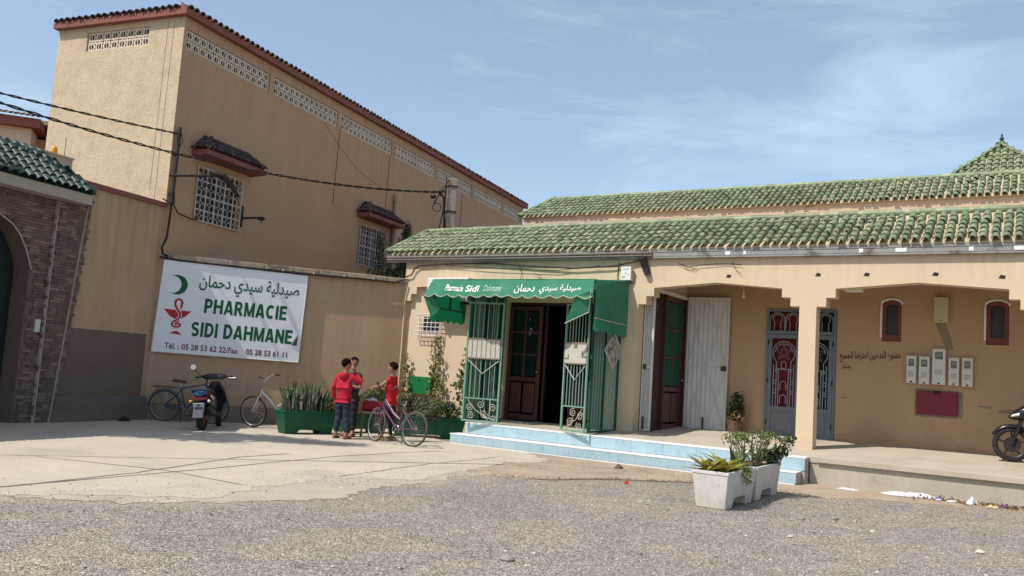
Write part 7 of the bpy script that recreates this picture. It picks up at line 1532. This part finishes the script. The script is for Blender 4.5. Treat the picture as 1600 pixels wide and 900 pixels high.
b = MB(); b.tube([(.02, -.02, 2.80), (-.10, -.06, 2.62), (-.06, -.06, 2.40), (.02, -.04, 2.45)], .010, 5); b.tube([(.01, -.02, 2.75), (.08, -.06, 2.55), (-.02, -.05, 2.35)], .010, 5); b.build('cable_loop', cable_m, ms)
b = MB(); b.tube([(0, 0, 1.6), (-.03, -.02, .8), (-.06, -.02, .35), (-.18, -.03, .12), (-.16, -.06, -.02), (-.02, -.06, -.05)], .024, 6); b.tube([(.02, 0, 1.6), (.06, -.01, 1.1), (.2, -.01, .95), (.6, -.01, .9), (.82, -.01, .92)], .016, 6); b.tube([(-.4, -.12, 1.15), (-.1, -.06, 1.1), (0, -.02, 1.0)], .014, 6); b.build('down_cable', cable_m, ms)
wc = thing('wall_cable', 'black cable running under the coping of the garden wall behind the banner', 'cable', 'S', (-5.5, -.04, 3.5))
b = MB(); b.tube([(-.02, -.02, .02), (.4, -.045, -.02), (1.6, -.05, -.03), (3.1, -.05, -.045), (4.4, -.05, -.02), (5.2, -.05, -.03), (5.45, -.08, .06)], .022, 6); b.build('cable_run', cable_m, wc)
b = MB()
for q in (2.6, 3.3, 4.0, 4.7): b.box(q-.012, q+.012, -.05, -.02, -.03, .02)
b.build('cable_clip', white_trim, wc)
fc = thing('facade_cable', 'black cables sagging along the facade below the gutter', 'cable', 'F', (-9.28, -.03, 3.6))
b = MB(); b.tube([(.02, -.03, .02), (.22, -.03, .08), (.30, -.03, .22), (.42, -.03, .30), (1.2, -.035, .33), (2.5, -.035, .34), (3.6, -.035, .26), (4.6, -.035, .20), (5.5, -.035, .24), (6.0, -.04, .33), (6.24, -.05, .38)], .017, 6); b.tube([(1.2, -.035, .31), (2.6, -.035, .22), (4.2, -.035, .16), (5.2, -.035, .25)], .008, 5)
b.tube([(3.2, -.01, .30), (3.3, -.01, .1), (3.25, -.01, -.05)], .006, 4); b.tube([(3.6, -.01, .10), (3.8, -.01, .04), (3.7, -.01, -.05)], .006, 4); b.build('cable_run', cable_m, fc)
b = MB(); b.tube([(6.9, -.012, .30), (7.1, -.012, .20), (7.4, -.012, .25), (7.9, -.012, .28), (8.2, -.012, .24)], .006, 4); b.tube([(8.0, -.012, .30), (8.1, -.012, .12), (8.2, -.012, .06)], .005, 4); b.tube([(7.0, -.012, .26), (7.25, -.012, .17), (7.3, -.012, .22)], .006, 4); b.build('loose_wire', iron, fc)
# ============================================================ LITTER
def crumple(name, label, cat, loc, L_, W_, H_, m_, seed, rz=0, fr='W', nx=14, ny=8):
    r = np.random.default_rng(seed); b = MB(); V = []
    ph = r.uniform(0, 6, 6)
    for i in range(nx+1):
        for j in range(ny+1):
            u, v = i/nx-.5, j/ny-.5; e = max(0, 1-4*v*v); z = H_*(.25+.5*abs(math.sin(6*u+ph[0]+3*v))+.4*abs(math.sin(11*u*1.3+7*v+ph[1])))*e**.7*max(.15, 1-3.4*u*u); V.append((u*L_+.04*math.sin(9*v+ph[2])*L_, v*W_*(1+.6*math.sin(7*u+ph[3]))+.10*W_*math.sin(5*u+ph[4]), z+.004))
    b.add(V, [(i*(ny+1)+j, (i+1)*(ny+1)+j, (i+1)*(ny+1)+j+1, i*(ny+1)+j+1) for i in range(nx) for j in range(ny)]); o = b.build(name, m_, None, smooth='all'); place(o, fr, loc, rz); tag(o, label, cat); return o
rg = crumple('plastic_bag', 'crumpled white plastic bag with blue print lying at the foot of the plinth', 'bag', (2.1, -1.30, .004), .84, .13, .075, rag_white, 3, R(4), 'F')
b = MB(); b.loft([ring(.31, .02, .03, .015), ring(.35, .022, .045, .02), ring(.40, .02, .04, .018), ring(.43, .018, .02, .012)]); b.build('blue_print', rag_blue, rg, smooth=True)
crumple('paper_scrap', 'flat white paper scrap right of the blue steps', 'litter', (5.55, 13.95, .002), .34, .09, .03, rag_white, 4, R(-20))
crumple('paper_scrap', 'crumpled white paper in the dry leaves near the right edge', 'litter', (2.92, -1.32, .004), .16, .13, .10, rag_white, 5, 0, 'F')
crumple('paper_scrap', 'small white paper left of the crumpled one in the dry leaves', 'litter', (2.66, -1.36, .004), .17, .07, .03, rag_white, 6, R(20), 'F')
crumple('cloth_scrap', 'purple cloth scrap in the dry leaves at the right edge', 'litter', (3.34, -1.30, .004), .13, .09, .05, mat('purple_rag', (.09, .05, .12), .9, .1, 5, .05, 40, .1), 7, 0, 'F')
crumple('foil_scrap', 'yellowish wrapper in the dry leaves at the right edge', 'litter', (3.18, -1.5, .004), .14, .08, .04, mat('yellow_wrapper', (.50, .42, .2), .6, .1, 5, .05, 40, .1), 8, 0, 'F')
crumple('red_wrapper', 'small crumpled red wrapper on the gravel in front of the steps', 'litter', (1.86, 12.80, .002), .07, .05, .05, litter_red, 9)
crumple('wrapper', 'flat orange brown wrapper on the gravel right of centre', 'litter', (6.55, 12.35, .002), .06, .04, .02, mat('orange_wrapper', (.35, .14, .05), .7, .1, 5, .05, 40, .1), 10)
crumple('wrapper', 'pale blue wrapper on the gravel at right', 'litter', (6.45, 11.75, .002), .07, .04, .012, mat('blue_wrapper', (.20, .25, .36), .7, .1, 5, .05, 40, .1), 11)
crumple('dark_rag', 'dark discarded rag at the foot of the boundary wall', 'litter', (-7.75, 17.85, .006), .26, .12, .09, rubber, 12, R(60))
o = crumple('dry_tuft', 'small dry brown tuft at the foot of the blue steps', 'litter', (2.02, 14.90, .004), .16, .09, .07, mat('dry_tuft_m', (.13, .085, .05), .95, .2, 12, .1, 60, .4), 13)
for i, (x, y, s) in enumerate(((7.75, 12.4, .06), (4.05, 10.55, .05), (3.6, 10.4, .045), (3.05, 9.1, .035), (.1, 7.1, .06), (4.9, 8.9, .05), (7.25, 12.75, .05))):
    b = MB(); r_ = random.Random(i); b.loft([[(s*q*math.cos(2*PI*k/9)*r_.uniform(.8, 1.2), s*q*.8*math.sin(2*PI*k/9)*r_.uniform(.8, 1.2), s*z) for k in range(9)] for q, z in ((.8, 0), (1, .25), (.8, .6), (.3, .75))]); o = b.build('stone', mat('stone_%d' % i, random.choice([(.42, .38, .33), (.3, .27, .24), (.5, .46, .4)]), .9, .12, 8, .08, 40, .3), None, smooth=True); place(o, 'W', (x, y, 0))
    tag(o, ['pale stone on the gravel below the dry leaves', 'pale stone right of the white planters', 'small stone just right of the nearest white planter', 'small stone in the middle distance of the gravel', 'flat stone at the bottom centre of the gravel', 'pale stone at lower right of the gravel', 'pale stone beside the crumpled paper'][i], 'stone')
r = np.random.default_rng(77); n = 900; u = r.uniform(0, 1, n)**.8; fx_ = 1.9+2.6*u; fy_ = -1.06-np.abs(r.normal(0, .22, n)); ca, sa = math.cos(FR['F'][1]), math.sin(FR['F'][1]); px_ = 5.291+ca*fx_-sa*fy_; py_ = 15.728+sa*fx_+ca*fy_; o = leaves('dry_leaf_litter', np.stack([px_, py_, np.full(n, .012)], 1), [(0, 0, 1)]*n, .055, leaf_dry, None, 78, .45, 0); o['kind'] = 'stuff'
n = 420; px_ = r.uniform(-.2, 4.6, n); e_ = np.interp(px_, [-.2, .64, 1.6, 2.43, 3.1, 4.6], [12.75, 12.68, 13.22, 13.42, 13.62, 12.8]); o = leaves('dry_leaf_litter', np.stack([px_, e_+r.normal(0, .07, n), np.full(n, .012)], 1), [(0, 0, 1)]*n, .035, leaf_dry, None, 79, .4, 0); o['kind'] = 'stuff'

# tree behind the gate, left of the view: its crown dapples the pavement
tree('leafy tree standing behind the brick gate at the left', 'W', (-11.6, 12.3, 0), 10.2, [((2.3, .0, 9.6), (.8, .45, .5), 300), ((1.3, .1, 9.8), (.9, .5, .6), 420), ((.3, .2, 10.0), (1.0, .6, .6), 420), ((-.7, .1, 9.6), (1.0, .7, .7), 420), ((.8, -.3, 8.6), (.9, .6, .6), 380), ((-.3, -.2, 8.4), (1.0, .7, .7), 420), ((1.9, .2, 8.9), (.7, .4, .5), 260)], .24, leaf_mid, 61, .17)
